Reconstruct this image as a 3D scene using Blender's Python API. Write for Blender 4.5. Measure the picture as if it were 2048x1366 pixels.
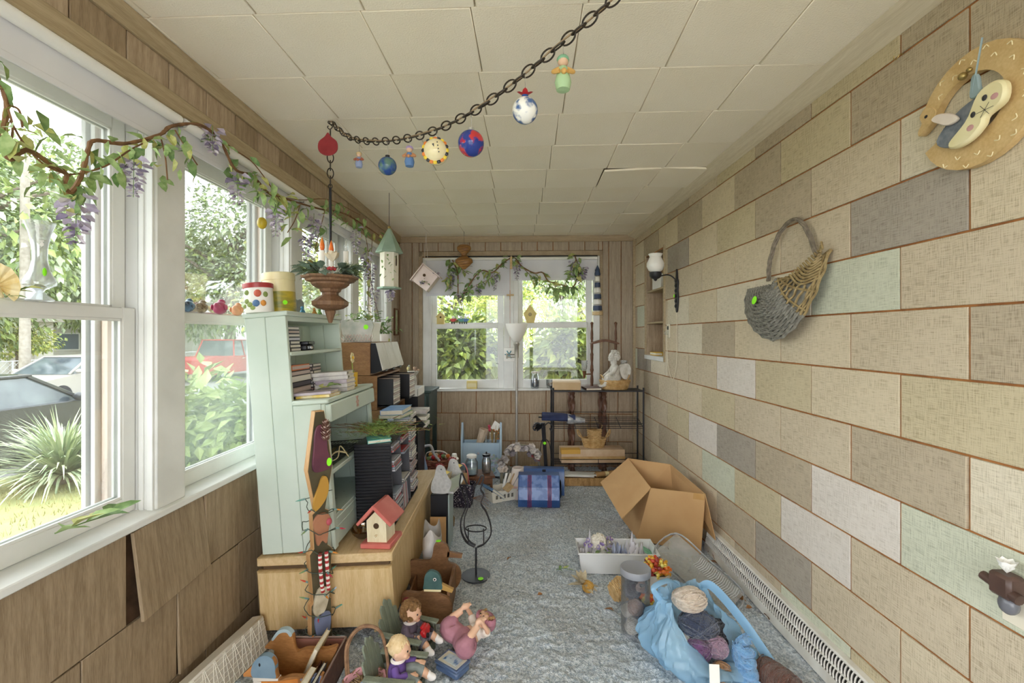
import bpy, bmesh, math, random
from mathutils import Vector, Matrix, noise, Quaternion

S = bpy.context.scene
for o in list(bpy.data.objects): bpy.data.objects.remove(o)
C = S.collection
R = math.radians
PI = math.pi

# ---------------------------------------------------------------- camera
F = 910.0; VX, VY = 1021.0, 671.0; H = 1.39
cam = bpy.data.objects.new('camera', bpy.data.cameras.new('camera')); C.objects.link(cam)
cam.location = (0, 0, H); cam.rotation_euler = (PI/2, 0, 0)
cam.data.sensor_width = 36; cam.data.lens = F/2048*36
cam.data.shift_x = (1024-VX)/2048; cam.data.shift_y = -(683-VY)/2048
cam.data.clip_start = .05; cam.data.clip_end = 400
S.camera = cam

# ---------------------------------------------------------------- overcast sky and exposure
W = bpy.data.worlds.new('overcast_sky'); S.world = W; W.use_nodes = True
wn = W.node_tree; wn.nodes.clear()
wo = wn.nodes.new('ShaderNodeOutputWorld'); wb = wn.nodes.new('ShaderNodeBackground')
wb.inputs[0].default_value = (.93, .965, 1, 1); wb.inputs[1].default_value = 5.0
wn.links.new(wb.outputs[0], wo.inputs[0])
S.view_settings.view_transform = 'Standard'; S.view_settings.look = 'None'
S.view_settings.gamma = 1; S.view_settings.use_curve_mapping = False
S.view_settings.exposure = 0.55
S.cycles.use_denoising = True
S.cycles.max_bounces = 14; S.cycles.diffuse_bounces = 8; S.cycles.transparent_max_bounces = 24
S.cycles.caustics_reflective = False; S.cycles.caustics_refractive = False
S.cycles.sample_clamp_indirect = 12

# ---------------------------------------------------------------- helpers
def at(px, py, Y): return Vector(((px-VX)/F*Y, Y, H-(py-VY)/F*Y))
def fl(px, py, z=0.0):
    Y = (H-z)*F/(py-VY); return Vector(((px-VX)/F*Y, Y, z))
def srgb(c):
    if isinstance(c, str):
        c = c.lstrip('#'); c = [int(c[i:i+2], 16)/255 for i in (0, 2, 4)]
    return tuple(((v/12.92) if v <= .04045 else ((v+.055)/1.055)**2.4) for v in c)

_m = {}
def mat(name, col, col2=None, scale=8, rough=.6, metal=0, bump=0, bscale=60, stretch=(1, 1, 1), detail=4, spec=.4,
        alpha=1, trans=0, emit=0, contrast=(.35, .65), coord='Object', sheen=0, sss=0):
    if name in _m: return _m[name]
    m = bpy.data.materials.new(name); m.use_nodes = True; nt = m.node_tree; N = nt.nodes; L = nt.links
    b = N['Principled BSDF']; c = srgb(col)
    b.inputs['Base Color'].default_value = (*c, 1); b.inputs['Roughness'].default_value = rough
    b.inputs['Metallic'].default_value = metal; b.inputs['Specular IOR Level'].default_value = spec
    b.inputs['Alpha'].default_value = alpha; b.inputs['Transmission Weight'].default_value = trans
    if sheen: b.inputs['Sheen Weight'].default_value = sheen
    if emit: b.inputs['Emission Color'].default_value = (*c, 1); b.inputs['Emission Strength'].default_value = emit
    if col2 or bump:
        tc = N.new('ShaderNodeTexCoord'); mp = N.new('ShaderNodeMapping'); mp.inputs['Scale'].default_value = stretch
        L.new(tc.outputs[coord], mp.inputs[0])
    if col2:
        n = N.new('ShaderNodeTexNoise'); n.inputs['Scale'].default_value = scale; n.inputs['Detail'].default_value = detail
        L.new(mp.outputs[0], n.inputs['Vector']); r = N.new('ShaderNodeValToRGB')
        r.color_ramp.elements[0].position, r.color_ramp.elements[1].position = contrast
        r.color_ramp.elements[0].color = (*c, 1); r.color_ramp.elements[1].color = (*srgb(col2), 1)
        L.new(n.outputs['Fac'], r.inputs[0]); L.new(r.outputs[0], b.inputs['Base Color'])
    if bump:
        n2 = N.new('ShaderNodeTexNoise'); n2.inputs['Scale'].default_value = bscale; n2.inputs['Detail'].default_value = 3
        L.new(mp.outputs[0], n2.inputs['Vector']); bp = N.new('ShaderNodeBump'); bp.inputs['Strength'].default_value = bump
        bp.inputs['Distance'].default_value = .01
        L.new(n2.outputs['Fac'], bp.inputs['Height']); L.new(bp.outputs[0], b.inputs['Normal'])
    _m[name] = m; return m

def wood(name, col, col2, stretch=(14, 14, 1), rough=.55, scale=3.0, bump=.12, dist=2.0):
    """grain along local z by default"""
    if name in _m: return _m[name]
    m = mat(name, col, rough=rough); nt = m.node_tree; N = nt.nodes; L = nt.links; b = N['Principled BSDF']
    tc = N.new('ShaderNodeTexCoord'); mp = N.new('ShaderNodeMapping'); mp.inputs['Scale'].default_value = stretch
    oi = N.new('ShaderNodeObjectInfo'); ad = N.new('ShaderNodeVectorMath'); ad.operation = 'ADD'
    L.new(tc.outputs['Object'], mp.inputs[0]); sc = N.new('ShaderNodeVectorMath'); sc.operation = 'SCALE'
    sc.inputs['Scale'].default_value = 40
    cx = N.new('ShaderNodeCombineXYZ')
    for i in range(3): L.new(oi.outputs['Random'], cx.inputs[i])
    L.new(cx.outputs[0], sc.inputs[0]); L.new(mp.outputs[0], ad.inputs[0]); L.new(sc.outputs[0], ad.inputs[1])
    n = N.new('ShaderNodeTexNoise'); n.inputs['Scale'].default_value = scale; n.inputs['Detail'].default_value = 6
    n.inputs['Distortion'].default_value = dist*.2
    L.new(ad.outputs[0], n.inputs['Vector'])
    n2 = N.new('ShaderNodeTexNoise'); n2.inputs['Scale'].default_value = scale*7; n2.inputs['Detail'].default_value = 2
    L.new(ad.outputs[0], n2.inputs['Vector'])
    mx = N.new('ShaderNodeMath'); mx.operation = 'MULTIPLY_ADD'; mx.inputs[1].default_value = .45
    L.new(n2.outputs['Fac'], mx.inputs[0]); mu = N.new('ShaderNodeMath'); mu.operation = 'MULTIPLY'; mu.inputs[1].default_value = .6
    L.new(n.outputs['Fac'], mu.inputs[0]); L.new(mu.outputs[0], mx.inputs[2])
    r = N.new('ShaderNodeValToRGB'); r.color_ramp.elements[0].position = .38; r.color_ramp.elements[1].position = .68
    r.color_ramp.elements[0].color = (*srgb(col2), 1); r.color_ramp.elements[1].color = (*srgb(col), 1)
    L.new(mx.outputs[0], r.inputs[0]); L.new(r.outputs[0], b.inputs['Base Color'])
    bp = N.new('ShaderNodeBump'); bp.inputs['Strength'].default_value = bump; bp.inputs['Distance'].default_value = .004
    L.new(mx.outputs[0], bp.inputs['Height']); L.new(bp.outputs[0], b.inputs['Normal'])
    return m

def weave(name, col, dark):
    """woven-cloth faced shingle: fine crossing lines on local y and z"""
    if name in _m: return _m[name]
    m = mat(name, col, rough=.75); nt = m.node_tree; N = nt.nodes; L = nt.links; b = N['Principled BSDF']
    tc = N.new('ShaderNodeTexCoord'); fac = None
    for st, sd in (((1, 14, 260), 1), ((1, 260, 14), 2)):
        mp = N.new('ShaderNodeMapping'); mp.inputs['Scale'].default_value = st; L.new(tc.outputs['Object'], mp.inputs[0])
        n = N.new('ShaderNodeTexNoise'); n.inputs['Scale'].default_value = 1.6; n.inputs['Detail'].default_value = 2
        L.new(mp.outputs[0], n.inputs['Vector'])
        if fac is None: fac = n
        else:
            a = N.new('ShaderNodeMath'); a.operation = 'ADD'; L.new(fac.outputs['Fac'], a.inputs[0]); L.new(n.outputs['Fac'], a.inputs[1])
    nb = N.new('ShaderNodeTexNoise'); nb.inputs['Scale'].default_value = 3.5; nb.inputs['Detail'].default_value = 3
    L.new(tc.outputs['Object'], nb.inputs['Vector'])
    a2 = N.new('ShaderNodeMath'); a2.operation = 'MULTIPLY_ADD'; a2.inputs[1].default_value = .3
    L.new(nb.outputs['Fac'], a2.inputs[0]); L.new(a.outputs[0], a2.inputs[2])
    r = N.new('ShaderNodeValToRGB'); r.color_ramp.elements[0].position = .82/1.6; r.color_ramp.elements[1].position = 1.2/1.6
    r.color_ramp.elements[0].color = (*srgb(dark), 1); r.color_ramp.elements[1].color = (*srgb(col), 1)
    d = N.new('ShaderNodeMath'); d.operation = 'DIVIDE'; d.inputs[1].default_value = 1.6; L.new(a2.outputs[0], d.inputs[0])
    L.new(d.outputs[0], r.inputs[0]); L.new(r.outputs[0], b.inputs['Base Color'])
    bp = N.new('ShaderNodeBump'); bp.inputs['Strength'].default_value = .25; bp.inputs['Distance'].default_value = .003
    L.new(a.outputs[0], bp.inputs['Height']); L.new(bp.outputs[0], b.inputs['Normal'])
    return m

def glassmat(name, tint=(1, 1, 1), dust=.04, gloss=.08, rough=.02):
    """thin clear pane or vessel: transparent with a weak mirror and a film of dust"""
    if name in _m: return _m[name]
    m = bpy.data.materials.new(name); m.use_nodes = True; nt = m.node_tree; N = nt.nodes; L = nt.links; N.clear()
    out = N.new('ShaderNodeOutputMaterial'); t = N.new('ShaderNodeBsdfTransparent'); t.inputs[0].default_value = (*tint, 1)
    g = N.new('ShaderNodeBsdfGlossy'); g.inputs['Roughness'].default_value = rough
    d = N.new('ShaderNodeBsdfDiffuse'); d.inputs[0].default_value = (.75, .76, .76, 1)
    lw = N.new('ShaderNodeLayerWeight'); lw.inputs[0].default_value = .25
    mu = N.new('ShaderNodeMath'); mu.operation = 'MULTIPLY_ADD'; mu.inputs[1].default_value = .5; mu.inputs[2].default_value = gloss
    L.new(lw.outputs['Fresnel'], mu.inputs[0])
    m1 = N.new('ShaderNodeMixShader'); L.new(mu.outputs[0], m1.inputs[0]); L.new(t.outputs[0], m1.inputs[1]); L.new(g.outputs[0], m1.inputs[2])
    m2 = N.new('ShaderNodeMixShader'); m2.inputs[0].default_value = dust
    if dust > .01:
        tc = N.new('ShaderNodeTexCoord'); n = N.new('ShaderNodeTexNoise'); n.inputs['Scale'].default_value = 5; n.inputs['Detail'].default_value = 5
        mr = N.new('ShaderNodeMapRange'); mr.inputs[1].default_value = .3; mr.inputs[2].default_value = .75
        mr.inputs[3].default_value = dust*.4; mr.inputs[4].default_value = dust*1.8
        L.new(tc.outputs['Object'], n.inputs['Vector']); L.new(n.outputs['Fac'], mr.inputs[0]); L.new(mr.outputs[0], m2.inputs[0])
    L.new(m1.outputs[0], m2.inputs[1]); L.new(d.outputs[0], m2.inputs[2]); L.new(m2.outputs[0], out.inputs[0])
    _m[name] = m; return m

def T(x=0, y=0, z=0): return Matrix.Translation((x, y, z))
def Rx(a): return Matrix.Rotation(a, 4, 'X')
def Ry(a): return Matrix.Rotation(a, 4, 'Y')
def Rz(a): return Matrix.Rotation(a, 4, 'Z')
def Sc(x, y, z): return Matrix.Diagonal((x, y, z, 1))
I4 = Matrix.Identity(4)

class MB:
    def __init__(s, M=None): s.v = []; s.f = []; s.mi = []; s.M = M or I4
    def add(s, vs, fs, mi=0, M=None):
        b = len(s.v); X = s.M @ M if M is not None else s.M
        s.v += [X @ Vector(p) for p in vs]
        for f in fs: s.f.append([b+i for i in f]); s.mi.append(mi)
        return s
    def box(s, c, d, bev=0, mi=0, M=None):
        hx, hy, hz = d[0]/2, d[1]/2, d[2]/2; cx, cy, cz = c
        b = min(bev, hx*.49, hy*.49, hz*.49)
        if b <= 0:
            vs = [(cx+x*hx, cy+y*hy, cz+z*hz) for x in (-1, 1) for y in (-1, 1) for z in (-1, 1)]
            return s.add(vs, [(0, 1, 3, 2), (4, 6, 7, 5), (0, 4, 5, 1), (2, 3, 7, 6), (0, 2, 6, 4), (1, 5, 7, 3)], mi, M)
        vs = []; ix = {}
        for x in (-1, 1):
            for y in (-1, 1):
                for z in (-1, 1):
                    for a in range(3):
                        q = [hx-b, hy-b, hz-b]; q[a] += b
                        ix[(x, y, z, a)] = len(vs); vs.append((cx+x*q[0], cy+y*q[1], cz+z*q[2]))
        fs = []
        for a in range(3):
            u, w = (a+1) % 3, (a+2) % 3
            for sg in (-1, 1):
                o = []
                for p, q in ((-1, -1), (1, -1), (1, 1), (-1, 1)):
                    k = [0, 0, 0]; k[a] = sg; k[u] = p; k[w] = q; o.append(ix[(*k, a)])
                fs.append(o if sg > 0 else o[::-1])
            for p in (-1, 1):
                for q in (-1, 1):
                    k0 = [0, 0, 0]; k0[u] = p; k0[w] = q; k0[a] = -1; k1 = list(k0); k1[a] = 1
                    o = [ix[(*k0, u)], ix[(*k1, u)], ix[(*k1, w)], ix[(*k0, w)]]
                    fs.append(o[::-1] if p*q > 0 else o)
        for x in (-1, 1):
            for y in (-1, 1):
                for z in (-1, 1):
                    o = [ix[(x, y, z, a)] for a in range(3)]; fs.append(o if x*y*z > 0 else o[::-1])
        return s.add(vs, fs, mi, M)
    def bx(s, x0, x1, y0, y1, z0, z1, bev=0, mi=0, M=None):
        return s.box(((x0+x1)/2, (y0+y1)/2, (z0+z1)/2), (abs(x1-x0), abs(y1-y0), abs(z1-z0)), bev, mi, M)
    def prism(s, poly, t, mi=0, M=None, bev=0):
        """polygon in local xz, thickness t along y (centred)"""
        n = len(poly)
        if bev:
            cx = sum(p[0] for p in poly)/n; cz = sum(p[1] for p in poly)/n
            def sh(p, q=bev):
                d = Vector((p[0]-cx, p[1]-cz)); l = d.length or 1; return (p[0]-d.x/l*q, p[1]-d.y/l*q)
            rings = [(-t/2, [sh(p) for p in poly]), (-t/2+bev, poly), (t/2-bev, poly), (t/2, [sh(p) for p in poly])]
        else: rings = [(-t/2, poly), (t/2, poly)]
        vs = [(p[0], y, p[1]) for y, pl in rings for p in pl]; k = len(rings)
        fs = [tuple(range(n)), tuple(reversed(range((k-1)*n, k*n)))]
        for r in range(k-1):
            for i in range(n):
                j = (i+1) % n; fs.append((r*n+i, (r+1)*n+i, (r+1)*n+j, r*n+j))
        return s.add(vs, fs, mi, M)
    def tube(s, pts, r, seg=8, closed=False, mi=0, M=None, cap=True, flat=None):
        pts = [Vector(p) for p in pts]; n = len(pts)
        rs = r if isinstance(r, (list, tuple)) else [r]*n
        vs = []; up = None
        for i, p in enumerate(pts):
            if closed: d = pts[(i+1) % n]-pts[i-1]
            else: d = pts[min(i+1, n-1)]-pts[max(i-1, 0)]
            if d.length < 1e-9: d = Vector((0, 0, 1))
            d.normalize()
            if up is None:
                up = Vector((0, 0, 1)) if abs(d.z) < .9 else Vector((0, 1, 0))
            a = up-d*up.dot(d)
            if a.length < 1e-6: a = d.orthogonal()
            a.normalize(); up = a; b = d.cross(a)
            fx, fy = flat or (1, 1)
            for k in range(seg):
                t = 2*PI*k/seg; vs.append(p+a*math.cos(t)*rs[i]*fx+b*math.sin(t)*rs[i]*fy)
        fs = []
        for i in range(n if closed else n-1):
            j = (i+1) % n
            for k in range(seg):
                l = (k+1) % seg; fs.append((i*seg+k, i*seg+l, j*seg+l, j*seg+k))
        if not closed and cap:
            fs.append(tuple(reversed(range(seg)))); fs.append(tuple(range((n-1)*seg, n*seg)))
        return s.add(vs, fs, mi, M)
    def lathe(s, prof, seg=16, mi=0, M=None, a0=0, a1=2*PI, cap=True):
        full = abs(a1-a0-2*PI) < 1e-6; m = seg if full else seg+1; vs = []
        for r, z in prof:
            for k in range(m):
                t = a0+(a1-a0)*k/seg; vs.append((r*math.cos(t), r*math.sin(t), z))
        fs = []
        for i in range(len(prof)-1):
            for k in range(seg):
                l = (k+1) % m; fs.append((i*m+k, i*m+l, (i+1)*m+l, (i+1)*m+k))
        if cap and full:
            if prof[0][0] > 1e-6: fs.append(tuple(reversed(range(m))))
            if prof[-1][0] > 1e-6: fs.append(tuple(range((len(prof)-1)*m, len(prof)*m)))
        return s.add(vs, fs, mi, M)
    def ball(s, c, r, seg=12, rings=8, mi=0, M=None):
        r = r if isinstance(r, (tuple, list)) else (r, r, r); vs = []
        for i in range(rings+1):
            th = PI*i/rings
            for k in range(seg):
                ph = 2*PI*k/seg
                vs.append((c[0]+r[0]*math.sin(th)*math.cos(ph), c[1]+r[1]*math.sin(th)*math.sin(ph), c[2]-r[2]*math.cos(th)))
        fs = [(i*seg+k, i*seg+(k+1) % seg, (i+1)*seg+(k+1) % seg, (i+1)*seg+k) for i in range(rings) for k in range(seg)]
        return s.add(vs, fs, mi, M)
    def leaf(s, M=None, l=1, w=.4, fold=.12, droop=.1, mi=0):
        vs = [(0, 0, 0), (l*.35, -w*.5, fold*w-droop*.15*l), (l*.35, w*.5, fold*w-droop*.15*l), (l*.38, 0, 0), (l*.75, -w*.34, fold*w*.6-droop*.6*l),
              (l*.75, w*.34, fold*w*.6-droop*.6*l), (l*.75, 0, -droop*.5*l), (l, 0, -droop*l)]
        return s.add(vs, [(0, 1, 3), (0, 3, 2), (1, 4, 6, 3), (3, 6, 5, 2), (4, 7, 6), (6, 7, 5)], mi, M)
    def sheet(s, fn, nu, nv, mi=0, M=None, cu=False):
        vs = [fn(i/(nu-(0 if cu else 1)) if nu > 1 else 0, j/(nv-1)) for i in range(nu) for j in range(nv)]
        fs = []
        for i in range(nu if cu else nu-1):
            k = (i+1) % nu
            for j in range(nv-1): fs.append((i*nv+j, k*nv+j, k*nv+j+1, i*nv+j+1))
        return s.add(vs, fs, mi, M)
    def build(s, name, mats, parent=None, M=None, smooth=40, label=None, kind=None):
        me = bpy.data.meshes.new(name); me.from_pydata([tuple(v) for v in s.v], [], s.f)
        for m in (mats if isinstance(mats, (list, tuple)) else [mats]): me.materials.append(m)
        if any(s.mi): me.polygons.foreach_set('material_index', s.mi)
        if smooth:
            me.polygons.foreach_set('use_smooth', [True]*len(s.f))
            me.update()
            try: me.set_sharp_from_angle(angle=R(smooth))
            except Exception: pass
        me.validate(); me.update()
        return put(name, me, parent, M, label, kind)

def put(name, me, parent=None, M=None, label=None, kind=None):
    o = bpy.data.objects.new(name, me); C.objects.link(o)
    if parent is not None: o.parent = parent
    if M is not None: o.matrix_basis = M
    if label: o['label'] = label
    if kind: o['kind'] = kind
    return o
def tag(o, label=None, cat=None, group=None, kind=None):
    if label: o['label'] = label
    if cat: o['category'] = cat
    if group: o['group'] = group
    if kind: o['kind'] = kind
    return o
def thing(name, label, cat, M=None, group=None, loc=None, rz=0):
    o = bpy.data.objects.new(name, None); C.objects.link(o); o.empty_display_size = .05
    if loc is not None: M = T(*loc) @ Rz(rz)
    if M is not None: o.matrix_basis = M
    return tag(o, label, cat, group)
def structure(name, M=None, label=None):
    o = bpy.data.objects.new(name, None); C.objects.link(o); o['kind'] = 'structure'
    if M is not None: o.matrix_basis = M
    if label: o['label'] = label
    return o
def bez(pts, n=8, closed=False):
    """Catmull-Rom through points"""
    P = [Vector(p) for p in pts]; o = []; k = len(P)
    for i in range(k if closed else k-1):
        a = P[i-1] if (closed or i > 0) else P[0]*2-P[1]; b = P[i]; c = P[(i+1) % k]
        d = P[(i+2) % k] if (closed or i+2 < k) else c*2-b
        for j in range(n):
            t = j/n; o.append(.5*((2*b)+(c-a)*t+(2*a-5*b+4*c-d)*t*t+(3*b-a-3*c+d)*t**3))
    if not closed: o.append(P[-1])
    return o
def frame_to(d, up=(0, 0, 1)):
    """rotation taking +x to direction d"""
    d = Vector(d).normalized(); return d.to_track_quat('X', 'Z').to_matrix().to_4x4()

# palettes
white = mat('white_paint', '#e9e9e6', '#dcdcd8', scale=5, rough=.45, bump=.03, bscale=30)
trimwood = wood('trim_wood', '#bba98a', '#a08e70', stretch=(20, 1.2, 20))
panelwood = wood('panel_wood', '#b6a690', '#988978', stretch=(22, 22, 1.4))
shakewood = wood('shake_wood', '#beaa90', '#9a856d', stretch=(20, 20, 1.6))  # shake wood made lighter for the light on the back wall
shakewood_shaded = wood('shake_wood_shaded', '#aa957a', '#867259', stretch=(20, 20, 1.6))  # same wood darkened for the shade on the left wall
backer = mat('brown_board', '#a8703e', '#8a5730', scale=20, rough=.8)
black = mat('black_metal', '#26252a', rough=.45)
blackpl = mat('black_plastic', '#1d1d22', rough=.35)
green_st = mat('green_sticker', '#9bff35', rough=.6, spec=.2)
# ================================================================ the room
CZ = 2.4465
ML = T(-1.274, 0, 0) @ Rz(-.015)     # left wall frame: x into the room, y along the wall
MK = T(0, 4.852, 0) @ Rz(-.04)       # back wall frame: x along, y outwards
Y0 = -1.6
random.seed(3)

# floor: deep carpet
carpet = mat('carpet', '#98a6b3', '#e0e6eb', scale=95, rough=.95, bump=1.0, bscale=170, contrast=(.36, .6), spec=.1, sheen=.3)  # fine dark flecks put the shade between tufts into the colour
_c = carpet.node_tree; _N = _c.nodes; _L = _c.links
_n = _N.new('ShaderNodeTexNoise'); _n.inputs['Scale'].default_value = 2.6; _n.inputs['Detail'].default_value = 6
_t = _N.new('ShaderNodeTexCoord'); _L.new(_t.outputs['Object'], _n.inputs['Vector'])
_r = _N.new('ShaderNodeValToRGB'); _r.color_ramp.elements[0].position = .42; _r.color_ramp.elements[1].position = .66
_r.color_ramp.elements[0].color = (1, 1, 1, 1); _r.color_ramp.elements[1].color = (*srgb('#cdbfae'), 1)
_L.new(_n.outputs['Fac'], _r.inputs[0])
_x = _N.new('ShaderNodeMix'); _x.data_type = 'RGBA'; _x.blend_type = 'MULTIPLY'; _x.inputs[0].default_value = .45
_b = _N['Principled BSDF']; _src = _b.inputs['Base Color'].links[0].from_socket
_L.new(_src, _x.inputs[6]); _L.new(_r.outputs[0], _x.inputs[7]); _L.new(_x.outputs[2], _b.inputs['Base Color'])
def carpet_mesh():
    xs, ys, st = -1.27, 1.2, .0085
    nx, ny = int(2.6/st), int(3.75/st); vs = []; fs = []
    import numpy as np
    rng = np.random.default_rng(5)
    def field(k):
        a = rng.random((ny//k+3, nx//k+3)); yy = np.linspace(0, ny/k, ny); xx = np.linspace(0, nx/k, nx)
        y0 = yy.astype(int); x0 = xx.astype(int); fy = (yy-y0)[:, None]; fx = (xx-x0)[None, :]
        fy = fy*fy*(3-2*fy); fx = fx*fx*(3-2*fx)
        return (a[y0][:, x0]*(1-fy)*(1-fx)+a[y0+1][:, x0]*fy*(1-fx)+a[y0][:, x0+1]*(1-fy)*fx+a[y0+1][:, x0+1]*fy*fx)
    h = field(2)*.016+field(5)*.01+field(40)*.006-.02
    X, Y = np.meshgrid(xs+np.arange(nx)*st, ys+np.arange(ny)*st)
    X = X+rng.normal(0, .0016, X.shape); Y = Y+rng.normal(0, .0016, Y.shape)
    co = np.stack([X, Y, h], -1).reshape(-1, 3)
    i = np.arange(ny-1)[:, None]*nx+np.arange(nx-1)[None, :]
    q = np.stack([i, i+1, i+nx+1, i+nx], -1).reshape(-1, 4)
    me = bpy.data.meshes.new('floor'); me.vertices.add(len(co)); me.vertices.foreach_set('co', co.ravel())
    me.loops.add(q.size); me.loops.foreach_set('vertex_index', q.ravel()); me.polygons.add(len(q))
    me.polygons.foreach_set('loop_start', np.arange(0, q.size, 4)); me.polygons.foreach_set('loop_total', np.full(len(q), 4))
    me.update(calc_edges=True); me.polygons.foreach_set('use_smooth', [True]*len(q)); me.materials.append(carpet); return me
floor = put('floor', carpet_mesh(), kind='structure')
MB().bx(-1.35, 1.4, Y0, 5.05, -.12, -.02).build('subfloor', carpet, floor)

# ceiling tiles
ceil_m = mat('ceiling_tile', '#faf2e2', '#f3e9d4', scale=1.4, rough=.85, bump=.25, bscale=160, contrast=(.3, .75))
ceil_b = mat('ceiling_seam', '#8d8069', rough=.9)
ceiling = MB().bx(-1.4, 1.45, Y0, 5.1, CZ+.012, CZ+.06).build('ceiling', ceil_b, kind='structure')
TW = .361; tx0 = (944-VX)/671*1.0565
ty0 = 1.0565*F/658
for i in range(-4, 5):
    for j in range(-6, 10):
        x0, x1 = tx0+i*TW, tx0+(i+1)*TW; y0, y1 = ty0+j*TW, ty0+(j+1)*TW
        cx0, cx1 = max(x0, -1.27), min(x1, 1.32)
        if cx1-cx0 < .03: continue
        g = .0012
        yb = 4.852-.04*(x0+x1)/2-.045*0
        sy0 = y0; sy1 = min(y1, 4.92)
        if sy1-sy0 < .03: continue
        mb = MB(); sag = .0
        def zz(): return CZ+random.uniform(-.0012, .0012)
        tilt = Ry(0)
        if (i, j) in ((2, 4), (3, 4)): tilt = Ry(R(-2.2)) @ Rx(R(1.2)) if i == 2 else Ry(R(2.6))
        w, d = cx1-cx0-2*g, sy1-sy0-2*g
        mb.box((0, 0, .007), (w, d, .014), .0025)
        cx, cy = (cx0+cx1)/2, (sy0+sy1)/2
        mb.build('ceiling_tile', ceil_m, ceiling, T(cx, cy-.045*cx, zz()-(.009 if (i, j) in ((2, 4), (3, 4)) else 0)) @ Rz(-.045) @ tilt @ Rx(random.uniform(-.002, .002)))

# crown trims
mb = MB(ML); mb.prism([(0, 2.385), (.012, 2.385), (.03, 2.42), (.034, 2.4445), (0, 2.4445)], 5.0-Y0, M=T(0, (5.0+Y0)/2-.1, 0))
tag(mb.build('trim_1', trimwood), kind='structure')
mb = MB(); mb.prism([(1.33, 2.402), (1.302, 2.402), (1.29, 2.412), (1.235, 2.43), (1.222, 2.4445), (1.33, 2.4445)], 6.4, M=T(0, Y0+3.2, 0))
tag(mb.build('trim_2', wood('crown_wood_lit', '#e0d4bd', '#cdbfa5', stretch=(20, 1.2, 20))), kind='structure')  # lighter copy of the trim wood, for the light on this crown
mb = MB(MK); mb.prism([(0, 2.385), (-.012, 2.385), (-.034, 2.42), (-.036, 2.4445), (0, 2.4445)], 2.62, M=T(.04, 0, 0) @ Rz(PI/2) @ Sc(1, 1, 1))
tag(mb.build('trim_3', wood('trim_wood_x', '#b7a284', '#9c886b', stretch=(1.2, 20, 20))), kind='structure')

# right wall of woven-faced shingles
PAL = [('beige', '#cbbca3', '#9b8b72'), ('sand', '#d3c4a9', '#a8987b'), ('cream', '#d9ceb8', '#b1a58c'), ('grey', '#a99f92', '#7d7468'),
       ('taupe', '#b9aa93', '#8b7d68'), ('green', '#cccdb8', '#9fa18c'), ('pale', '#dbd2c8', '#b7ac9f'), ('ochre', '#c8ba9b', '#9a8b6d')]
wv = {n: weave('shingle_'+n, a, b) for n, a, b in PAL}
wr = MB()
wr.bx(1.3145, 1.42, Y0, 3.87, -.1, 2.45); wr.bx(1.3145, 1.42, 4.40, 5.0, -.1, 2.45)
wr.bx(1.3145, 1.42, 3.87, 4.40, -.1, 1.19); wr.bx(1.3145, 1.42, 3.87, 4.40, 2.14, 2.45)
wall_right = wr.build('wall_right', backer, kind='structure')
def shingle_r(y0, y1, z0, z1, m, tilt=0, out=0):
    g = .0034; w, h = y1-y0-2*g, z1-z0-2*g
    if w < .015 or h < .015: return
    mb = MB(); mb.box((0, 0, 0), (.012, w, h), .0015)
    mb.build('shingle', m, wall_right, T(1.3165-random.uniform(0, .0015)-out, (y0+y1)/2, (z0+z1)/2) @ Rz(tilt) @ Ry(random.uniform(-.004, .004)))
ZR = [.005, .189, .4035, .618, .832, 1.0464, 1.2607, 1.475, 1.689, 1.904, 2.118, 2.332, 2.412]
special = {  # (row, index) -> tone, read off the photograph
}
rr = random.Random(11)
names = ['beige', 'sand', 'beige', 'cream', 'taupe', 'sand', 'pale', 'green', 'ochre', 'beige']
TR = {0: ['sand', 'ochre', 'green', 'taupe', 'beige'], 1: ['sand', 'beige', 'grey', 'taupe', 'sand', 'beige'], 2: ['beige', 'beige', 'pale', 'ochre', 'green', 'sand', 'taupe', 'beige'],
      3: ['green', 'pale', 'taupe', 'grey', 'pale', 'ochre', 'beige'], 4: ['cream', 'taupe', 'beige', 'beige', 'ochre', 'sand', 'beige', 'taupe'], 5: ['ochre', 'sand', 'ochre', 'pale', 'beige', 'beige', 'cream', 'grey'],
      6: ['taupe', 'beige', 'sand', 'sand', 'taupe', 'cream', 'sand'], 7: ['beige', 'green', 'cream', 'cream', 'sand', 'cream', 'beige'], 8: ['sand', 'grey', 'beige', 'sand', 'sand', 'beige', 'taupe'],
      9: ['cream', 'beige', 'taupe', 'ochre', 'sand', 'grey', 'beige'], 10: ['taupe', 'taupe', 'ochre', 'taupe', 'sand', 'taupe', 'sand'], 11: ['taupe', 'ochre', 'taupe', 'ochre', 'beige', 'taupe']}
tones = {(r, k-1): v for r, l in TR.items() for k, v in enumerate(l)}
for r in range(12):
    z0, z1 = ZR[r], ZR[r+1]
    off = 1.30 if r % 2 == 0 else 1.53
    for k in range(-7, 9):
        y0, y1 = off+k*.4535, off+(k+1)*.4535
        y1 = min(y1, 4.83)
        if y1-y0 < .04 or y1 < Y0: continue
        m = wv[tones.get((r, k), rr.choice(names))]
        if r >= 5 and y1 > 3.86 and y0 < 4.41 and z0 < 2.145 and z1 > 1.17:
            for a, b in ((y0, min(y1, 3.858)), (max(y0, 4.41), y1)):
                if b-a > .02: shingle_r(a, b, z0, z1, m)
            a, b = max(y0, 3.858), min(y1, 4.41)
            if z0 < 1.17 and b-a > .02: shingle_r(a, b, z0, 1.168, m)
            if z1 > 2.145 and b-a > .02: shingle_r(a, b, 2.147, z1, m)
            continue
        if (r, k) == (4, 0): shingle_r(y0, y1, z0, z1, m, tilt=R(-.9), out=.002)
        else: shingle_r(y0, y1, z0, z1, m)
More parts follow.
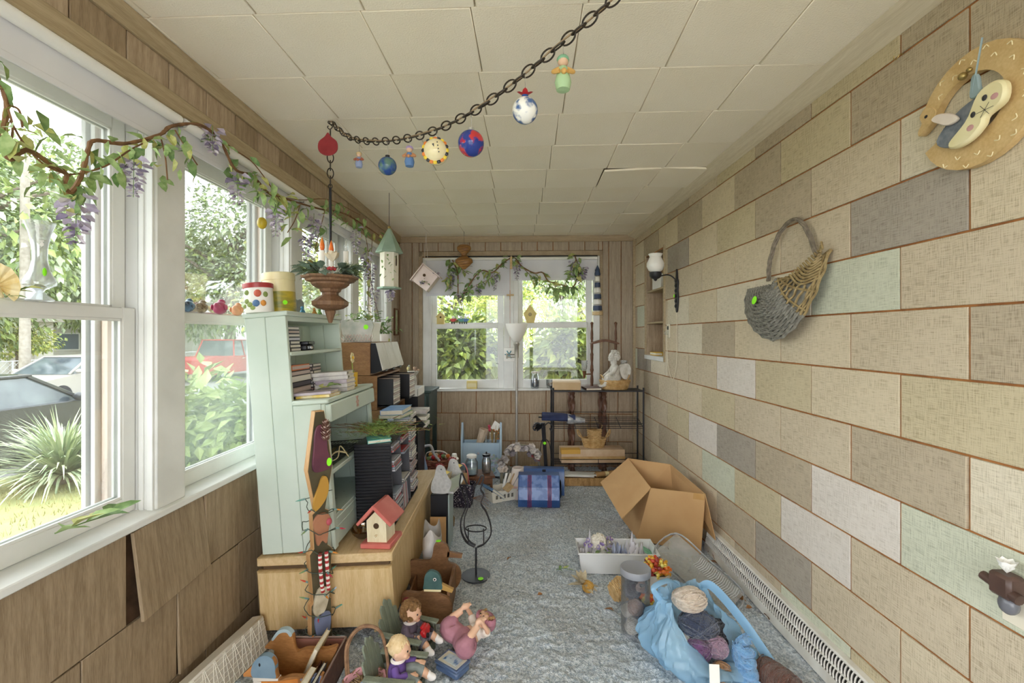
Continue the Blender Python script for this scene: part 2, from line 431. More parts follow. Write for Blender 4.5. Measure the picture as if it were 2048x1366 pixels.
# recessed niche shelf in the right wall
ni = MB(); x0, x1 = 1.302, 1.312
nb = MB(); nb.bx(1.47, 1.48, 3.86, 4.41, 1.17, 2.15); nb.bx(1.315, 1.475, 3.86, 3.872, 1.17, 2.15); nb.bx(1.315, 1.475, 4.398, 4.41, 1.17, 2.15)
nb.bx(1.315, 1.475, 3.86, 4.41, 2.138, 2.15)
nb.build('niche_lining', shakewood, wall_right)
for z in (1.806, 1.508): MB().bx(1.318, 1.47, 3.873, 4.397, z-.008, z+.008, .002).build('niche_shelf', trimwood, wall_right)
MB().bx(1.296, 1.47, 3.858, 4.41, 1.165, 1.205, .003).build('niche_sill', white, wall_right)
MB().bx(1.296, 1.318, 3.848, 3.868, 1.165, 2.16, .003).build('niche_trim', trimwood, wall_right)
MB().bx(1.298, 1.318, 4.40, 4.415, 1.165, 2.16, .003).build('niche_trim', trimwood, wall_right)
# corner bead right-back
tag(MB().bx(1.285, 1.312, 4.765, 4.79, 0, 2.40, .003).build('trim_4', trimwood), kind='structure')

# ---------------- left wall
wl = MB(); wl.bx(-.12, -.008, Y0, 5.0, -.1, .745); wl.bx(-.12, -.008, Y0, 5.0, 2.23, 2.45); wl.bx(-.12, -.008, 4.612, 5.0, .7, 2.3)
wall_left = wl.build('wall_left', mat('gap_shade_board', '#5a4230', '#46321f', scale=20, rough=.9), M=ML, kind='structure')  # backing darkened to give the shade in gaps between shakes
def shake_l(y0, y1, z0, z1, lean=0, m=None, yaw=0):
    g = .0025; w, h = y1-y0-2*g, z1-z0-2*g
    mb = MB(); mb.box((0, 0, -h/2), (.012, w, h), .0015)
    mb.build('shake', m or random.choice((shakewood, shakewood_shaded)), wall_left, T(-.002, (y0+y1)/2, z1-g) @ Rz(yaw) @ Ry(-lean) @ Rx(yaw*.5))
rows = [(.443, .748, 1.48, .374), (.119, .443, 1.325, .374), (0, .119, 1.48, .374)]
for ri, (z0, z1, a, w) in enumerate(rows):
    for k in range(-3, 10):
        y0, y1 = a+k*w, a+(k+1)*w
        if y0 > 4.85: continue
        lean = R(5.5) if (ri, k) == (0, 0) else (R(2.2) if (ri, k) == (1, 1) else R(random.uniform(0, .25)))
        shake_l(y0+(.012 if (ri, k) == (0, 0) else 0), min(y1, 4.9), z0, z1, lean, shakewood_shaded, R(3) if (ri, k) == (0, 0) else 0)
y = -.3
while y < 4.85:
    w = random.choice((.18, .2, .24, .19)); shake_l(y, min(y+w, 4.9), 2.283, 2.387); y += w
y = 4.614
for w in (.1, .09, .1): shake_l(y, y+w, .75, 2.283, m=panelwood); y += w
def tstruct(n, mb, m, M): return tag(mb.build(n, m, M=M), kind='structure')
tstruct('trim_5', MB().bx(-.004, .014, Y0, 4.63, 2.218, 2.2845, .004), trimwood, ML)
tstruct('trim_6', MB().bx(-.09, .022, Y0, 4.66, .748, .773, .004), white, ML)      # long window sill
tstruct('trim_7', MB().bx(-.075, .0, Y0, 4.61, 2.195, 2.222, .002), white, ML)     # head board
OP = [(-1.125, -.305), (-.168, .652), (.789, 1.609), (1.745, 2.566), (2.70, 3.52), (3.656, 4.476)]  # first two openings are unseen and serve to let daylight in
PO = [(-.305, -.168), (.652, .789), (1.609, 1.745), (2.566, 2.70), (3.52, 3.656), (4.476, 4.612)]
glass = glassmat('window_glass', (.95, .97, .96), dust=.05, gloss=.03)
tan = mat('tan_storm_paint', '#c9b3a0', rough=.6); pink = mat('faded_red_brick_paint', '#d0bcae', rough=.7)
grey_al = mat('storm_aluminium', '#b9bec6', rough=.4)
extwhite = mat('exterior_white', '#cfcfcc', rough=.6)
for i, (a, b) in enumerate(PO):
    p = MB(); p.bx(-.07, 0, a, b, .772, 2.2, .003)
    p.bx(-.06, -.045, a-.006, a, .773, 2.2, .001); p.bx(-.03, -.008, a-.010, a, .773, 2.2, .002)
    p.bx(-.045, -.03, b, b+.008, .773, 2.2, .002); p.bx(-.02, -.004, b, b+.006, .773, 2.2, .001)
    tstruct('trim_%d' % (20+i), p, white, ML)
def sash(mb, y0, y1, z0, z1, xc, th, st, rb, rt):
    mb.bx(xc-th/2, xc+th/2, y0, y0+st, z0, z1, .003); mb.bx(xc-th/2, xc+th/2, y1-st, y1, z0, z1, .003)
    mb.bx(xc-th/2, xc+th/2, y0+st, y1-st, z0, z0+rb, .003); mb.bx(xc-th/2, xc+th/2, y0+st, y1-st, z1-rt, z1, .003)
    for s in (-1, 1):                                            # glazing bead
        q = xc+s*th*.32
        mb.bx(q-.004, q+.004, y0+st-.001, y0+st+.008, z0+rb, z1-rt); mb.bx(q-.004, q+.004, y1-st-.008, y1-st+.001, z0+rb, z1-rt)
        mb.bx(q-.004, q+.004, y0+st, y1-st, z0+rb-.001, z0+rb+.007); mb.bx(q-.004, q+.004, y0+st, y1-st, z1-rt-.007, z1-rt+.001)
def left_window(n, a, b):
    w = structure('window_%d' % n, ML)
    m = MB(); sash(m, a+.002, b-.002, .775, 1.486, -.092, .034, .052, .058, .04); m.build('lower_sash', white, w)
    m = MB(); sash(m, a+.002, b-.002, 1.447, 2.17, -.128, .034, .052, .04, .07); m.build('upper_sash', white, w)
    MB().bx(-.0945, -.0915, a+.05, b-.05, .83, 1.45).build('pane', glass, w)
    MB().bx(-.1305, -.1275, a+.05, b-.05, 1.48, 2.11).build('pane', glass, w)
    j = MB()
    for y, s in ((a, 1), (b, -1)):
        for x0, x1, pr, mi in ((-.155, -.07, .0, 0), (-.17, -.15, .030, 1), (-.185, -.17, .018, 2), (-.2, -.185, .04, 0), (-.212, -.2, .03, 3), (-.228, -.212, .046, 4)):
            yy = y+s*pr; j.bx(x0, x1, min(y-s*.08, yy), max(y-s*.08, yy), .74, 2.2, .001, mi)
    j.bx(-.23, -.07, a-.05, b+.05, .70, .765, .004, 0); j.bx(-.23, -.14, a-.05, b+.05, 2.165, 2.23, .002, 0)
    j.build('storm_frame', [extwhite, pink, tan, grey_al, extwhite], w)
    return w
for i, (a, b) in enumerate(OP): left_window(i+1, a, b)
ext = MB(); ext.bx(-.25, -.121, Y0, 5.0, -.8, .73); ext.bx(-.25, -.121, Y0, 5.0, 2.2, 2.7)
ext.build('exterior_cladding', extwhite, wall_left)
for a, b in PO: MB().bx(-.235, -.09, a+.01, b-.01, .72, 2.22).build('exterior_casing', extwhite, wall_left)

# ---------------- back wall
wk = MB(); wk.bx(-1.3, 1.45, .012, .1, -.1, .80); wk.bx(-1.3, 1.45, .012, .1, 2.24, 2.45); wk.bx(-1.3, -.94, .012, .1, .8, 2.24); wk.bx(.94, 1.45, .012, .1, .8, 2.24)
wall_back = wk.build('wall_back', backer, M=MK, kind='structure')
def piece_k(name, x0, x1, z0, z1, m):
    g = .0036; MB().box((0, 0, 0), (x1-x0-2*g, .012, z1-z0-2*g), .0015).build(name, m, wall_back, T((x0+x1)/2, .006+random.uniform(0, .002), (z0+z1)/2))
def sx(px): return (px-VX)*4.85/F
rowx = [(.5586, .812, [-1.22]+[sx(v) for v in (882, 952, 1022, 1092, 1161, 1198, 1234)]+[1.31]),
        (.2655, .5586, [-1.22]+[sx(v) for v in (848, 918.5, 988, 1059, 1128, 1180, 1216)]+[1.31]),
        (.0, .2655, [-1.22]+[sx(v) for v in (882, 952, 1022, 1092, 1161, 1198, 1234)]+[1.31])]
for z0, z1, xs in rowx:
    for a, b in zip(xs, xs[1:]): piece_k('shake', a, b, z0, z1, shakewood)
for xs in ([-1.22, -1.195, -1.06, -.985], [.975, 1.04, 1.17, 1.31]):
    for a, b in zip(xs, xs[1:]): piece_k('wall_panel', a, b, .812, 2.39, panelwood)
xs = [-.985]+[sx(780+v/3.793) for v in (242, 361, 482, 602, 722, 840, 1000, 1117, 1236, 1355, 1475, 1578)]+[.975]
for a, b in zip(xs, xs[1:]): piece_k('wall_panel', a, b, 2.29, 2.39, panelwood)
trimk = wood('trim_wood_k', '#b3a084', '#98856b', stretch=(4, 20, 4))
fr = MB(); sh = lambda x: 0
fr.bx(-.988, -.945, -.006, .012, .80, 2.29, .003); fr.bx(.945, .978, -.006, .012, .80, 2.29, .003); fr.bx(-.988, .978, -.006, .012, 2.235, 2.29, .003)
tstruct('trim_8', fr, trimk, MK)
SH = Matrix(((1, 0, 0, 0), (0, 1, 0, 0), (.014, 0, 1, 0), (0, 0, 0, 1)))
sl = MB(SH); sl.bx(-.965, .955, -.03, .08, .803, .826, .003); tstruct('trim_9', sl, white, MK)
jb = MB(SH)
jb.bx(-.945, -.854, .004, .09, .82, 2.24, .003); jb.bx(.880, .945, .004, .09, .82, 2.24, .003); jb.bx(-.072, .082, .004, .09, .82, 2.24, .003); jb.bx(-.945, .945, .02, .09, 2.19, 2.24)
jb.bx(-.885, -.87, -.002, .02, .826, 2.2, .002); jb.bx(.02, .034, -.002, .02, .826, 2.2, .002)
tstruct('trim_10', jb, white, MK)
def back_window(n, a, b):
    w = structure('window_%d' % n, MK @ SH @ Rz(0))
    # build in wall frame: swap axes so sash() y runs along x
    X = Matrix(((0, 1, 0, 0), (-1, 0, 0, 0), (0, 0, 1, 0), (0, 0, 0, 1)))
    m = MB(X); sash(m, a, b, .826, 1.525, -.045, .034, .058, .085, .05); m.build('lower_sash', white, w)
    m = MB(X); sash(m, a, b, 1.475, 2.19, -.082, .034, .058, .05, .06); m.build('upper_sash', white, w)
    MB(X).bx(-.0465, -.0435, a+.05, b-.05, .905, 1.48).build('pane', glass, w)
    MB(X).bx(-.0835, -.0805, a+.05, b-.05, 1.52, 2.14).build('pane', glass, w)
    k = MB(X); k.bx(-.04, -.025, b-.085, b-.055, 1.085, 1.089); k.bx(-.04, -.025, a+.055, a+.085, 1.085, 1.089); k.build('sash_pin', black, w)
back_window(7, -.858, -.066); back_window(8, .076, .886)

# wall behind the photographer: unseen, its wide opening added to let in sky light
wf = MB(); wf.bx(-1.4, -1.15, Y0-.1, Y0, -.1, 2.5); wf.bx(1.15, 1.45, Y0-.1, Y0, -.1, 2.5); wf.bx(-1.2, 1.2, Y0-.1, Y0, 2.3, 2.5); wf.bx(-1.2, 1.2, Y0-.1, Y0, -.1, .05); wf.bx(-.04, .04, Y0-.08, Y0-.02, .05, 2.3)
tag(wf.build('wall_front', panelwood), kind='structure')
rf = MB(); rf.bx(-1.9, 1.6, Y0-.3, 5.4, 2.5, 2.6); tag(rf.build('roof', mat('roof_shingle', '#55504a', rough=.9)), kind='structure')

# perforated baseboard register along the right wall
bw = mat('register_white', '#e4e1da', '#cfc9bf', scale=9, rough=.4)
ya, yb = .9, 2.96
bh = thing('baseboard_register', 'white metal baseboard vent with slotted grille running along the shingle wall', 'vent', T(0, 0, 0))
pr = [(1.309, .13), (1.309, .144), (1.284, .144), (1.28, .138), (1.283, .131)]
MB().prism(pr, yb-ya, M=T(0, (ya+yb)/2, 0)).build('top_flange', bw, bh)
MB().prism([(1.266, .004), (1.27, .045), (1.264, .047), (1.258, .004)], yb-ya, M=T(0, (ya+yb)/2, 0)).build('bottom_plate', bw, bh)
MB().prism([(1.3, .13), (1.31, .13), (1.31, .01), (1.275, .01)], yb-ya-.01, M=T(0, (ya+yb)/2, 0)).build('shade_backing', mat('vent_shade', '#33302c', rough=.9), bh)  # solid dark backing paints in the shade behind the slats
MB().prism([(1.2725, .084), (1.274, .092), (1.279, .091), (1.278, .083)], yb-ya, M=T(0, (ya+yb)/2, 0)).build('middle_rail', bw, bh)
me = None
npl = 120
for k in range(npl):
    y = ya+.012+(yb-ya-.024)*k/(npl-1)
    for (xx0, zz0, xx1, zz1) in ((1.268, .046, 1.274, .085), (1.275, .09, 1.283, .133)):
        pts = [(xx0+(xx1-xx0)*t, y+.006*math.sin(PI*t), zz0+(zz1-zz0)*t) for t in (0, .33, .66, 1)]
        MB().tube([(p[0], p[1]-y, p[2]) for p in pts], .0046, 4, flat=(.5, 1)).build('slat', bw, bh, T(0, y, 0)) if k == 0 else None
slats = [o for o in bh.children if o.name.startswith('slat')]
for k in range(1, npl):
    y = ya+.012+(yb-ya-.024)*k/(npl-1)
    for s0 in slats: put('slat', s0.data, bh, T(0, y, 0))
# ================================================================ outdoors
GZ = -.7
rd = random.Random(7)
grassm = mat('lawn_grass', '#878a5c', '#a39d72', scale=1.3, rough=.95, bump=.6, bscale=40, contrast=(.3, .7), spec=.05)
tag(MB().bx(-60, 30, -20, 70, GZ-.1, GZ).build('ground', grassm), kind='structure')
tag(MB().bx(-15.6, -7.4, -20, 70, GZ, GZ+.012).build('street', mat('asphalt', '#757573', '#868583', scale=6, rough=.9)), kind='structure')
conc = mat('bounce_concrete', '#d3cfc6', '#c3beb4', scale=5, rough=.9)  # pale material for the added light-bouncing slabs
tag(MB().bx(-3.9, -1.55, -20, 9, GZ, GZ+.02).build('bounce_walkway', conc), kind='structure')  # unseen pale slab added to bounce daylight up to the ceiling
tag(MB().bx(-1.55, 8, -12, -1.75, GZ, GZ+.45).build('bounce_patio', conc), kind='structure')  # unseen slab added behind the camera to bounce daylight indoors
gb = MB()
for i in range(5200):
    x = rd.uniform(-7.2, -3.95); y = rd.uniform(1.2, 8); h = rd.uniform(.03, .09); a = rd.uniform(0, 2*PI); dx, dy = math.cos(a)*.006, math.sin(a)*.006
    lx, ly = rd.uniform(-.03, .03), rd.uniform(-.03, .03)
    gb.add([(x-dx, y-dy, GZ), (x+dx, y+dy, GZ), (x+lx, y+ly, GZ+h)], [(0, 1, 2)])
tag(gb.build('grass', mat('grass_blade', '#8c915c', '#aaa272', scale=2, rough=.9, spec=.1), smooth=0), 'short lawn grass outside the porch windows', 'grass', kind='stuff')

def leafcloud(mb, c, r, n, size, rnd, mi=0, shell=.55, asp=.5, droop=.25):
    for i in range(n):
        d = Vector((rnd.gauss(0, 1), rnd.gauss(0, 1), rnd.gauss(0, 1))).normalized()
        k = shell+(1-shell)*rnd.random()
        p = Vector((c[0]+d.x*r[0]*k, c[1]+d.y*r[1]*k, c[2]+d.z*r[2]*k))
        f = (d+Vector((rnd.uniform(-.7, .7), rnd.uniform(-.7, .7), rnd.uniform(-1.0, .3)))).normalized()
        s = size*rnd.uniform(.6, 1.25)
        M = T(*p) @ frame_to(f) @ Rx(rnd.uniform(-.9, .9))
        mb.add([(0, 0, 0), (s*.45, -s*asp*.5, 0), (s, 0, -droop*s), (s*.45, s*asp*.5, 0)], [(0, 1, 2, 3)], mi if isinstance(mi, int) else rnd.choice(mi), M)
def leafm(n, a, b, rough=.5, sc=3):
    m = mat(n, a, b, scale=sc, rough=rough, spec=.25)
    bs = m.node_tree.nodes['Principled BSDF']
    return m
lf_d = leafm('leaf_dark', '#4f6238', '#6d7f4a'); lf_m = leafm('leaf_mid', '#76894d', '#98a662'); lf_y = leafm('leaf_yellow_green', '#a3ac55', '#c6c571'); lf_p = leafm('leaf_pale', '#9aa98c', '#b6c0a4')
bark = mat('bark', '#5b5046', '#7a6c5e', scale=14, rough=.9, bump=.6)
def tree(label, base, h, crown, n, leaf, mats, seed, cat='tree', group=None, trunk=.16, name='shade_tree', trunkh=.45):
    rnd = random.Random(seed); t = thing(name, label, cat, T(*base), group)
    tm = MB(); top = h*trunkh
    tm.tube([(0, 0, 0), (.05*h*.2, .02, top*.5), (0, 0, top), (.04*h, .03, h*.75)], [trunk, trunk*.8, trunk*.65, trunk*.25], 8)
    br = []
    for i in range(9):
        a = rnd.uniform(0, 2*PI); z = rnd.uniform(top*.7, h*.7); e = rnd.uniform(.25, .45)*crown[0]*2
        tm.tube([(0, 0, z), (math.cos(a)*e*.5, math.sin(a)*e*.5, z+e*.35), (math.cos(a)*e, math.sin(a)*e, z+e*.6)], [trunk*.4, trunk*.25, trunk*.08], 5)
    tm.build('trunk', bark, t)
    fm = MB()
    for i in range(10):
        a = rnd.uniform(0, 2*PI); q = rnd.uniform(.15, .7)
        c = (math.cos(a)*crown[0]*q, math.sin(a)*crown[1]*q, h*.62+rnd.uniform(-.6, .75)*crown[2])
        s = rnd.uniform(.35, .6)
        leafcloud(fm, c, (crown[0]*s, crown[1]*s, crown[2]*s), n//10, leaf, rnd, tuple(range(len(mats))))
    fm.build('foliage', mats, t, smooth=0, kind='stuff'); return t
tree('tall hazy street tree filling the upper left window pane', (-20.5, 16.5, GZ), 9.5, (5.6, 5.6, 4.8), 11000, .36, [lf_p, lf_m, lf_d], 1, group='trees across the street', trunk=.3)
tree('broad dark tree with a thick trunk behind the red pickup', (-19.5, 31.5, GZ), 12, (6, 6, 5.8), 11000, .38, [lf_d, lf_p, lf_m], 2, group='trees across the street', trunk=.42)
tree('low rounded bright yellow green tree behind the silver sedan', (-21.5, 19.8, GZ), 3.1, (1.7, 1.7, .95), 2600, .17, [lf_y, lf_m], 3, trunk=.07, name='small_tree', group='trees across the street')
tree('far tree standing behind the garland in the second left window', (-31, 45, GZ), 12, (6, 6, 5.2), 7000, .36, [lf_p, lf_m], 4, group='trees across the street', trunk=.3)
tree('leafy tree glimpsed through the third and fourth left windows', (-9.5, 24, GZ), 9, (4.2, 4.2, 3.9), 8500, .26, [lf_m, lf_p, lf_y], 5, group='trees beyond the porch', trunk=.2)
tree('big rounded tree standing left of the silver sedan in the nearest window', (-27.5, 24.5, GZ), 11, (6.5, 6.5, 5.4), 11000, .42, [lf_m, lf_d, lf_p], 61, group='trees across the street', trunk=.35)
tree('dark tree crown seen high through the nearest window behind the vase', (-34, 33, GZ), 14, (8, 8, 6.5), 11000, .5, [lf_d, lf_m, lf_p], 62, group='trees across the street', trunk=.4)
def bush(label, c, r, n, leaf, mats, seed, asp=.62, droop=.35, stems=9, group=None, name='shrub'):
    rnd = random.Random(seed); t = thing(name, label, 'shrub', T(c[0], c[1], GZ), group)
    st = MB()
    for i in range(stems):
        a = rnd.uniform(0, 2*PI); q = rnd.uniform(.2, .8)
        st.tube([(rnd.uniform(-.15, .15), rnd.uniform(-.15, .15), 0), (math.cos(a)*r[0]*q*.6, math.sin(a)*r[1]*q*.6, r[2]*.9), (math.cos(a)*r[0]*q, math.sin(a)*r[1]*q, r[2]*1.6)], [.018, .012, .005], 5)
    st.build('stems', bark, t)
    fm = MB()
    for i in range(9):
        a = rnd.uniform(0, 2*PI); q = rnd.uniform(0, .65); s = rnd.uniform(.42, .68)
        leafcloud(fm, (math.cos(a)*r[0]*q, math.sin(a)*r[1]*q, r[2]*rnd.uniform(.5, 1.45)), (r[0]*s, r[1]*s, r[2]*s), n//9, leaf, rnd, tuple(range(len(mats))), .5, asp, droop)
    fm.build('foliage', mats, t, smooth=0, kind='stuff'); return t
hyd = leafm('leaf_hosta', '#93a862', '#b7c386', sc=5)
lf_b = leafm('leaf_lime', '#8da24c', '#b4bf62', sc=5); lf_k = leafm('leaf_deep_green', '#56683a', '#7d8f50', sc=5)  # lime and darker green leaves, mixed at random
bush('pale green leafy shrub growing close below the second left window', (-2.95, 4.45, 0), (.6, .8, .92), 3000, .14, [hyd, lf_m], 11, group='shrubs against the porch')
bush('pale green shrub lower down and nearer the grass than its neighbour', (-2.7, 5.9, 0), (.55, .6, .85), 2000, .13, [hyd, lf_y], 12, group='shrubs against the porch')
bush('dense broad-leaved shrub outside the left back window sash', (-.8, 6.45, 0), (1.0, .55, 1.32), 7200, .14, [lf_b, lf_k, lf_m], 13, asp=.6, droop=.5, group='shrubs outside the back windows')
bush('dense broad-leaved shrub with big drooping leaves outside the right back sash', (.75, 6.4, 0), (.8, .5, 1.25), 6400, .155, [lf_b, lf_k, lf_m], 14, asp=.66, droop=.5, group='shrubs outside the back windows')
bush('yellow green shrub at the right edge of the back window', (1.9, 7.6, 0), (.8, .6, 1.35), 4200, .1, [lf_y, lf_b], 15, asp=.45, group='shrubs outside the back windows')
bush('tall yellow green shrub rising behind the back window shrubs', (-.35, 8.3, 0), (1.9, .7, 1.75), 7600, .11, [lf_y, lf_b], 16, asp=.4, group='shrubs outside the back windows')
tree('pale hazy tree above the shrubs outside the back windows', (-2.2, 18, GZ), 7.2, (3.6, 2.6, 3.2), 8000, .22, [lf_p, lf_m, lf_y], 17, group='trees beyond the porch', trunk=.16)
tree('hazy green tree crown left of the grey roof out back', (1.6, 14.6, GZ), 5.4, (1.7, 1.5, 1.7), 3000, .17, [lf_m, lf_p], 18, group='trees beyond the porch', trunk=.12)
# yucca
def yucca(label, c, n, L, seed):
    rnd = random.Random(seed); t = thing('yucca', label, 'plant', T(c[0], c[1], GZ), 'yuccas on the lawn')
    m = MB()
    m.lathe([(.1, 0), (.09, .12), (.02, .2)], 10); m.build('crown', bark, t)
    for k in range(3):
        m = MB()
        for i in range(n//3):
            a = rnd.uniform(0, 2*PI); e = rnd.uniform(.05, 1.35); l = L*rnd.uniform(.7, 1.05); bend = rnd.uniform(.05, .5)
            pts = []
            for q in range(5):
                s = q/4*l; ee = e-bend*(q/4)**2
                pts.append(Vector((math.cos(a)*s*math.cos(ee), math.sin(a)*s*math.cos(ee), .12+s*math.sin(ee))))
            sd = Vector((-math.sin(a), math.cos(a), 0)); w = rnd.uniform(.013, .02)
            vs = []; fs = []
            for q, p in enumerate(pts):
                ww = w*(.6, 1, .9, .6, .05)[q]; vs += [p-sd*ww, p+sd*ww]
            for q in range(4): fs.append((2*q, 2*q+1, 2*q+3, 2*q+2))
            m.add(vs, fs)
        m.build('blades', [mat('yucca_%d' % k, ('#8a9a78', '#a9b590', '#77896a')[k], ('#b7bf9a', '#c8cdaa', '#98a583')[k], scale=4, rough=.5)], t, smooth=0, kind='stuff')
yucca('spiky grey green yucca on the lawn outside the leftmost window', (-6.35, 6.45), 540, 1.02, 21)
yucca('smaller yucca half hidden at the frame of the leftmost window', (-5.55, 6.6), 120, .62, 22)

# cars
tyre = mat('tyre', '#24242a', rough=.8); carglass = mat('car_glass', '#5b6468', '#39424a', scale=2, rough=.08, spec=.6); chrome = mat('chrome', '#d8d8d8', rough=.2, metal=.9)
def car(label, name, M, paint, prof, roof, wheels, W=1.8, pickup=False):
    t = thing(name, label, 'car' if not pickup else 'truck', M, 'vehicles in the street')
    MB().prism(prof, W, bev=.06).build('body', paint, t)
    # greenhouse: roof is (x0 base, x0 top, x1 top, x1 base, zb, zt)
    a, b, c, d, zb, zt = roof
    g = MB(); wb_, wt = W*.47, W*.38
    vs = [(a, -wb_, zb), (d, -wb_, zb), (d, wb_, zb), (a, wb_, zb), (b, -wt, zt), (c, -wt, zt), (c, wt, zt), (b, wt, zt)]
    g.add(vs, [(0, 1, 5, 4), (1, 2, 6, 5), (2, 3, 7, 6), (3, 0, 4, 7)]); g.build('windows', carglass, t, smooth=0)
    rf = MB(); rf.box(((b+c)/2, 0, zt+.01), (c-b+.1, wt*2+.08, .05), .02)
    for sgn in (-1, 1):
        for (p, q) in ((0, 4), (1, 5)):
            A = Vector(vs[p]); B = Vector(vs[q]); A.y = sgn*wb_*1.005; B.y = sgn*wt*1.01; rf.tube([A, B], .035, 6)
        mx = (b+c)/2; rf.tube([(mx, sgn*wb_*1.005, zb), (mx, sgn*wt*1.01, zt)], .035, 6)
    rf.build('roof', paint, t)
    for x in wheels:
        for sgn in (-1, 1):
            w = MB(); w.lathe([(.05, -.1), (.2, -.11), (.31, -.1), (.33, -.06), (.33, .06), (.31, .1), (.2, .11), (.05, .1)], 18, M=T(x, sgn*(W/2-.09), .33) @ Rx(PI/2))
            w.lathe([(0, .112), (.05, .114), (.19, .105)], 12, mi=1, M=T(x, sgn*(W/2-.09), .33) @ Rx(PI/2*(-sgn if sgn > 0 else 1)), cap=False)
            w.build('wheel', [tyre, chrome], t)
    for sgn in (-1, 1):
        MB().ball((a+.12 if a > 0 else d-.2, sgn*(W/2+.06), zb+.08), (.06, .1, .07), 8, 6).build('mirror', paint, t)
        h = MB(); h.box(((b+c)/2-.2, sgn*(W/2+.005), zb-.12), (.2, .03, .035), .01); h.build('door_handle', chrome, t)
    return t
sed = [(-2.3, .28), (-2.33, .6), (-2.2, .93), (-1.3, .98), (1.0, .95), (1.9, .82), (2.28, .62), (2.3, .28), (1.75, .2), (-1.75, .2)]
sroof = (-1.75, -.95, .35, 1.15, .94, 1.42)
car('glossy black sedan parked nearest the lawn, seen through the leftmost window', 'black_sedan', T(-8.6, 7.1, GZ) @ Rz(PI/2), mat('black_car_paint', '#3a3c40', rough=.15, spec=.6), sed, sroof, (-1.4, 1.4))
car('silver sedan parked across the street behind the black one', 'silver_sedan', T(-13.9, 14.6, GZ) @ Rz(-PI/2), mat('silver_car_paint', '#a5a19a', rough=.3, metal=.3), sed, sroof, (-1.4, 1.4))
pk = [(-2.8, .4), (-2.82, 1.0), (-2.7, 1.12), (-.6, 1.12), (1.3, 1.1), (2.6, 1.02), (2.8, .8), (2.8, .4), (2.2, .32), (-2.2, .32)]
car('red pickup truck seen through the second left window', 'red_pickup_truck', T(-14.2, 22.6, GZ) @ Rz(PI/2), mat('red_car_paint', '#b8383c', rough=.25), pk, (-.75, -.5, .75, 1.45, 1.1, 1.86), (-1.7, 1.75), W=1.95, pickup=True)
# houses
sid = mat('pale_siding', '#a8a69f', '#b4b2ac', scale=3, rough=.8); rfm = mat('grey_roof', '#8a857d', '#9a958c', scale=8, rough=.9); dkw = mat('dark_window', '#5b6670', rough=.1)
def house(label, M, w, d, h, rh, wins):
    t = thing('house', label, 'house', M, 'houses beyond the street')
    MB().bx(-w/2, w/2, -d/2, d/2, 0, h).build('wall', sid, t)
    MB().prism([(-d/2-.4, h), (0, h+rh), (d/2+.4, h), (d/2+.4, h+.14), (0, h+rh+.16), (-d/2-.4, h+.14)], w+.8, M=Rz(PI/2)).build('roof', rfm, t)
    for x, z, ww, hh in wins:
        f = MB(); f.bx(x-ww/2-.08, x+ww/2+.08, -d/2-.05, -d/2, z-.08, z+hh+.08); fo = f.build('window', extwhite, t)
        MB().bx(x-ww/2, x+ww/2, -d/2-.07, -d/2-.04, z, z+hh).build('pane', dkw, fo)
    MB().bx(w/2-1.6, w/2-.7, -d/2-.06, -d/2, 0, 2).build('door', rfm, t)
    return t
house('pale bungalow across the street behind the red pickup', T(-31, 38, GZ) @ Rz(R(38)), 11, 7, 2.9, 1.7, [(-4, 1.1, 1.3, 1.1), (-1.5, 1.1, 1.0, 1.1), (1, 1.1, 1.3, 1.1)])
house('pale house across the street behind the yellow green tree', T(-31, 22, GZ) @ Rz(R(50)), 12, 7, 2.8, 1.6, [(-4, 1.1, 1.2, 1.1), (-1, 1.1, 1.2, 1.1), (1.6, 1.1, 1.0, 1.1)])
house('grey roofed house beyond the back window trees', T(6.3, 22.5, GZ) @ Rz(R(-6)), 8.6, 6, 3.15, 1.7, [(-2, 1.2, 1, 1.1), (.5, 1.2, 1, 1.1)])
t = thing('utility_pole', 'weathered wooden utility pole beside the silver sedan', 'pole', T(-15.9, 14.9, GZ))
m = MB(); m.tube([(0, 0, 0), (0, 0, 8)], [.15, .11], 10); m.build('pole', mat('pole_wood', '#8b8378', '#a19a90', scale=9, rough=.9), t)
MB().lathe([(.0, 0), (.2, .02), (.2, .7), (0, .74)], 10, M=T(.3, 0, 3.0)).build('transformer', grey_al, t)
t = thing('clothesline_post', 'thin white post standing behind the back window shrubs', 'post', T(1.72, 9.3, GZ))
MB().tube([(0, 0, 0), (0, 0, 3.05)], .03, 8).build('post', extwhite, t); MB().tube([(-.25, 0, 2.7), (.28, 0, 2.95)], .022, 6).build('arm', extwhite, t)
fe = thing('chain_link_fence', 'grey chain link fence in front of the houses across the street', 'fence', T(-18.6, 0, GZ))
for y in range(14, 44, 3): MB().tube([(0, y, 0), (0, y, 1.15)], .03, 6).build('fence_post', grey_al, fe)
m = MB(); m.tube([(0, 14, 1.13), (0, 42, 1.13)], .02, 6); m.build('top_rail', grey_al, fe)
m = MB()
for i in range(130):
    y = 14+i*.215
    for s in (-1, 1): m.tube([(.0, y, .02), (0, y+s*1.1, 1.12)], .006, 3, cap=False)
m.build('mesh', grey_al, fe, kind='stuff')
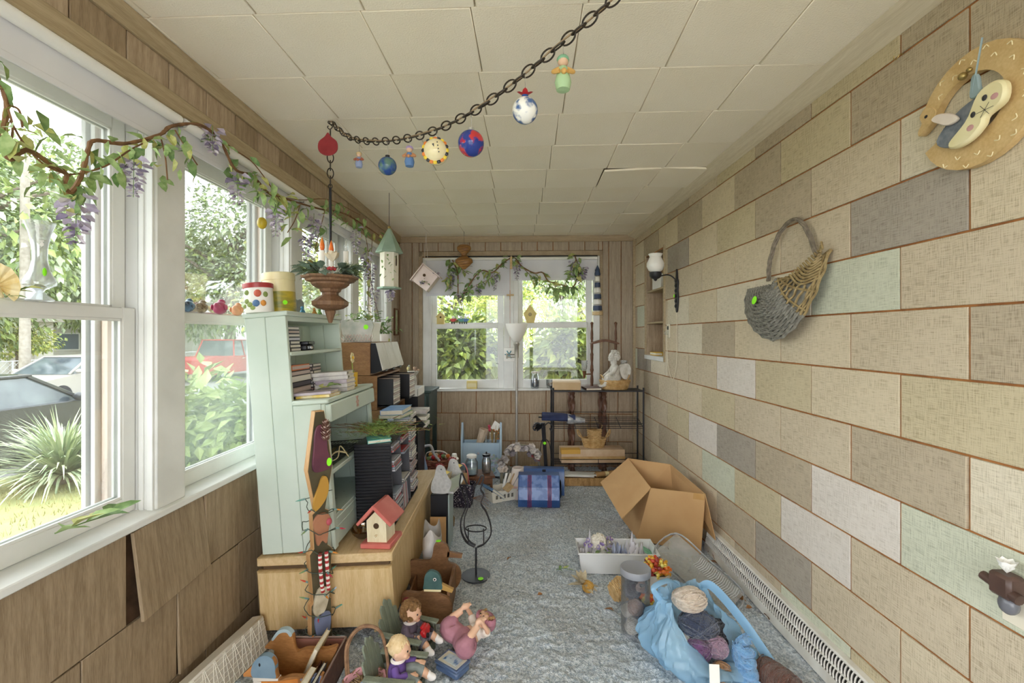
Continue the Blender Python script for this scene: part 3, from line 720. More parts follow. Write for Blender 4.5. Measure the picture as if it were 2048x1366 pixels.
# ================================================================ left side furniture
oakL = wood('light_oak', '#d9bf92', '#c2a370', stretch=(16, 16, 1.4)); oakLx = wood('light_oak_x', '#dcc39a', '#c6a878', stretch=(16, 1.4, 16))
MD = T(-.53, 2.08, 0) @ Ry(-R(2.4))
d = thing('low_cabinet', 'long light oak low cabinet under the mint hutch with a plain end door', 'cabinet', MD)
b = MB(); b.bx(-.575, -.005, .02, 1.25, .075, .345, .004); b.build('body', oakL, d)
MB().bx(-.61, .008, -.01, 1.28, .362, .4025, .004).build('top', oakLx, d)
MB().bx(-.585, -.01, .0, 1.26, .345, .363).build('shade_strip', mat('recess_shade', '#5a452e', rough=.8), d)  # dark strip paints in the shade of the gap below the top
e = MB(); e.prism([(-.60, .078), (.012, .078), (.005, .345), (-.607, .345)], .045, bev=.012, M=T(0, -.005, 0)); e.build('end_panel', oakL, d)
for x in (-.53, -.09):
    for y in (.08, 1.18): MB().bx(x-.022, x+.022, y-.022, y+.022, (.026 if x < -.3 else 0)-.004, .08, .004).build('leg', oakL, d)

mint = mat('mint_paint', '#ccd7cd', '#c1cfc3', scale=3.5, rough=.45, bump=.05, bscale=25)
speck = mat('mint_dirty', '#bccbc2', '#7d8c80', scale=38, rough=.55, contrast=(.62, .8))
MH = T(-.80, 2.09, .407) @ Ry(-R(4.4))
HW = .665
h = thing('painted_hutch', 'mint green painted wooden hutch desk with open shelves, leaning against the left windows', 'hutch', MH)
def sidep(y0, inner):
    a = MB(); a.bx(-.34, -.247, y0, y0+.02, 0, 1.09, .0025); a.build('side_plank', mint, h)
    a = MB(); a.bx(-.246, -.151, y0, y0+.02, 0, 1.09, .0025); a.build('side_plank', mint, h)
    a = MB(); a.bx(-.15, -.02, y0, y0+.02, 0, .672, .0025); a.build('side_plank', mint, h)
sidep(0, 0); sidep(HW-.02, 1)
MB().bx(-.02, 0, -.002, .034, 0, .672, .004).build('front_stile', mint, h); MB().bx(-.02, 0, HW-.034, HW+.002, 0, .672, .004).build('front_stile', mint, h)
for k in range(3):
    w = (HW-.044)/3; MB().bx(-.336, -.326, .022+k*w, .02+(k+1)*w, .0, 1.08, .002).build('back_board', mint, h)
MB().bx(-.348, -.14, -.008, HW+.008, 1.09, 1.112, .004).build('top', mint, h)
MB().bx(-.326, -.152, .02, HW-.02, .902, .922, .003).build('upper_shelf', mint, h)
MB().bx(-.326, -.152, .02, HW-.02, 1.066, 1.09, .002).build('top_rail', mint, h)
dt = MB(); dt.bx(-.149, .018, -.012, HW+.012, .672, .695, .006); dt.bx(-.326, -.149, .02, HW-.02, .672, .695); dt.build('desk_top', mint, h)
MB().bx(-.16, -.145, .015, HW-.015, .905, .92, .002).build('shelf_lip', mint, h)
dr = MB(); dr.bx(-.005, .024, .0, HW, .585, .668, .006); dro = dr.build('drawer', mint, h)
tb = MB()
for (yy, zz, r) in ((.0, 0, .017), (0, .021, .012), (-.013, .03, .006), (.013, .03, .006), (-.016, .004, .007), (.016, .004, .007), (-.01, -.017, .008), (.01, -.017, .008)):
    tb.ball((.0245, .36+yy, .625+zz), (.002, r, r), 10, 6)
tb.build('painted_bear', mat('bear_paint', '#c9a79b', '#a8847a', scale=60, rough=.7), dro)
for z, m in ((.335, mint), (.128, speck)): MB().bx(-.326, -.004, .02, HW-.02, z, z+.02, .003).build('lower_shelf', m, h)
MB().bx(-.016, -.002, .034, HW-.034, .01, .13, .003).build('kick_board', mint, h)
MB().bx(-.012, .0, .034, HW-.034, .085, .092, .001).build('kick_bead', mint, h)

# ---- small stackables
paper = mat('paper_edge', '#e8e2d3', '#d6cdb8', scale=40, rough=.9, stretch=(1, 1, 12))
clear = glassmat('clear_plastic', (.96, .96, .97), dust=.12, gloss=.08, rough=.1)
_cases = {}
def case_mesh(key, w, d, t, cover, spine):
    if key in _cases: return _cases[key]
    m = MB(); m.bx(-w/2, w/2, -d/2, d/2, 0, t, .001); m.bx(w/2-.001, w/2+.0006, -d/2+.004, d/2-.004, t*.2, t*.8, mi=1); m.bx(-w/2+.004, w/2-.004, -d/2-.0006, -d/2+.001, t*.2, t*.8, mi=1)
    m.bx(-w/2+.006, w/2-.006, -d/2+.004, d/2-.004, t-.001, t+.0004, mi=1)
    me = bpy.data.meshes.new(key); me.from_pydata([tuple(v) for v in m.v], [], m.f); me.polygons.foreach_set('material_index', m.mi)
    me.materials.append(cover); me.materials.append(spine); me.update(); _cases[key] = me; return me
cdp = mat('cd_plastic', '#8d8f94', rough=.15, spec=.6)
sp = [mat('spine_%d' % i, c, rough=.5) for i, c in enumerate(('#d8d4cc', '#b9a7a0', '#c8c7d2', '#a98a86', '#e4dfd2', '#8f98a8', '#b23b3f', '#5d7fae', '#cfc49a', '#4d4a50'))]
rc = random.Random(19)
ORD = ['first', 'second', 'third', 'fourth', 'fifth', 'sixth', 'seventh', 'eighth', 'ninth', 'tenth', 'eleventh', 'twelfth', 'thirteenth', 'fourteenth', 'fifteenth']
BAY = ['near top', 'near upper', 'near lower', 'near bottom', 'middle top', 'middle upper', 'middle lower', 'far top', 'far middle', 'far bottom']
def cd(M, group, label, spine=None, key='cd'):
    i = rc.randrange(len(sp)-3) if spine is None else spine
    o = put('compact_disc_case', case_mesh('%s%d' % (key, i), .125, .142, .0104, cdp, sp[i]), None, M)
    return tag(o, label, 'disc case', group)
def cassette(M, group, label, c=0, w=.07, d=.109, t=.0165, key='cassette', cover=None, name='cassette_case'):
    o = put(name, case_mesh('%s%d' % (key, c), w, d, t, cover or sp[4], sp[c]), None, M)
    return tag(o, label, 'cassette', group)
# cassettes on the upper shelf
for i in range(7):
    cassette(MH @ T(-.20+rc.uniform(-.003, .003), .105, .922+i*.0172) @ Rz(rc.uniform(-.06, .06)), 'cassettes stacked on the upper hutch shelf', 'cassette %s from the bottom of the stack on the upper hutch shelf' % ORD[i], (0, 4, 0, 2, 0, 1, 0)[i], cover=mat('case_dark', '#38363a', rough=.3))
t = thing('camera_case', 'small flat black recorder lying beside cassettes on the upper hutch shelf', 'recorder', MH @ T(-.22, .25, .923) @ Rz(.2))
MB().bx(-.06, .06, -.075, .075, .0, .028, .006).build('body', blackpl, t); MB().bx(-.05, .065, -.06, .08, .028, .046, .004).build('lid', blackpl, t); MB().bx(.06, .068, -.02, .02, .006, .02, .002).build('button', chrome, t)
# tapes under the shelf
vh = [mat('vhs_%d' % i, c, rough=.5) for i, c in enumerate(('#2b2a2f', '#cf6f35', '#d9d3c8', '#3b3335', '#9c8f86'))]
for i, (c, s) in enumerate(((0, 9), (4, 1), (0, 9), (2, 0), (3, 1), (1, 1))):
    o = put('video_tape', case_mesh('vhs%d%d' % (c, s), .105, .19, .026, vh[c], sp[s]), None, MH @ T(-.215, .14, .696+i*.0268) @ Rz(rc.uniform(-.05, .05)))
    tag(o, ('black video tape at the bottom of the desk stack', 'grey brown video tape second from the bottom of the desk stack', 'black video tape third from the bottom of the desk stack', 'pale video tape third from the top of the desk stack', 'dark video tape just under the orange one on the hutch desk', 'orange video tape lying on top of the desk stack')[i], 'tape', 'video tapes stacked on the hutch desk')
for i in range(9):
    cassette(MH @ T(-.2, .325+rc.uniform(-.004, .004), .696+i*.0172) @ Rz(rc.uniform(-.08, .08)), 'cassettes stacked behind the video tapes', 'cassette %s from the bottom of the pale stack behind the video tapes' % ORD[i], (1, 3, 0, 2, 1, 0, 4, 1, 0)[i], cover=vh[3])
def book(name, label, M, w, dd, t, col, cat='book', group=None, title=None):
    o = thing(name, label, cat, M, group)
    c = MB(); c.bx(-w/2, w/2, -dd/2, dd/2, 0, .0025, .0008); c.bx(-w/2, w/2, -dd/2, dd/2, t-.0025, t, .0008); c.bx(-w/2, -w/2+.003, -dd/2, dd/2, 0, t, .0008)
    c.build('cover', col, o); MB().bx(-w/2+.003, w/2-.005, -dd/2+.004, dd/2-.004, .0025, t-.0025).build('pages', paper, o)
    return o
bk = {n: mat('book_'+n, a, b, scale=20, rough=.5) for n, a, b in (('white', '#dcd8d2', '#b9b3b4'), ('yellow', '#e0c04e', '#efe6c8'), ('grey', '#a8a4a6', '#cfc9c6'), ('teal', '#5fb9b8', '#7fcbc4'), ('blue', '#6f93c4', '#8fb0d6'), ('lilac', '#b3a6b4', '#cdc3c8'), ('brown', '#6b4a3c', '#5a3c30'), ('green', '#8fae7c', '#a9c294'), ('tan', '#c9ab7c', '#b8976a'), ('dblue', '#4d6f92', '#6586a8'))}
book('paperback', 'yellow edged paperback lying lowest at the near corner of the hutch desk', MH @ T(-.07, .1, .696) @ Rz(1.45), .11, .17, .014, bk['yellow'], group='paperbacks on the hutch desk')
book('paperback', 'white paperback lying on the yellow edged one on the hutch desk', MH @ T(-.085, .1, .7105) @ Rz(1.6), .115, .19, .013, bk['lilac'], group='paperbacks on the hutch desk')
lab = ('grey paperback at the bottom of the stack on the hutch desk', 'white book second from the bottom in the hutch desk stack', 'silvery book in the middle of the hutch desk stack', 'white video box second from the top of the hutch desk stack', 'white video box numbered on its spine topping the hutch desk stack')
fontm = mat('spine_print', '#4a4348', rough=.7)
def text(parent, body, size, M, m=fontm, name='lettering', ext=.0003):
    cu = bpy.data.curves.new(name, 'FONT'); cu.body = body; cu.size = size; cu.extrude = ext; cu.align_x = 'CENTER'; cu.align_y = 'CENTER'; cu.resolution_u = 2
    o = bpy.data.objects.new(name, cu); C.objects.link(o); bpy.context.view_layer.update()
    me = bpy.data.meshes.new_from_object(o.evaluated_get(bpy.context.evaluated_depsgraph_get())); bpy.data.objects.remove(o)
    me.materials.clear(); me.materials.append(m); return put(name, me, parent, M)
for i in range(5):
    o = book('boxed_video', lab[i], MH @ T(-.08, .33+rc.uniform(-.02, .01), .696+i*.021) @ Rz(1.57+rc.uniform(-.12, .12)), .105, .19, .0205, bk[('grey', 'white', 'lilac', 'white', 'white')[i]], group='boxed videos on the hutch desk')
    if i >= 3: text(o, '101', .017, T(-.04, -.0955, .010) @ Rx(PI/2) @ Rz(0))
lm = MB()
sprig_g = leafm('silk_leaf', '#7f9c5c', '#a8bd80', rough=.6); sprig_d = leafm('silk_leaf_dark', '#5d7d48', '#86a068', rough=.6); sprig_y = leafm('silk_leaf_yellow', '#a9ad5c', '#c9c988', rough=.6)
stemb = mat('vine_stem', '#6b4c34', '#8d6a48', scale=30, rough=.8)
def leafmesh(key, m, l=1, w=.5):
    if key in _cases: return _cases[key]
    b_ = MB().leaf(None, l, w, .25, .18); me = bpy.data.meshes.new(key); me.from_pydata([tuple(v) for v in b_.v], [], b_.f)
    me.polygons.foreach_set('use_smooth', [True]*len(b_.f)); me.materials.append(m); me.update(); _cases[key] = me; return me
LEAF = [leafmesh('lf0', sprig_g), leafmesh('lf1', sprig_d), leafmesh('lf2', sprig_y), leafmesh('lf3', sprig_g, 1, .38)]
def sprig(label, M, pts, n, size, seed, cat='leaf sprig', name='leaf_sprig'):
    rnd = random.Random(seed); t = thing(name, label, cat, M); P = bez(pts, 6)
    MB().tube(P, .0018, 5).build('stem', sprig_d, t)
    for i in range(n):
        k = int((i+.6)/n*(len(P)-1)); s = 1 if i % 2 else -1
        dr_ = (P[min(k+1, len(P)-1)]-P[max(k-1, 0)]).normalized()
        a = math.atan2(dr_.y, dr_.x)+s*rnd.uniform(.4, 1.0)*(0 if i == n-1 else 1)
        put('leaf', LEAF[rnd.randrange(3)], t, T(*P[k]) @ Rz(a) @ Ry(-rnd.uniform(0, .5)) @ Rx(rnd.uniform(-.4, .4)) @ Sc(size, size, size))
    return t
sprig('small silk leaf sprig lying across the paperbacks on the hutch desk', MH @ T(-.06, .12, .73), [(-.02, 0, 0), (.01, .08, .008), (.03, .17, .004)], 7, .05, 5)
# yellow flower pot ornament
t = thing('flower_ornament', 'yellow wooden daisy in a small yellow pot at the far end of the hutch desk', 'ornament', MH @ T(-.045, .52, .696))
ylw = mat('yellow_paint', '#e3b63c', rough=.5); cry = mat('cream_petal', '#f1e3b2', rough=.6)
MB().lathe([(.02, 0), (.026, .075), (.028, .08), (.023, .08), (.02, .07)], 16).build('pot', ylw, t)
MB().tube([(0, 0, .06), (0, 0, .15)], .003, 6).build('stem', lf_b, t)
f = MB()
for k in range(7):
    a = 2*PI*k/7; f.ball((.004, .02*math.cos(a), .165+.02*math.sin(a)), (.004, .012, .012), 8, 5)
f.ball((.008, 0, .165), (.005, .01, .01), 8, 6, mi=1); f.build('blossom', [cry, ylw], t)
for s in (-1, 1): put('leaf', LEAF[0], t, T(0, 0, .08) @ Rz(s*PI/2) @ Ry(-.3) @ Sc(.05, .05, .05))

# ---- on top of the hutch
crm = mat('cream_tin', '#e8dcae', '#dccf9c', scale=6, rough=.35); redl = mat('red_tin', '#a63a3c', rough=.35); wht = mat('white_enamel', '#eceae4', rough=.3); olive = mat('tin_landscape', '#7f8440', '#c2ab3e', scale=9, rough=.35, stretch=(1, 1, 3), contrast=(.4, .6))
t = thing('canister', 'tall cream canister with a landscape print behind the fruit canister on the hutch', 'canister', MH @ T(-.25, .16, 1.112))
MB().lathe([(.072, 0), (.072, .105)], 28).build('printed_band', olive, t); MB().lathe([(.0725, .105), (.072, .165)], 28).build('upper_band', crm, t)
MB().lathe([(.075, .163), (.076, .168), (.076, .196), (.07, .2), (0, .2)], 28).build('lid', crm, t)
MB().lathe([(.0, .0), (.011, .0), (.011, .0015), (0, .0015)], 14, M=T(.05, -.053, .05) @ Rz(-.8) @ Ry(PI/2)).build('price_sticker', green_st, t)
t = thing('canister', 'short white canister painted with fruit and topped by a red lid on the hutch', 'canister', MH @ T(-.275, .045-.028, 1.112))
MB().lathe([(.058, 0), (.06, .004), (.06, .115)], 28).build('body', wht, t); MB().lathe([(.063, .112), (.064, .118), (.064, .132), (.06, .135), (0, .135)], 28).build('lid', redl, t)
fr = [mat('fruit_red', '#c05a45', rough=.5), mat('fruit_blue', '#4f6f97', rough=.5), lf_m, mat('fruit_orange', '#d9923f', rough=.5)]
p = MB()
for a, z, r, mi in ((-1.15, .085, .017, 0), (-1.3, .04, .016, 1), (-1.75, .035, .012, 2), (-2.0, .05, .012, 2), (-1.95, .09, .012, 2), (-.8, .04, .014, 3), (-2.3, .03, .01, 2), (-.6, .08, .013, 2), (-1.55, .02, .01, 2)):
    p.ball((.0595*math.cos(a), .0595*math.sin(a), z), (r*abs(math.sin(a))+.002, r*abs(math.cos(a))+.002, r), 10, 6, mi=mi)
p.build('fruit_painting', fr, t)
# slate plaque, wire ornament and tiny figures near the far end of the top
t = thing('slate_plaque', 'small grey slate plaque standing on the far end of the hutch top', 'plaque', MH @ T(-.28, .36, 1.112) @ Rz(1.25))
MB().prism([(-.07, 0), (.07, 0), (.075, .075), (.05, .095), (.03, .088), (0, .1), (-.035, .09), (-.072, .07)], .01, bev=.002).build('slab', mat('slate', '#a9b0ae', '#8d9492', scale=14, rough=.7), t)
t = thing('wire_ornament', 'white wire heart ornament beside the slate plaque on the hutch top', 'ornament', MH @ T(-.27, .235, 1.112) @ Rz(.3))
for k, s in enumerate((.03, .022)):
    MB().tube([(s*math.sin(a)**3, 0, .045+s*(.8*math.cos(a)-.32*math.cos(2*a)-.12*math.cos(3*a))) for a in [2*PI*i/24 for i in range(24)]], .002, 5, closed=True).build('wire_heart', wht, t)
MB().lathe([(.03, 0), (.03, .006), (.0, .008)], 16).build('base', wht, t)
for i, (yy, c, lb) in enumerate(((.285, '#4f8fb0', 'tiny blue glazed figurine on the hutch top'), (.43, '#b9853f', 'tiny amber glazed figurine at the far end of the hutch top'), (.5, '#6f9a54', 'tiny green glazed figurine next to the amber one on the hutch top'))):
    t = thing('figurine', lb, 'figurine', MH @ T(-.2, yy, 1.112), 'tiny figurines on the hutch')
    m_ = mat('glaze_%d' % i, c, rough=.2)
    MB().lathe([(.013, 0), (.015, .01), (.008, .025), (.0, .03)], 10).build('body', m_, t); MB().ball((0, 0, .034), .009, 8, 6).build('head', m_, t)

# ---- lower hutch shelf: wire tray and ribbon
t = thing('wire_tray', 'dark wire mesh tray lying on the lower hutch shelf', 'tray', MH @ T(-.15, .33, .356))
m = MB()
for i in range(13):
    x = -.13+i*.0205; m.tube([(x, -.26, .02), (x, .26, .02)], .0016, 4)
for i in range(12):
    y = -.26+i*.047; m.tube([(-.13, y, .02), (.12, y, .02)], .0012, 4)
m.build('mesh', black, t); MB().tube([(-.13, -.26, .02), (.12, -.26, .02), (.12, .26, .02), (-.13, .26, .02)], .003, 6, closed=True).build('rim', black, t)
MB().bx(-.125, .115, -.255, .255, .0, .004).build('sheet', mat('dusty_sheet', '#6f7c74', '#4b544e', scale=30, rough=.8), t)
t = thing('ribbon_bow', 'dark butterfly clip with straw ribbon on the lower hutch shelf', 'bow', MH @ T(-.06, .09, .372))
for s in (-1, 1): put('leaf', leafmesh('bowl', mat('bow_dark', '#3a3430', '#7d7447', scale=30)), t, Rz(s*.6+1.6) @ Ry(-.9) @ Sc(.1, .1, .1))
MB().tube(bez([(0, 0, 0), (.03, .06, .04), (.06, .12, .02), (.03, .2, .005)], 6), .004, 5, flat=(1, .4)).build('ribbon', mat('straw_ribbon', '#c9bb94', rough=.7), t)
MB().tube(bez([(0, .02, 0), (.05, .03, .02), (.04, .1, .06), (.07, .12, .0)], 6), .003, 5).build('ribbon', mat('straw_ribbon', '#c9bb94'), t)
# ---- on the low cabinet: amber bowl, birdhouse, disc rack
t = thing('glass_bowl', 'small amber glass bowl tipped on the low cabinet beside the hutch kick board', 'bowl', MD @ T(-.18, .165, .405) @ Rx(.12))
MB().lathe([(.022, 0), (.03, .006), (.05, .03), (.055, .045), (.052, .045), (.046, .03), (.026, .01), (0, .008)], 22).build('bowl', glassmat('amber_glass', (.62, .44, .1), dust=.02, gloss=.12), t)
pkp = mat('pink_red_paint', '#cf7a70', '#c2655c', scale=7, rough=.6); crmw = wood('cream_wood', '#e9dfc2', '#d8cba4', stretch=(14, 14, 1.6))
MBH = MD @ T(-.068, .085, .4035) @ Rz(R(-8))
t = thing('birdhouse', 'cream wooden birdhouse with a pitched coral red roof on the low cabinet', 'birdhouse', MBH)
MB().bx(-.078, .07, -.06, .09, 0, .024, .004).build('base', pkp, t)
MB().prism([(-.05, .024), (.045, .024), (.045, .125), (-.0025, .17), (-.05, .125)], .1, M=T(0, .01, 0)).build('box', crmw, t)
for s in (-1, 1):
    q = MB(); q.box((.058, 0, 0), (.12, .165, .016), .004); q.build('roof_panel', pkp, t, T(-.0025, .012, .196) @ (Ry(R(45)) if s > 0 else (Rz(PI) @ Ry(R(45)))))
MB().lathe([(0, 0), (.0135, 0), (.0135, .001), (0, .001)], 18, M=T(-.003, -.0405, .1) @ Rx(PI/2)).build('entrance_hole', mat('hole_dark', '#4a3621', rough=.9), t)
MB().tube([(-.003, -.04, .058), (-.003, -.065, .058)], .0045, 8).build('perch', crmw, t)
MB().lathe([(0, 0), (.012, 0), (.012, .001), (0, .001)], 14, M=T(-.045, -.04, .163) @ Ry(-R(45))).build('price_sticker', green_st, t)
# black disc rack
MR = MD @ T(-.245, .27, .4035)
RW, RD, RH = .19, .60, .425
t = thing('disc_rack', 'black ribbed plastic disc rack with three open columns on the low cabinet', 'rack', MR)
q = MB(); q.bx(0, RW, 0, .008, 0, RH)
for k in range(26): q.bx(.002, RW-.002, -.005, .002, .006+k*.016, .018+k*.016, .002)
q.build('end_panel', blackpl, t)
rib = mat('rack_seam', '#84848c', rough=.5)
MB().bx(0, .006, 0, RD, 0, RH).build('back_panel', blackpl, t)
MB().bx(0, RW, RD-.008, RD, 0, RH).build('end_panel', blackpl, t)
for k in (1, 2):
    q = MB(); q.bx(.006, RW, k*RD/3-.004, k*RD/3+.004, 0, RH); q.build('divider', mat('rack_divider', '#55555c', rough=.5), t)
MB().bx(0, RW, 0, RD, -.0015, .006).build('base', blackpl, t); MB().bx(0, RW, 0, RD, RH, RH+.006).build('top', blackpl, t)
for i, (col, z0, n) in enumerate(((0, .37, 3), (0, .27, 5), (0, .05, 9), (0, .01, 3), (1, .37, 3), (1, .31, 2), (1, .15, 2), (2, .225, 15), (2, .14, 6), (2, .03, 8))):
    for j in range(n):
        cd(MR @ T(RW-.06+rc.uniform(-.004, .012), (col+.5)*RD/3+rc.uniform(-.003, .003), z0+.007+j*.0118) @ Rx(rc.uniform(-.004, .004)), 'disc cases in the black rack', 'flat disc case %s from the bottom of the %s bay in the black rack' % (ORD[j], BAY[i]))
for j in range(5):
    cd(MR @ T(RW-.06, RD/3+.03+j*.022, .08) @ Rx(PI/2+.06*(j-1)), 'disc cases standing in the black rack', 'disc case standing upright %s from the near divider of the black rack' % ORD[j], (6, 0, 3, 6, 2)[j])
# greenery nest on the rack
book('thin_book', 'thin turquoise book lying on the black disc rack under the greenery', MR @ T(.1, .1, RH+.007) @ Rz(.35), .12, .17, .018, bk['teal'])
t = thing('pine_spray', 'artificial pine and twig spray lying on top of the black disc rack', 'greenery', MR @ T(.11, .14, RH+.03))
rp = random.Random(31); q = MB()
for i in range(26):
    a = rp.choice((0, PI))+rp.gauss(0, .5); l = rp.uniform(.1, .3)
    st_ = Vector((rp.uniform(-.05, .05), rp.uniform(-.05, .05), rp.uniform(0, .03))); en = st_+Vector((math.cos(a)*l, math.sin(a)*l*.7, rp.uniform(-.01, .07)))
    q.tube([st_, (st_+en)/2+Vector((0, 0, rp.uniform(0, .02))), en], [.003, .0022, .0012], 4)
q.build('twigs', stemb, t, kind='stuff')
nd = MB()
for i in range(1500):
    a = rp.uniform(0, 2*PI); r_ = abs(rp.gauss(0, .075)); p0 = Vector((math.cos(a)*r_*1.25, math.sin(a)*r_, rp.uniform(0, .05)))
    dd_ = Vector((rp.uniform(-1, 1), rp.uniform(-1, 1), rp.uniform(-.1, .6))).normalized()*rp.uniform(.025, .06); s_ = dd_.orthogonal().normalized()*.0012
    nd.add([p0-s_, p0+s_, p0+dd_], [(0, 1, 2)], rp.randrange(3))
nd.build('needles', [leafm('needle_a', '#6f8c3c', '#8aa34e'), leafm('needle_b', '#8fa352', '#a9b568'), leafm('needle_c', '#5d7440', '#7d9058')], t, smooth=0, kind='stuff')
for k in range(9):
    put('leaf', LEAF[k % 2], t, T(rp.uniform(-.05, .09), rp.uniform(-.05, .05), .05) @ Rz(rp.uniform(0, 6)) @ Ry(-.3) @ Sc(.06, .06, .06))
for k in range(3): put('blue_leaf', leafmesh('blf', mat('blue_leaf', '#93a7c4', '#b7c4d8', scale=20), 1, .7), t, T(.02+k*.02, -.01+k*.015, .06) @ Rz(k*1.4) @ Ry(-.4) @ Sc(.05, .05, .05))
# stacks behind on the rack
for j in range(5): cd(MR @ T(.12, .5, RH+.007+j*.0112) @ Rz(.1*j-.2), 'disc cases piled on the black rack', 'disc case %s from the bottom of the loose pile on the black rack' % ORD[j], (2, 5, 0, 2, 5)[j])
book('hardback', 'pale green book lying lower in the pile on the far end of the black rack', MR @ T(.1, .5, RH+.064) @ Rz(-.2), .14, .2, .022, bk['green'])
book('hardback', 'blue book in clear wrap topping the pile behind the pine spray', MR @ T(.1, .5, RH+.087) @ Rz(-.05), .14, .21, .03, bk['blue'])

# ---- wood-grain cassette cabinets
walnut = wood('woodgrain_vinyl', '#9c744c', '#7a5635', stretch=(3, 3, 12), rough=.45)
drw = mat('cabinet_drawer_white', '#e3e0d8', '#d3cfc4', scale=8, rough=.5)
units = [(.412, .255, 1.23, -.80, 'lowest'), (.668, .235, 1.23, -.83, 'third'), (.904, .225, 1.23, -.87, 'second'), (1.13, .215, 1.23, -.915, 'top')]
for ui, (z, hh, _, xf, nm) in enumerate(units):
    MU = T(xf, 2.965, z)
    t = thing('cassette_cabinet', ('lowest wood-grain media cabinet in the leaning stack behind the hutch', 'wood-grain media cabinet second from the bottom with open sleeves', 'wood-grain media cabinet second from the top with pulled out cassette trays', 'topmost wood-grain media cabinet with slanted white drawer fronts')[ui], 'cabinet', MU, 'media cabinets stacked behind the hutch')
    dpt = .225
    MB().bx(-dpt, 0, 0, .012, 0, hh-.002, .001).build('side_panel', walnut, t); MB().bx(-dpt, 0, .6, .612, 0, hh-.002, .001).build('side_panel', walnut, t)
    q = MB(); q.bx(-dpt, 0, .012, .6, hh-.014, hh-.002); q.bx(-dpt, 0, .012, .6, 0, .012); q.bx(-dpt, -dpt+.01, .012, .6, .012, hh-.014); q.build('carcass', walnut, t)
    for k in range(3):
        y0 = .02+k*.194
        if ui == 3:
            wdg = MB(); wdg.prism([(-.02, .012), (.02, .012), (.075, .03), (.078, .045), (.03, hh-.004), (-.02, hh-.004)], .186, M=T(0, y0+.095, 0)); do = wdg.build('drawer', [drw], t)
            sd = MB(); sd.prism([(-.02, .012), (.022, .012), (.074, .03), (.03, hh-.006), (-.02, hh-.006)], .004, M=T(0, y0-.0005, 0)); sd.build('drawer_cheek', blackpl, do)
            MB().box((.052, y0+.095, .026), (.05, .06, .018), .003, M=I4).build('finger_pull', blackpl, do)
        elif ui == 2:
            o_ = (.1, .05, .12)[k]
            wdg = MB(); wdg.bx(-.1, o_, y0, y0+.012, .02, .2, .004); wdg.bx(-.1, o_, y0+.174, y0+.186, .02, .2, .004); wdg.bx(-.1, o_, y0, y0+.186, .018, .03); do = wdg.build('drawer', blackpl, t)
            for j in range(11): MB().bx(-.08, o_+.004, y0+.014, y0+.172, .033+j*.0148, .045+j*.0148, .001).build('cassette_spine', (sp[0], sp[1], sp[4])[j % 3], do)
        else:
            o_ = (.06, .1, .16)[k] if ui == 1 else .03
            wdg = MB(); wdg.prism([(-.02, .02), (o_, .02), (o_+.04, .06), (o_*.3, hh-.03), (-.02, hh-.03)], .012, M=T(0, y0+.006, 0)); do = wdg.build('drawer', blackpl, t)
            for j in range(3):
                q = MB(); q.box((o_*.6+.01, y0+.1, .05+j*.05), (o_+.03, .15, .03), .004); q.build('sleeve', (sp[0], sp[4], bk['white'])[j], do)
# white tray box beside them
t = thing('cardboard_tray', 'white open tray with a dark blue inside on a black stand by the media cabinets', 'tray', T(-.83, 3.75, .905))
MB().bx(-.085, .095, -.14, .14, -.9, 0, .004).build('stand', blackpl, t)
MB().bx(-.08, .09, -.13, .13, 0, .012).build('bottom', bk['dblue'], t)
for a_, b_ in (((-.085, -.078), (-.135, .135)), ((.088, .095), (-.135, .135)), ((-.085, .095), (.128, .135)), ((-.085, .095), (-.135, -.128))): MB().bx(a_[0], a_[1], b_[0], b_[1], 0, .06, .002).build('wall', wht, t)

# planter of ivy on the cabinets
t = thing('planter_box', 'white picket planter painted with garden scene and green sticker on the media cabinets', 'planter', T(-1.03, 3.15, 1.347))
gs = mat('garden_scene', '#9da39a', '#c6c3bb', scale=12, rough=.6)
q = MB(); q.prism([(-.085, 0), (.085, 0), (.11, .11), (.095, .15), (.06, .14), (.03, .155), (-.02, .143), (-.06, .155), (-.105, .14), (-.11, .1)], .012, M=T(0, -.09, 0)); q.build('front_panel', gs, t)
MB().prism([(-.085, 0), (.085, 0), (.11, .14), (-.11, .14)], .012, M=T(0, .09, 0)).build('back_panel', wht, t)
for s in (-1, 1): MB().box((s*.097, 0, .065), (.008, .17, .13), .001, M=I4).build('end_panel', wht, t)
MB().bx(-.084, .084, -.085, .085, .0, .01).build('floor', wht, t)
q = MB()
for k in range(10):
    for s in (-1, 1): q.tube([(-.09+k*.02, -.0985, .004), (-.09+k*.02+s*.03, -.0985, .05)], .0022, 4)
q.build('lattice', mat('lattice_pink', '#d6b3ad', '#c9cfc4', scale=40), t)
MB().lathe([(0, 0), (.016, 0), (.016, .001), (0, .001)], 14, M=T(.06, -.097, .1) @ Rx(PI/2)).build('price_sticker', green_st, t)
rp = random.Random(44)
for k in range(60):
    p_ = Vector((rp.gauss(0, .06), rp.gauss(0, .04), .13+abs(rp.gauss(0, .045)))); put('leaf', LEAF[rp.choice((0, 0, 2, 1))], t, T(*p_) @ Rz(rp.uniform(0, 6.28)) @ Ry(rp.uniform(-.7, .5)) @ Sc(.05, .05, .05))
q = MB()
for k in range(12):
    q.tube([(rp.uniform(-.05, .05), rp.uniform(-.04, .04), .05), (rp.gauss(0, .05), rp.gauss(0, .04), .14), (rp.gauss(0, .07), rp.gauss(0, .05), .2)], .0016, 4)
q.build('stems', sprig_d, t)
t = thing('ivy_plant', 'dark green trailing ivy beside the picket planter', 'plant', T(-.95, 3.42, 1.347))
MB().lathe([(.03, 0), (.04, .05), (.042, .055), (.036, .05), (0, .045)], 14).build('pot', wht, t)
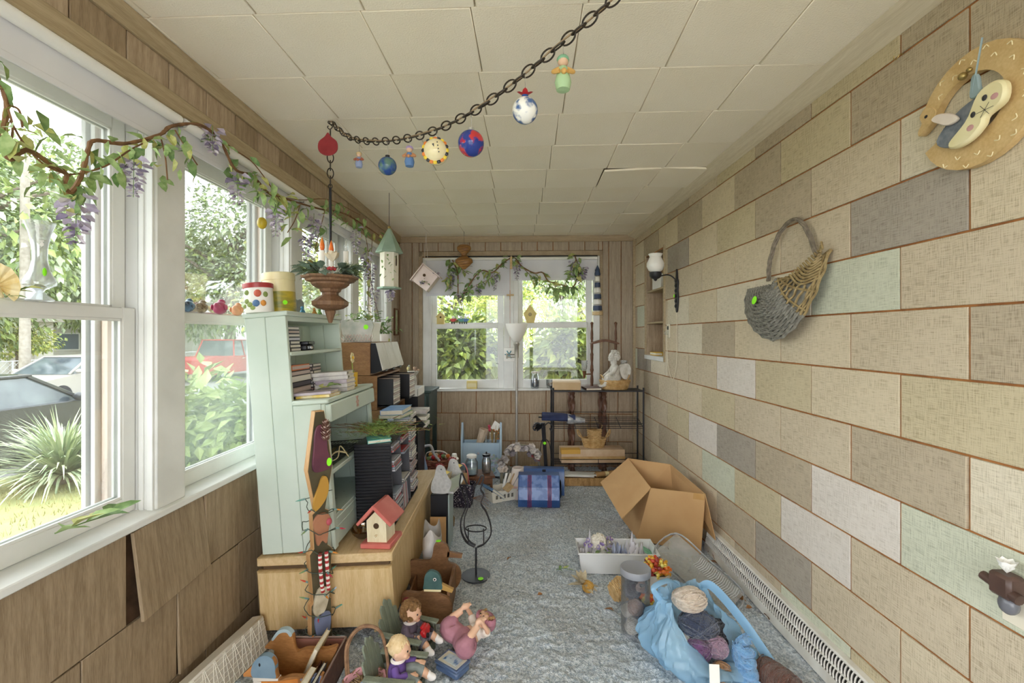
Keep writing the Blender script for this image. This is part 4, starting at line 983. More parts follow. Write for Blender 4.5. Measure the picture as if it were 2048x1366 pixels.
for k in range(46):
    p_ = Vector((rp.gauss(0, .04), rp.gauss(0, .04), .06+abs(rp.gauss(0, .07)))); put('leaf', LEAF[rp.choice((1, 1, 0))], t, T(*p_) @ Rz(rp.uniform(0, 6.28)) @ Ry(rp.uniform(-.5, .8)) @ Sc(.05, .05, .05))
# ================================================================ floor and back of the room
def slab(mb, q, t, mi=0, M=None):
    """thin board on quad q with thickness t"""
    P = [Vector(p) for p in q]; n = (P[1]-P[0]).cross(P[3]-P[0]).normalized()*t/2
    return mb.add([p-n for p in P]+[p+n for p in P], [(3, 2, 1, 0), (4, 5, 6, 7), (0, 1, 5, 4), (1, 2, 6, 5), (2, 3, 7, 6), (3, 0, 4, 7)], mi, M)
# cardboard box
card = mat('cardboard', '#c39c6c', '#b88f60', scale=4, rough=.8, bump=.04, bscale=20); tape = mat('packing_tape', '#b98f58', '#c9a878', scale=12, rough=.25)
o0 = Vector((1.0, 3.2, 0)); loc_ = lambda p: Vector(p)-o0
A_, B_, C_, D_ = [loc_(p) for p in ((.867, 3.108, 0), (1.205, 2.885, 0), (1.195, 3.28, 0), (.845, 3.47, .0))]
a_, b_, c_, d_ = [loc_(p) for p in ((.943, 3.055, .366), (1.228, 2.87, .39), (1.16, 3.3, .455), (.905, 3.5, .445))]
t = thing('cardboard_box', 'large open brown cardboard box by the shingle wall, one flap folded out', 'box', T(*o0))
for nm, q in (('wall', (A_, B_, b_, a_)), ('wall', (B_, C_, c_, b_)), ('wall', (C_, D_, d_, c_)), ('wall', (D_, A_, a_, d_)), ('bottom', (A_, B_, C_, D_))):
    m = MB(); slab(m, q, .005); m.build(nm, card, t)
m = MB(); slab(m, (a_, d_, loc_((.683, 3.45, .275)), loc_((.742, 3.03, .168))), .005); m.build('flap', card, t)
m = MB(); slab(m, (c_, b_, loc_((1.262, 2.80, .13)), loc_((1.268, 3.1, .13))), .005); m.build('flap', card, t)
m = MB(); slab(m, (d_, c_, c_+Vector((-.05, .12, -.22)), d_+Vector((-.08, .13, -.2))), .005); m.build('flap', card, t)
fn = (b_-a_).normalized(); out = (B_-A_).cross(a_-A_).normalized()*.004
m = MB(); p0 = a_.lerp(b_, .8)-Vector((0, 0, .0)); slab(m, [p0+out, b_+out, b_.lerp(B_, .1)+out, p0.lerp(A_.lerp(B_, .8), .1)+out], .0008)
m.build('tape', tape, t)
m = MB(); slab(m, [A_.lerp(B_, .45)+out+Vector((0, 0, .045)), A_.lerp(B_, .6)+out+Vector((0, 0, .045)), A_.lerp(B_, .6)+out+Vector((0, 0, .075)), A_.lerp(B_, .45)+out+Vector((0, 0, .075))], .0008); m.build('tape', tape, t)

# white storage tub with doily and purple flowers
tub = mat('translucent_white', '#e7e7e6', rough=.4, trans=0, alpha=.86)
t = thing('storage_tub', 'shallow translucent white plastic tub on the carpet in front of the cardboard box', 'tub', T(.63, 2.725, 0) @ Rz(R(-2)))
m = MB()
def tubr(x, y, z): return [(-x, -y, z), (x, -y, z), (x, y, z), (-x, y, z)]
for lo, hi in ((tubr(.21, .08, .004), tubr(.228, .095, .125)),):
    for i in range(4): slab(m, (lo[i], lo[(i+1) % 4], hi[(i+1) % 4], hi[i]), .003)
slab(m, lo, .003); m.build('body', tub, t)
MB().tube([(-.232, -.099, .125), (.232, -.099, .125), (.232, .099, .125), (-.232, .099, .125)], .006, 6, closed=True).build('rim', tub, t)
t = thing('flower_posy', 'white crocheted ball ringed with purple silk flowers in the white tub', 'ornament', T(.53, 2.735, .055) @ Rz(0))
rp = random.Random(77); q = MB(); q.ball((0, 0, .09), (.05, .05, .05), 18, 12)
for i in range(90):
    th = rp.uniform(0, 2*PI); ph = rp.uniform(-.4, 1.4); q.ball((.05*math.cos(th)*math.cos(ph), .05*math.sin(th)*math.cos(ph), .09+.05*math.sin(ph)), .006, 6, 4)
q.build('crochet_ball', mat('crochet', '#e9e4d8', '#cfc7b6', scale=80, rough=.9), t)
for i in range(22):
    th = rp.uniform(PI*.9, PI*2.3); r_ = rp.uniform(.05, .068); q = MB()
    for k in range(5): q.ball((math.cos(k*1.257)*.009, math.sin(k*1.257)*.009, 0), (.008, .008, .004), 6, 4)
    q.ball((0, 0, .003), .004, 6, 4, mi=1)
    q.build('blossom', [(mat('purple_silk', '#77609c', '#9a86b8', scale=40), mat('lilac_silk', '#b0a3c4', '#8d7fae', scale=40), mat('grey_silk', '#a9a6a2', '#85808a', scale=40))[i % 3], cry], t, T(math.cos(th)*r_*1.2, math.sin(th)*r_, .075+rp.uniform(0, .04)) @ Rx(rp.uniform(-1, 1)) @ Ry(rp.uniform(-1, 1)))
for i in range(8): put('leaf', LEAF[i % 2], t, T(rp.uniform(-.07, .09), rp.uniform(-.06, .0), .06) @ Rz(rp.uniform(0, 6)) @ Sc(.04, .04, .04))
MB().lathe([(.045, 0), (.05, .05), (.03, .06)], 14).build('base', wht, t)
for i, (x, y, c, lb) in enumerate(((.66, 2.72, '#b7bfd8', 'crumpled lilac tissue in the middle of the white tub'), (.75, 2.74, '#e3e0e6', 'clear crumpled wrap at the right end of the white tub'), (.41+.05, 2.735, '#cfcbd0', 'crumpled grey wrap at the left end of the white tub'))):
    rq = random.Random(i+5)
    def cr(u, v, rq=rq): return (.055*(u-.5)*2, .05*(v-.5)*2, .012+.07*noise.noise((u*4+i*9, v*4, i))**2*4+.03*(1-abs(2*u-1)))
    m = MB().sheet(cr, 14, 14)
    for f_ in (): pass
    tag(m.build('tissue', mat('tissue_%d' % i, c, rough=.35, alpha=.9), M=T(x, y, .045), smooth=10), lb, 'tissue', 'wrapping in the white tub')
m = MB(); m.box((0, 0, .03), (.06, .09, .006), .001); tag(m.build('greeting_card', mat('green_card', '#5da07c', '#8fc0a4', scale=30), M=T(.81, 2.74, .065) @ Ry(.5)), 'small green card at the right end of the white tub', 'card')

# tall clear canister of yarn
def yarnmat(n, a, b): return mat('yarn_'+n, a, b, scale=50, rough=.95, bump=.9, bscale=140, stretch=(1, 1, 3), sheen=.5)
ycream, ybrown, yblue, ydk, ypur, ytan, ynavy, ywht = yarnmat('cream', '#e6d6c4', '#cbb59f'), yarnmat('brown', '#a8794c', '#8a5f38'), yarnmat('blue', '#7fb0dc', '#5b8fc4'), yarnmat('umber', '#6b4030', '#52301f'), yarnmat('purple', '#7d4d7e', '#5c3a6a'), yarnmat('taupe', '#b59a8c', '#9c8173'), yarnmat('navy', '#34405c', '#28304a'), yarnmat('white', '#f1ece2', '#d9d0c2')
def yarnball(mb, c, r, seed, n=10, mi=0, th=.004):
    rnd = random.Random(seed); rr_ = r if isinstance(r, tuple) else (r, r, r); mb.ball(c, tuple(v*.93 for v in rr_), 14, 9, mi)
    for i in range(n):
        M_ = Matrix.Rotation(rnd.uniform(0, PI), 4, Vector((rnd.gauss(0, 1), rnd.gauss(0, 1), rnd.gauss(0, 1))).normalized())
        of = rnd.uniform(-.6, .6); k = math.sqrt(1-of*of)
        pts = [M_ @ Vector((k*math.cos(a)*.97, k*math.sin(a)*.97, of*.97)) for a in [2*PI*j/18 for j in range(18)]]
        mb.tube([(c[0]+p.x*rr_[0], c[1]+p.y*rr_[1], c[2]+p.z*rr_[2]) for p in pts], th, 4, closed=True, mi=mi)
CJ = T(.585, 2.13, 0)
t = thing('clear_canister', 'tall clear plastic canister with a flat grey lid standing on the carpet', 'canister', CJ)
MB().lathe([(.064, .002), (.066, .01), (.066, .288), (.064, .288), (.064, .012), (0, .008)], 36, cap=False).build('body', glassmat('canister_plastic', (.93, .93, .94), dust=.025, gloss=.04, rough=.08), t)
MB().lathe([(.069, .275), (.07, .28), (.07, .302), (.067, .306), (.06, .304), (0, .304)], 36).build('lid', mat('grey_lid', '#8f9096', rough=.4), t)
for nm, lb, c, r, m_, sd in (('yarn_ball', 'white yarn ball at the bottom of the clear canister', (-.018, -.012, .036), .034, ywht, 1), ('yarn_ball', 'tan yarn ball at the bottom of the clear canister', (.026, .02, .035), .032, ytan, 2), ('yarn_ball', 'cream yarn ball low in the clear canister', (-.03, .02, .09), .029, ywht, 3), ('yarn_ball', 'taupe yarn ball in the middle of the clear canister', (-.006, -.02, .13), .035, ytan, 4), ('yarn_ball', 'navy yarn ball in the lower right of the clear canister', (.026, .005, .095), .034, ynavy, 5), ('yarn_ball', 'charcoal yarn ball high in the clear canister', (-.012, .018, .195), .043, yarnmat('charcoal', '#4a4650', '#3a3640'), 6)):
    m = MB(); yarnball(m, (0, 0, 0), r, sd); tag(m.build(nm, m_, M=CJ @ T(*c)), lb, 'yarn', 'yarn balls in the clear canister')
t = thing('elastic_bundle', 'loose bundle of pale elastic near the top of the clear canister', 'elastic', CJ @ T(.022, -.028, .245))
m = MB()
for k in range(8): m.tube([((.014+.002*k)*math.cos(a), .004*math.sin(3*a+k), .022*math.sin(a)-.003*k) for a in [2*PI*i/16 for i in range(16)]], .0016, 4, closed=True)
m.build('loops', ytan, t)

# blue plastic bag with yarn
bagm = bpy.data.materials.new('blue_bag'); bagm.use_nodes = True; _nt = bagm.node_tree; _nt.nodes.clear()
_o = _nt.nodes.new('ShaderNodeOutputMaterial'); _tr = _nt.nodes.new('ShaderNodeBsdfTransparent'); _tr.inputs[0].default_value = (.72, .87, .97, 1)
_p = _nt.nodes.new('ShaderNodeBsdfPrincipled'); _p.inputs['Base Color'].default_value = (*srgb('#b0d9f5'), 1); _p.inputs['Roughness'].default_value = .25; _p.inputs['Specular IOR Level'].default_value = .6
_tl = _nt.nodes.new('ShaderNodeBsdfTranslucent'); _tl.inputs[0].default_value = (*srgb('#b0d9f5'), 1)
_x1 = _nt.nodes.new('ShaderNodeMixShader'); _x1.inputs[0].default_value = .35; _nt.links.new(_p.outputs[0], _x1.inputs[1]); _nt.links.new(_tl.outputs[0], _x1.inputs[2])
_x2 = _nt.nodes.new('ShaderNodeMixShader'); _x2.inputs[0].default_value = .38; _nt.links.new(_x1.outputs[0], _x2.inputs[1]); _nt.links.new(_tr.outputs[0], _x2.inputs[2]); _nt.links.new(_x2.outputs[0], _o.inputs[0])
BG = T(.80, 1.93, 0)
t = thing('plastic_bag', 'light blue translucent plastic bag of yarn slumped open on the carpet', 'bag', BG)
def bagf(u, v):
    a = 2*PI*u
    z = .285*v
    r_ = (.15+.065*math.sin(min(v*1.25, 1)*PI)*1.0-.035*v)*(1 if v > .06 else .8)
    mouth = max(0, math.cos(a+.9))            # opening faces the camera and the right
    z *= 1-.84*mouth**1.1*v
    r_ *= 1+.22*mouth*v
    n_ = noise.noise((math.cos(a)*2.2, math.sin(a)*2.2, v*3))*.035+noise.noise((math.cos(a)*7, math.sin(a)*7, v*3))*.022+noise.noise((math.cos(a)*16, math.sin(a)*16, v*9))*.009
    r_ += n_; zz_ = z+noise.noise((math.cos(a)*3, math.sin(a)*3, 7))*.03*v
    return (r_*math.cos(a)*1.08-.04*v, r_*math.sin(a)*.92, max(.003, zz_))
MB().sheet(bagf, 150, 44, cu=True).build('bag_skin', bagm, t, smooth=30)
MB().tube(bez([(-.17, -.02, .28), (-.2, -.02, .33), (-.12, .03, .335), (-.06, .08, .29)], 6), .011, 6, flat=(1, .25)).build('handle', bagm, t)
MB().tube(bez([(.05, .11, .26), (.1, .1, .27), (.2, .03, .16), (.255, -.13, .06)], 8), .02, 6, flat=(1, .12)).build('torn_edge', bagm, t)
def ball(lb, px, c, r, m_, sd, n=11, nm='yarn_ball'):
    m = MB(); yarnball(m, (0, 0, 0), r, sd, n); return tag(m.build(nm, m_, M=BG @ T(*c)), lb, 'yarn', 'yarn in the blue bag')
ball('cream wool ball at the top of the blue bag', 0, (-.03, .03, .255), (.075, .06, .05), ycream, 11)
ball('navy and grey yarn ball under the cream wool in the blue bag', 0, (-.005, -.005, .165), (.085, .075, .055), ynavy, 12)
ball('purple yarn ball in the middle of the blue bag', 0, (-.035, -.08, .11), (.05, .045, .045), ypur, 13)
ball('mauve yarn ball wedged against the purple one in the blue bag', 0, (.04, -.075, .12), (.045, .045, .04), yarnmat('mauve', '#a8879a', '#876a82'), 14)
ball('caramel brown yarn ball at the mouth of the blue bag', 0, (.035, -.135, .05), (.043, .043, .048), ybrown, 15)
ball('large pale ball buried in the left side of the blue bag', 0, (-.1, -.03, .08), (.075, .08, .075), ywht, 16)
ball('black yarn heap deep in the right side of the blue bag', 0, (.11, .05, .08), (.07, .07, .07), yarnmat('black', '#34303a', '#28242c'), 17)
t = thing('yarn_skein', 'bright blue twisted yarn skein spilling out of the blue bag', 'yarn', BG @ T(.13, -.115, .0), 'yarn in the blue bag')
for k in range(2):
    m = MB(); pts = []
    for i in range(40):
        s = i/39; a = s*PI*5+k*PI; pts.append((-.03*s+.02*math.cos(a)+.01, -.13*s+.018*math.sin(a)+.03, .145-.125*s**.8+.012*math.sin(a+1)))
    m.tube(pts, [.022*(1-.15*abs(2*i/39-1)) for i in range(40)], 10)
    for j in range(8):
        m.tube([(p[0]+.022*math.cos(j*.8+i*.25), p[1]+.008*math.sin(j*.8), p[2]+.022*math.sin(j*.8+i*.25)) for i, p in enumerate(pts)], .0025, 4)
    m.build('strand', yblue, t)
t = thing('yarn_cone', 'dark brown wool cone lying at the lower right of the blue bag', 'yarn', BG @ T(.235, -.165, .055) @ Rz(-1.25) @ Ry(R(-95)))
m = MB(); m.lathe([(.0, -.09), (.03, -.088), (.052, -.06), (.056, 0), (.05, .06), (.03, .085), (0, .09)], 22)
for k in range(26):
    z = -.075+k*.006; r_ = .055*(1-.18*(abs(z)/.09)**2); m.tube([(r_*math.cos(a), r_*math.sin(a), z+.01*math.sin(a*2+k)) for a in [2*PI*i/20 for i in range(20)]], .0022, 4, closed=True)
m.build('winding', ydk, t)
t = thing('paper_card', 'narrow white paper card propped before the blue skein', 'card', T((1432-VX)/F*1.66, 1.66, .0) @ Rx(-.2) @ Ry(.05))
MB().bx(-.019, .019, -.001, .001, 0, .17, .0004).build('card', wht, t)

# candy pot and little basket
def wicker(parent, r0, r1, h, stakes, rows, m, sx=1, sy=1, th=.0035, base=True, rim=True):
    w = MB()
    for j in range(rows):
        v = (j+.5)/rows; r_ = r0+(r1-r0)*v; N_ = stakes*4
        w.tube([((r_+.0028*math.cos(stakes/2*2*PI*i/N_*1.0+(PI if j % 2 else 0))*1.3)*math.cos(2*PI*i/N_)*sx, (r_+.0028*math.cos(stakes/2*2*PI*i/N_+(PI if j % 2 else 0))*1.3)*math.sin(2*PI*i/N_)*sy, h*v) for i in range(N_)], h/rows*.56, 4, closed=True)
    w.build('weave', m, parent)
    s_ = MB()
    for i in range(stakes):
        a = 2*PI*i/stakes; s_.tube([(r0*math.cos(a)*sx, r0*math.sin(a)*sy, 0), (r1*math.cos(a)*sx, r1*math.sin(a)*sy, h)], th*.8, 5)
    s_.build('stakes', m, parent)
    if base: MB().lathe([(0, .001), (r0, .001), (r0, .006), (0, .006)], stakes, M=Sc(sx, sy, 1)).build('bottom', m, parent)
    if rim:
        r_ = MB()
        for k in range(2): r_.tube([((r1+.004*math.cos(i*.9+k*PI))*math.cos(2*PI*i/60)*sx, (r1+.004*math.cos(i*.9+k*PI))*math.sin(2*PI*i/60)*sy, h+.004*math.sin(i*.9+k*PI)) for i in range(60)], th*1.1, 5, closed=True)
        r_.build('rim', m, parent)
wick = mat('wicker', '#d6b684', '#b9935c', scale=30, rough=.65); wickg = mat('wicker_grey', '#8d8a80', '#6d6a62', scale=40, rough=.75); wickd = mat('wicker_brown', '#9a7658', '#6f523c', scale=40, rough=.75)
t = thing('candy_pot', 'white flower pot heaped with wrapped candies behind the clear canister', 'pot', T(.775, 2.42, 0))
MB().lathe([(.05, 0), (.066, .12), (.07, .12), (.071, .138), (.064, .138), (.06, .12), (0, .11)], 26).build('pot', mat('pot_white', '#dcd6cc', rough=.5), t)
cols = [mat('candy_%d' % i, c, c2, scale=40, rough=.2, spec=.6) for i, (c, c2) in enumerate((('#c43f2c', '#d9603c'), ('#e6a52c', '#f0c050'), ('#e9702c', '#f0953c'), ('#ead04a', '#f2e28a'), ('#8f2f2c', '#b04038')))]
def candy(M, lb, g, i):
    k_ = 'candy%d' % (i % 5)
    if k_ not in _cases:
        m = MB(); m.ball((0, 0, 0), (.014, .011, .011), 8, 6)
        for s in (-1, 1):
            for j in range(5): m.leaf(T(s*.012, 0, 0) @ (Rz(PI) if s < 0 else I4) @ Rx(j*1.25) @ Rz(.35), .017, .012, .2, .0)
        me = bpy.data.meshes.new(k_); me.from_pydata([tuple(v) for v in m.v], [], m.f); me.polygons.foreach_set('use_smooth', [True]*len(m.f)); me.materials.append(cols[i % 5]); me.update(); _cases[k_] = me
    o = put('wrapped_candy', _cases[k_], None, M); return tag(o, lb, 'candy', g)
rp = random.Random(8)
cn = ('dark red', 'amber', 'orange', 'yellow', 'maroon')
ORD = ['first', 'second', 'third', 'fourth', 'fifth', 'sixth', 'seventh', 'eighth', 'ninth', 'tenth', 'eleventh', 'twelfth', 'thirteenth', 'fourteenth', 'fifteenth']
for i in range(46):
    a = i*2.4; r_ = .062*math.sqrt((i % 23+.5)/23); z = .135+(.05 if i >= 23 else .018)*(1-(r_/.07)**2)+(.0 if i < 23 else .012)
    ci = rp.choice((0, 1, 1, 2, 2, 2, 3, 3, 4))
    candy(T(.775+r_*math.cos(a), 2.42+r_*math.sin(a), z) @ Rz(rp.uniform(0, 6)) @ Ry(rp.uniform(-.5, .5)), '%s cellophane wrapped candy heaped in the white flower pot' % cn[ci], 'candies in the flower pot', ci)
t = thing('wicker_basket', 'small round brown basket of candies between canister and blue bag', 'basket', T(.70, 2.30, 0)); wicker(t, .04, .055, .05, 14, 7, wickd)
for i in range(12):
    a = i*2.4; r_ = .04*math.sqrt((i+.5)/12); ci = (2, 3, 0)[i % 3]
    candy(T(.70+r_*math.cos(a), 2.30+r_*math.sin(a), .055+.012*(1-r_/.05)) @ Rz(i), '%s candy in the small brown basket' % cn[ci], 'candies in the small brown basket', ci)
t = thing('wicker_basket', 'small woven basket tipped on its side left of the clear canister', 'basket', T(.53, 2.36, .056) @ Rz(.4) @ Ry(R(80))); wicker(t, .04, .055, .06, 14, 7, wick)
# leaning clear tub lid
t = thing('tub_lid', 'clear plastic tub lid leaning from the candy pot down to the carpet', 'lid', T(0, 0, 0))
ax0, ax1 = Vector((.925, 2.72, .15)), Vector((1.14, 2.32, .018)); cr_ = Vector((.085, .05, .035)); upn = (ax1-ax0).cross(cr_).normalized()
m = MB(); slab(m, [ax0-cr_, ax1-cr_*.9, ax1+cr_*.9, ax0+cr_], .003); m.build('sheet', glassmat('lid_plastic', (.86, .85, .84), dust=.22, gloss=.15, rough=.15), t)
m = MB(); P_ = bez([ax0-cr_, ax0.lerp(ax1, .5)-cr_*1.05, ax1-cr_*.85, ax1+cr_*.85, ax0.lerp(ax1, .5)+cr_*1.05, ax0+cr_], 5, True); m.tube(P_, .007, 6, closed=True, flat=(1.2, .5)); m.build('rim', glassmat('lid_rim', (.8, .8, .8), dust=.4, gloss=.2, rough=.2), t)
m = MB()
for k in range(22):
    s = .42+k*.025; p_ = ax0.lerp(ax1, s)+upn*.002; m.tube(bez([p_+cr_*.15, p_+cr_*.5+(ax1-ax0)*.015, p_+cr_*.85], 4), .002, 4)
m.build('ribs', mat('lid_rib', '#cfcfcf', rough=.3), t)
# husk flower, dried leaves, small silk sprig on the carpet
t = thing('husk_flower', 'dried corn husk flower with a round straw bud on the carpet', 'ornament', T(*fl(1168, 1182)))
m = MB(); yarnball(m, (.02, -.01, .03), .03, 4, 12); m.build('straw_bud', mat('straw', '#c9a052', '#a87f3c', scale=60, rough=.8), t)
hk = leafmesh('husk', mat('corn_husk', '#cfc3a8', '#a9997a', scale=20, rough=.8), 1, .45)
for k in range(12): put('husk', hk, t, T(-.005, .0, .03) @ Rz(1.2+k*.45) @ Ry(-rp.uniform(.0, 1.2)) @ Sc(.085, .07, .07))
dl = leafmesh('dryleaf', mat('dry_leaf', '#a8784a', '#7f5534', scale=30, rough=.9), 1, .6); dl2 = leafmesh('dryleaf2', mat('dry_leaf_dark', '#8a6a50', '#5f4636', scale=30, rough=.9), 1, .6)
for i, (px, py, s, lb) in enumerate(((1415, 1104, .07, 'curled brown leaf by the corner of the cardboard box'), (1428, 1118, .07, 'curled brown leaf just below the one at the box corner'), (1436, 1128, .06, 'brown leaf touching the baseboard vent end'), (1440, 1160, .065, 'long tan dry leaf beside the clear lid'), (1474, 1192, .05, 'small dry leaf near the tip of the clear lid'), (1492, 1216, .035, 'tiny dry leaf fragment between lid and vent'), (1538, 1240, .05, 'dry leaf lying against the vent near the blue bag'), (1228, 1222, .05, 'dark dried seed husk left of the clear canister'), (1022, 1115, .04, 'small brown leaf alone on the open carpet'), (1418, 1140, .05, 'flat brown leaf below the cardboard box'), (1075, 1190, .03, 'tiny brown crumb of leaf in mid carpet'))):
    p_ = fl(px, py, .012); o = put('dried_leaf', dl if i % 3 else dl2, None, T(*p_) @ Rz(i*1.3) @ Rx(.5) @ Ry(-.25) @ Sc(s, s, s*1.6)); tag(o, lb, 'leaf', 'dried leaves on the carpet')
sprig('pale green silk sprig lying alone on the open carpet', T(*fl(1112, 1140, .012)), [(0, 0, 0), (.04, .01, .006), (.08, .0, .002)], 5, .035, 9)

# black iron cat candle stand
t = thing('candle_stand', 'black iron stand with a cat outline above a round base on the carpet', 'stand', T(*fl(952, 1152)) @ Rz(R(-6)))
MB().lathe([(0, .0), (.082, 0), (.083, .006), (.02, .012), (0, .012)], 32).build('base', black, t)
MB().tube([(0, 0, .01), (0, 0, .165)], .006, 8).build('post', black, t)
L_ = [(-.008, .168), (-.055, .195), (-.085, .25), (-.088, .32), (-.06, .40), (-.075, .47), (-.095, .52), (-.092, .56), (-.083, .592), (-.065, .555), (-.05, .525), (-.032, .517)]
Rr = [(.008, .168), (.05, .19), (.085, .24), (.085, .3), (.06, .37), (.03, .42), (.045, .47), (.028, .5), (.035, .53), (.045, .575), (.03, .58), (.01, .535), (-.012, .517)]
for nm, pl in (('outline_strap', L_), ('outline_strap', Rr)):
    MB().tube([(p.x, 0, p.z) for p in bez([(x, 0, z) for x, z in pl], 6)], .0105, 6, flat=(.4, 1.2)).build(nm, black, t)
MB().tube([(p.x, .02, p.z) for p in bez([(x*.82+.0, 0, z) for x, z in L_[:7]], 6)], .009, 6, flat=(.4, 1.1)).build('inner_strap', black, t)
MB().tube([(.06*math.cos(a), .045*math.sin(a), .275) for a in [2*PI*i/24 for i in range(24)]], .004, 6, closed=True).build('ring', black, t)
for s in (-1, 1): MB().tube([(s*.045, 0, .185), (s*.045, .0, .275)], .0035, 6).build('ring_support', black, t)
for k in range(5): MB().tube(bez([(-.02, 0, .45), (.03+k*.006, -.01, .455+.012*(k-2)), (.075, -.015, .44+.022*(k-2))], 4), .0012, 4).build('whisker', mat('copper_wire', '#7d5a48', rough=.4, metal=.6), t)
MB().lathe([(0, 0), (.016, 0), (.016, .001), (0, .001)], 14, M=T(.035, -.045, .0105)).build('price_sticker', green_st, t)

# duck planter at the end of the low cabinet
duckb = wood('duck_brown', '#8a6443', '#6d4c30', stretch=(3, 10, 10)); duckg = mat('duck_green', '#3d5a58', '#4b6a66', scale=20, rough=.6); bill = mat('duck_bill', '#b08a4a', rough=.6); maroon = mat('duck_red', '#86393a', rough=.6)
def P2(pts): return [(p.x, p.z) for p in bez([(x, 0, z) for x, z in pts], 4, True)]
body = [(-.1, .0), (.06, .0), (.105, .03), (.115, .085), (.095, .125), (.055, .145), (.058, .17), (.06, .2), (.045, .235), (.01, .25), (-.012, .23), (-.018, .19), (-.03, .155), (-.06, .15), (-.1, .155), (-.13, .14), (-.13, .05)]
MDK = T(-.395, 2.2, .0)
t = thing('duck_planter', 'wooden planter box with two mallard duck cutouts at the end of the low cabinet', 'planter', MDK)
nb_ = MB(); nb_.prism(P2(body), .018, bev=.003); no = nb_.build('duck_board', duckb, t, T(0, 0, 0))
hd = [(-.02, .165), (.06, .165), (.063, .2), (.048, .24), (.01, .256), (-.016, .235), (-.022, .195)]
MB().prism(P2(hd), .0195).build('painted_head', duckg, no)
MB().prism([(.05, .2), (.12, .165), (.112, .15), (.05, .17)], .019).build('painted_bill', bill, no)
MB().prism([(-.022, .158), (.06, .156), (.06, .166), (-.022, .168)], .0197).build('neck_ring', cry, no)
m = MB(); m.ball((.03, -.0098, .215), (.008, .001, .008), 10, 6); m.ball((.03, -.0106, .215), (.005, .001, .005), 8, 6, mi=1); m.build('painted_eye', [wht, blackpl], no)
MB().prism(P2([(-.12, .04), (-.06, .05), (-.045, .09), (-.07, .12), (-.12, .125)]), .0192).build('painted_wing', maroon, no)
MB().prism([(x, z) for x, z in P2([(a*1.15, b*1.05) for a, b in body])]+[], .018).build('duck_board', duckb, t, T(-.005, .27, .012))
MB().prism([(.055, .2), (.135, .185), (.13, .165), (.05, .17)], .018).build('bill', duckb, t, T(0, .27, .02))
MB().bx(-.12, .1, .012, .258, .004, .016).build('box_floor', duckb, t); MB().bx(.085, .1, .012, .258, .01, .15, .002).build('box_side', duckb, t); MB().bx(-.118, -.108, .012, .258, .01, .1, .002).build('box_side', duckb, t)
MB().lathe([(0, 0), (.014, 0), (.014, .001), (0, .001)], 14, M=T(.005, .262, .278)).build('price_sticker', green_st, t)
t = thing('paper_sack', 'crumpled white paper sack stuffed behind the duck planter', 'sack', T(-.455, 2.64, 0) @ Rz(.1))
def sackf(u, v):
    a = 2*PI*u; r_ = .06*(1+.5*v)*(1-.25*v*v); return (r_*math.cos(a)*.75+noise.noise((u*7, v*4, 1))*.012, r_*math.sin(a)*1.5+noise.noise((u*5, v*5, 4))*.012, .003+.27*v+.03*math.sin(a*3)*v)
MB().sheet(sackf, 36, 12, cu=True).build('paper', mat('white_paper', '#dedad6', '#c4bfbb', scale=12, rough=.7), t, smooth=20)
t = thing('cardboard_sheet', 'brown cardboard sheet standing between cabinet and black box', 'cardboard', T(-.475, 2.86, 0)); MB().bx(-.03, .07, -.004, .004, 0, .25, .001).build('sheet', card, t)
t = thing('speaker_box', 'narrow black box standing by the far end of the low cabinet', 'box', T(-.45, 2.99, 0))
MB().bx(-.06, .05, -.09, .12, .02, .375, .004).build('cabinet', blackpl, t); MB().bx(.05, .06, -.085, .115, .02, .37, .002).build('grille', mat('speaker_grille', '#9aa6a4', rough=.8), t); MB().bx(-.062, .055, -.094, .12, 0, .02).build('plinth', mat('teal_tape', '#5f93a8', rough=.6), t)
# rooster planter on top
roo = [(-.07, .0), (.02, .0), (.05, .03), (.06, .075), (.035, .11), (.022, .15), (.0, .18), (-.03, .18), (-.045, .155), (-.055, .11), (-.075, .06)]
t = thing('rooster_planter', 'small planter with two white rooster cutouts standing on the black box', 'planter', T(-.435, 2.92, .377) @ Rz(R(-12)))
wg = wood('weathered_white', '#d3d2cf', '#b5b4b2', stretch=(3, 10, 3))
for k in range(2):
    r1 = MB().prism(P2(roo), .012, bev=.002).build('rooster_board', wg, t, T(.0+k*.03, k*.16, .0))
    m = MB()
    for j in range(4): m.ball((-.04+j*.013, 0, .183-.004*abs(j-1.5)), (.009, .005, .012), 8, 6)
    m.build('comb', maroon, r1); MB().prism([(.012, .15), (.05, .14), (.03, .125)], .01).build('beak', mat('straw_yellow', '#d7c06a', rough=.6), r1)
    MB().ball((-.008, -.0065, .155), (.004, .001, .004), 8, 5).build('eye', blackpl, r1)
MB().bx(-.05, .07, .006, .154, .0, .012).build('box_floor', wg, t); m = MB(); slab(m, ((.04, .006, .01), (.065, .154, .01), (.075, .154, .09), (.05, .006, .09)), .008); m.build('box_side', mat('pale_sage', '#b7c2b4', rough=.7), t)
for k in range(4): put('straw', hk, t, T(.01, .08, .06) @ Rz(k*1.5) @ Ry(-.8) @ Sc(.07, .05, .05))
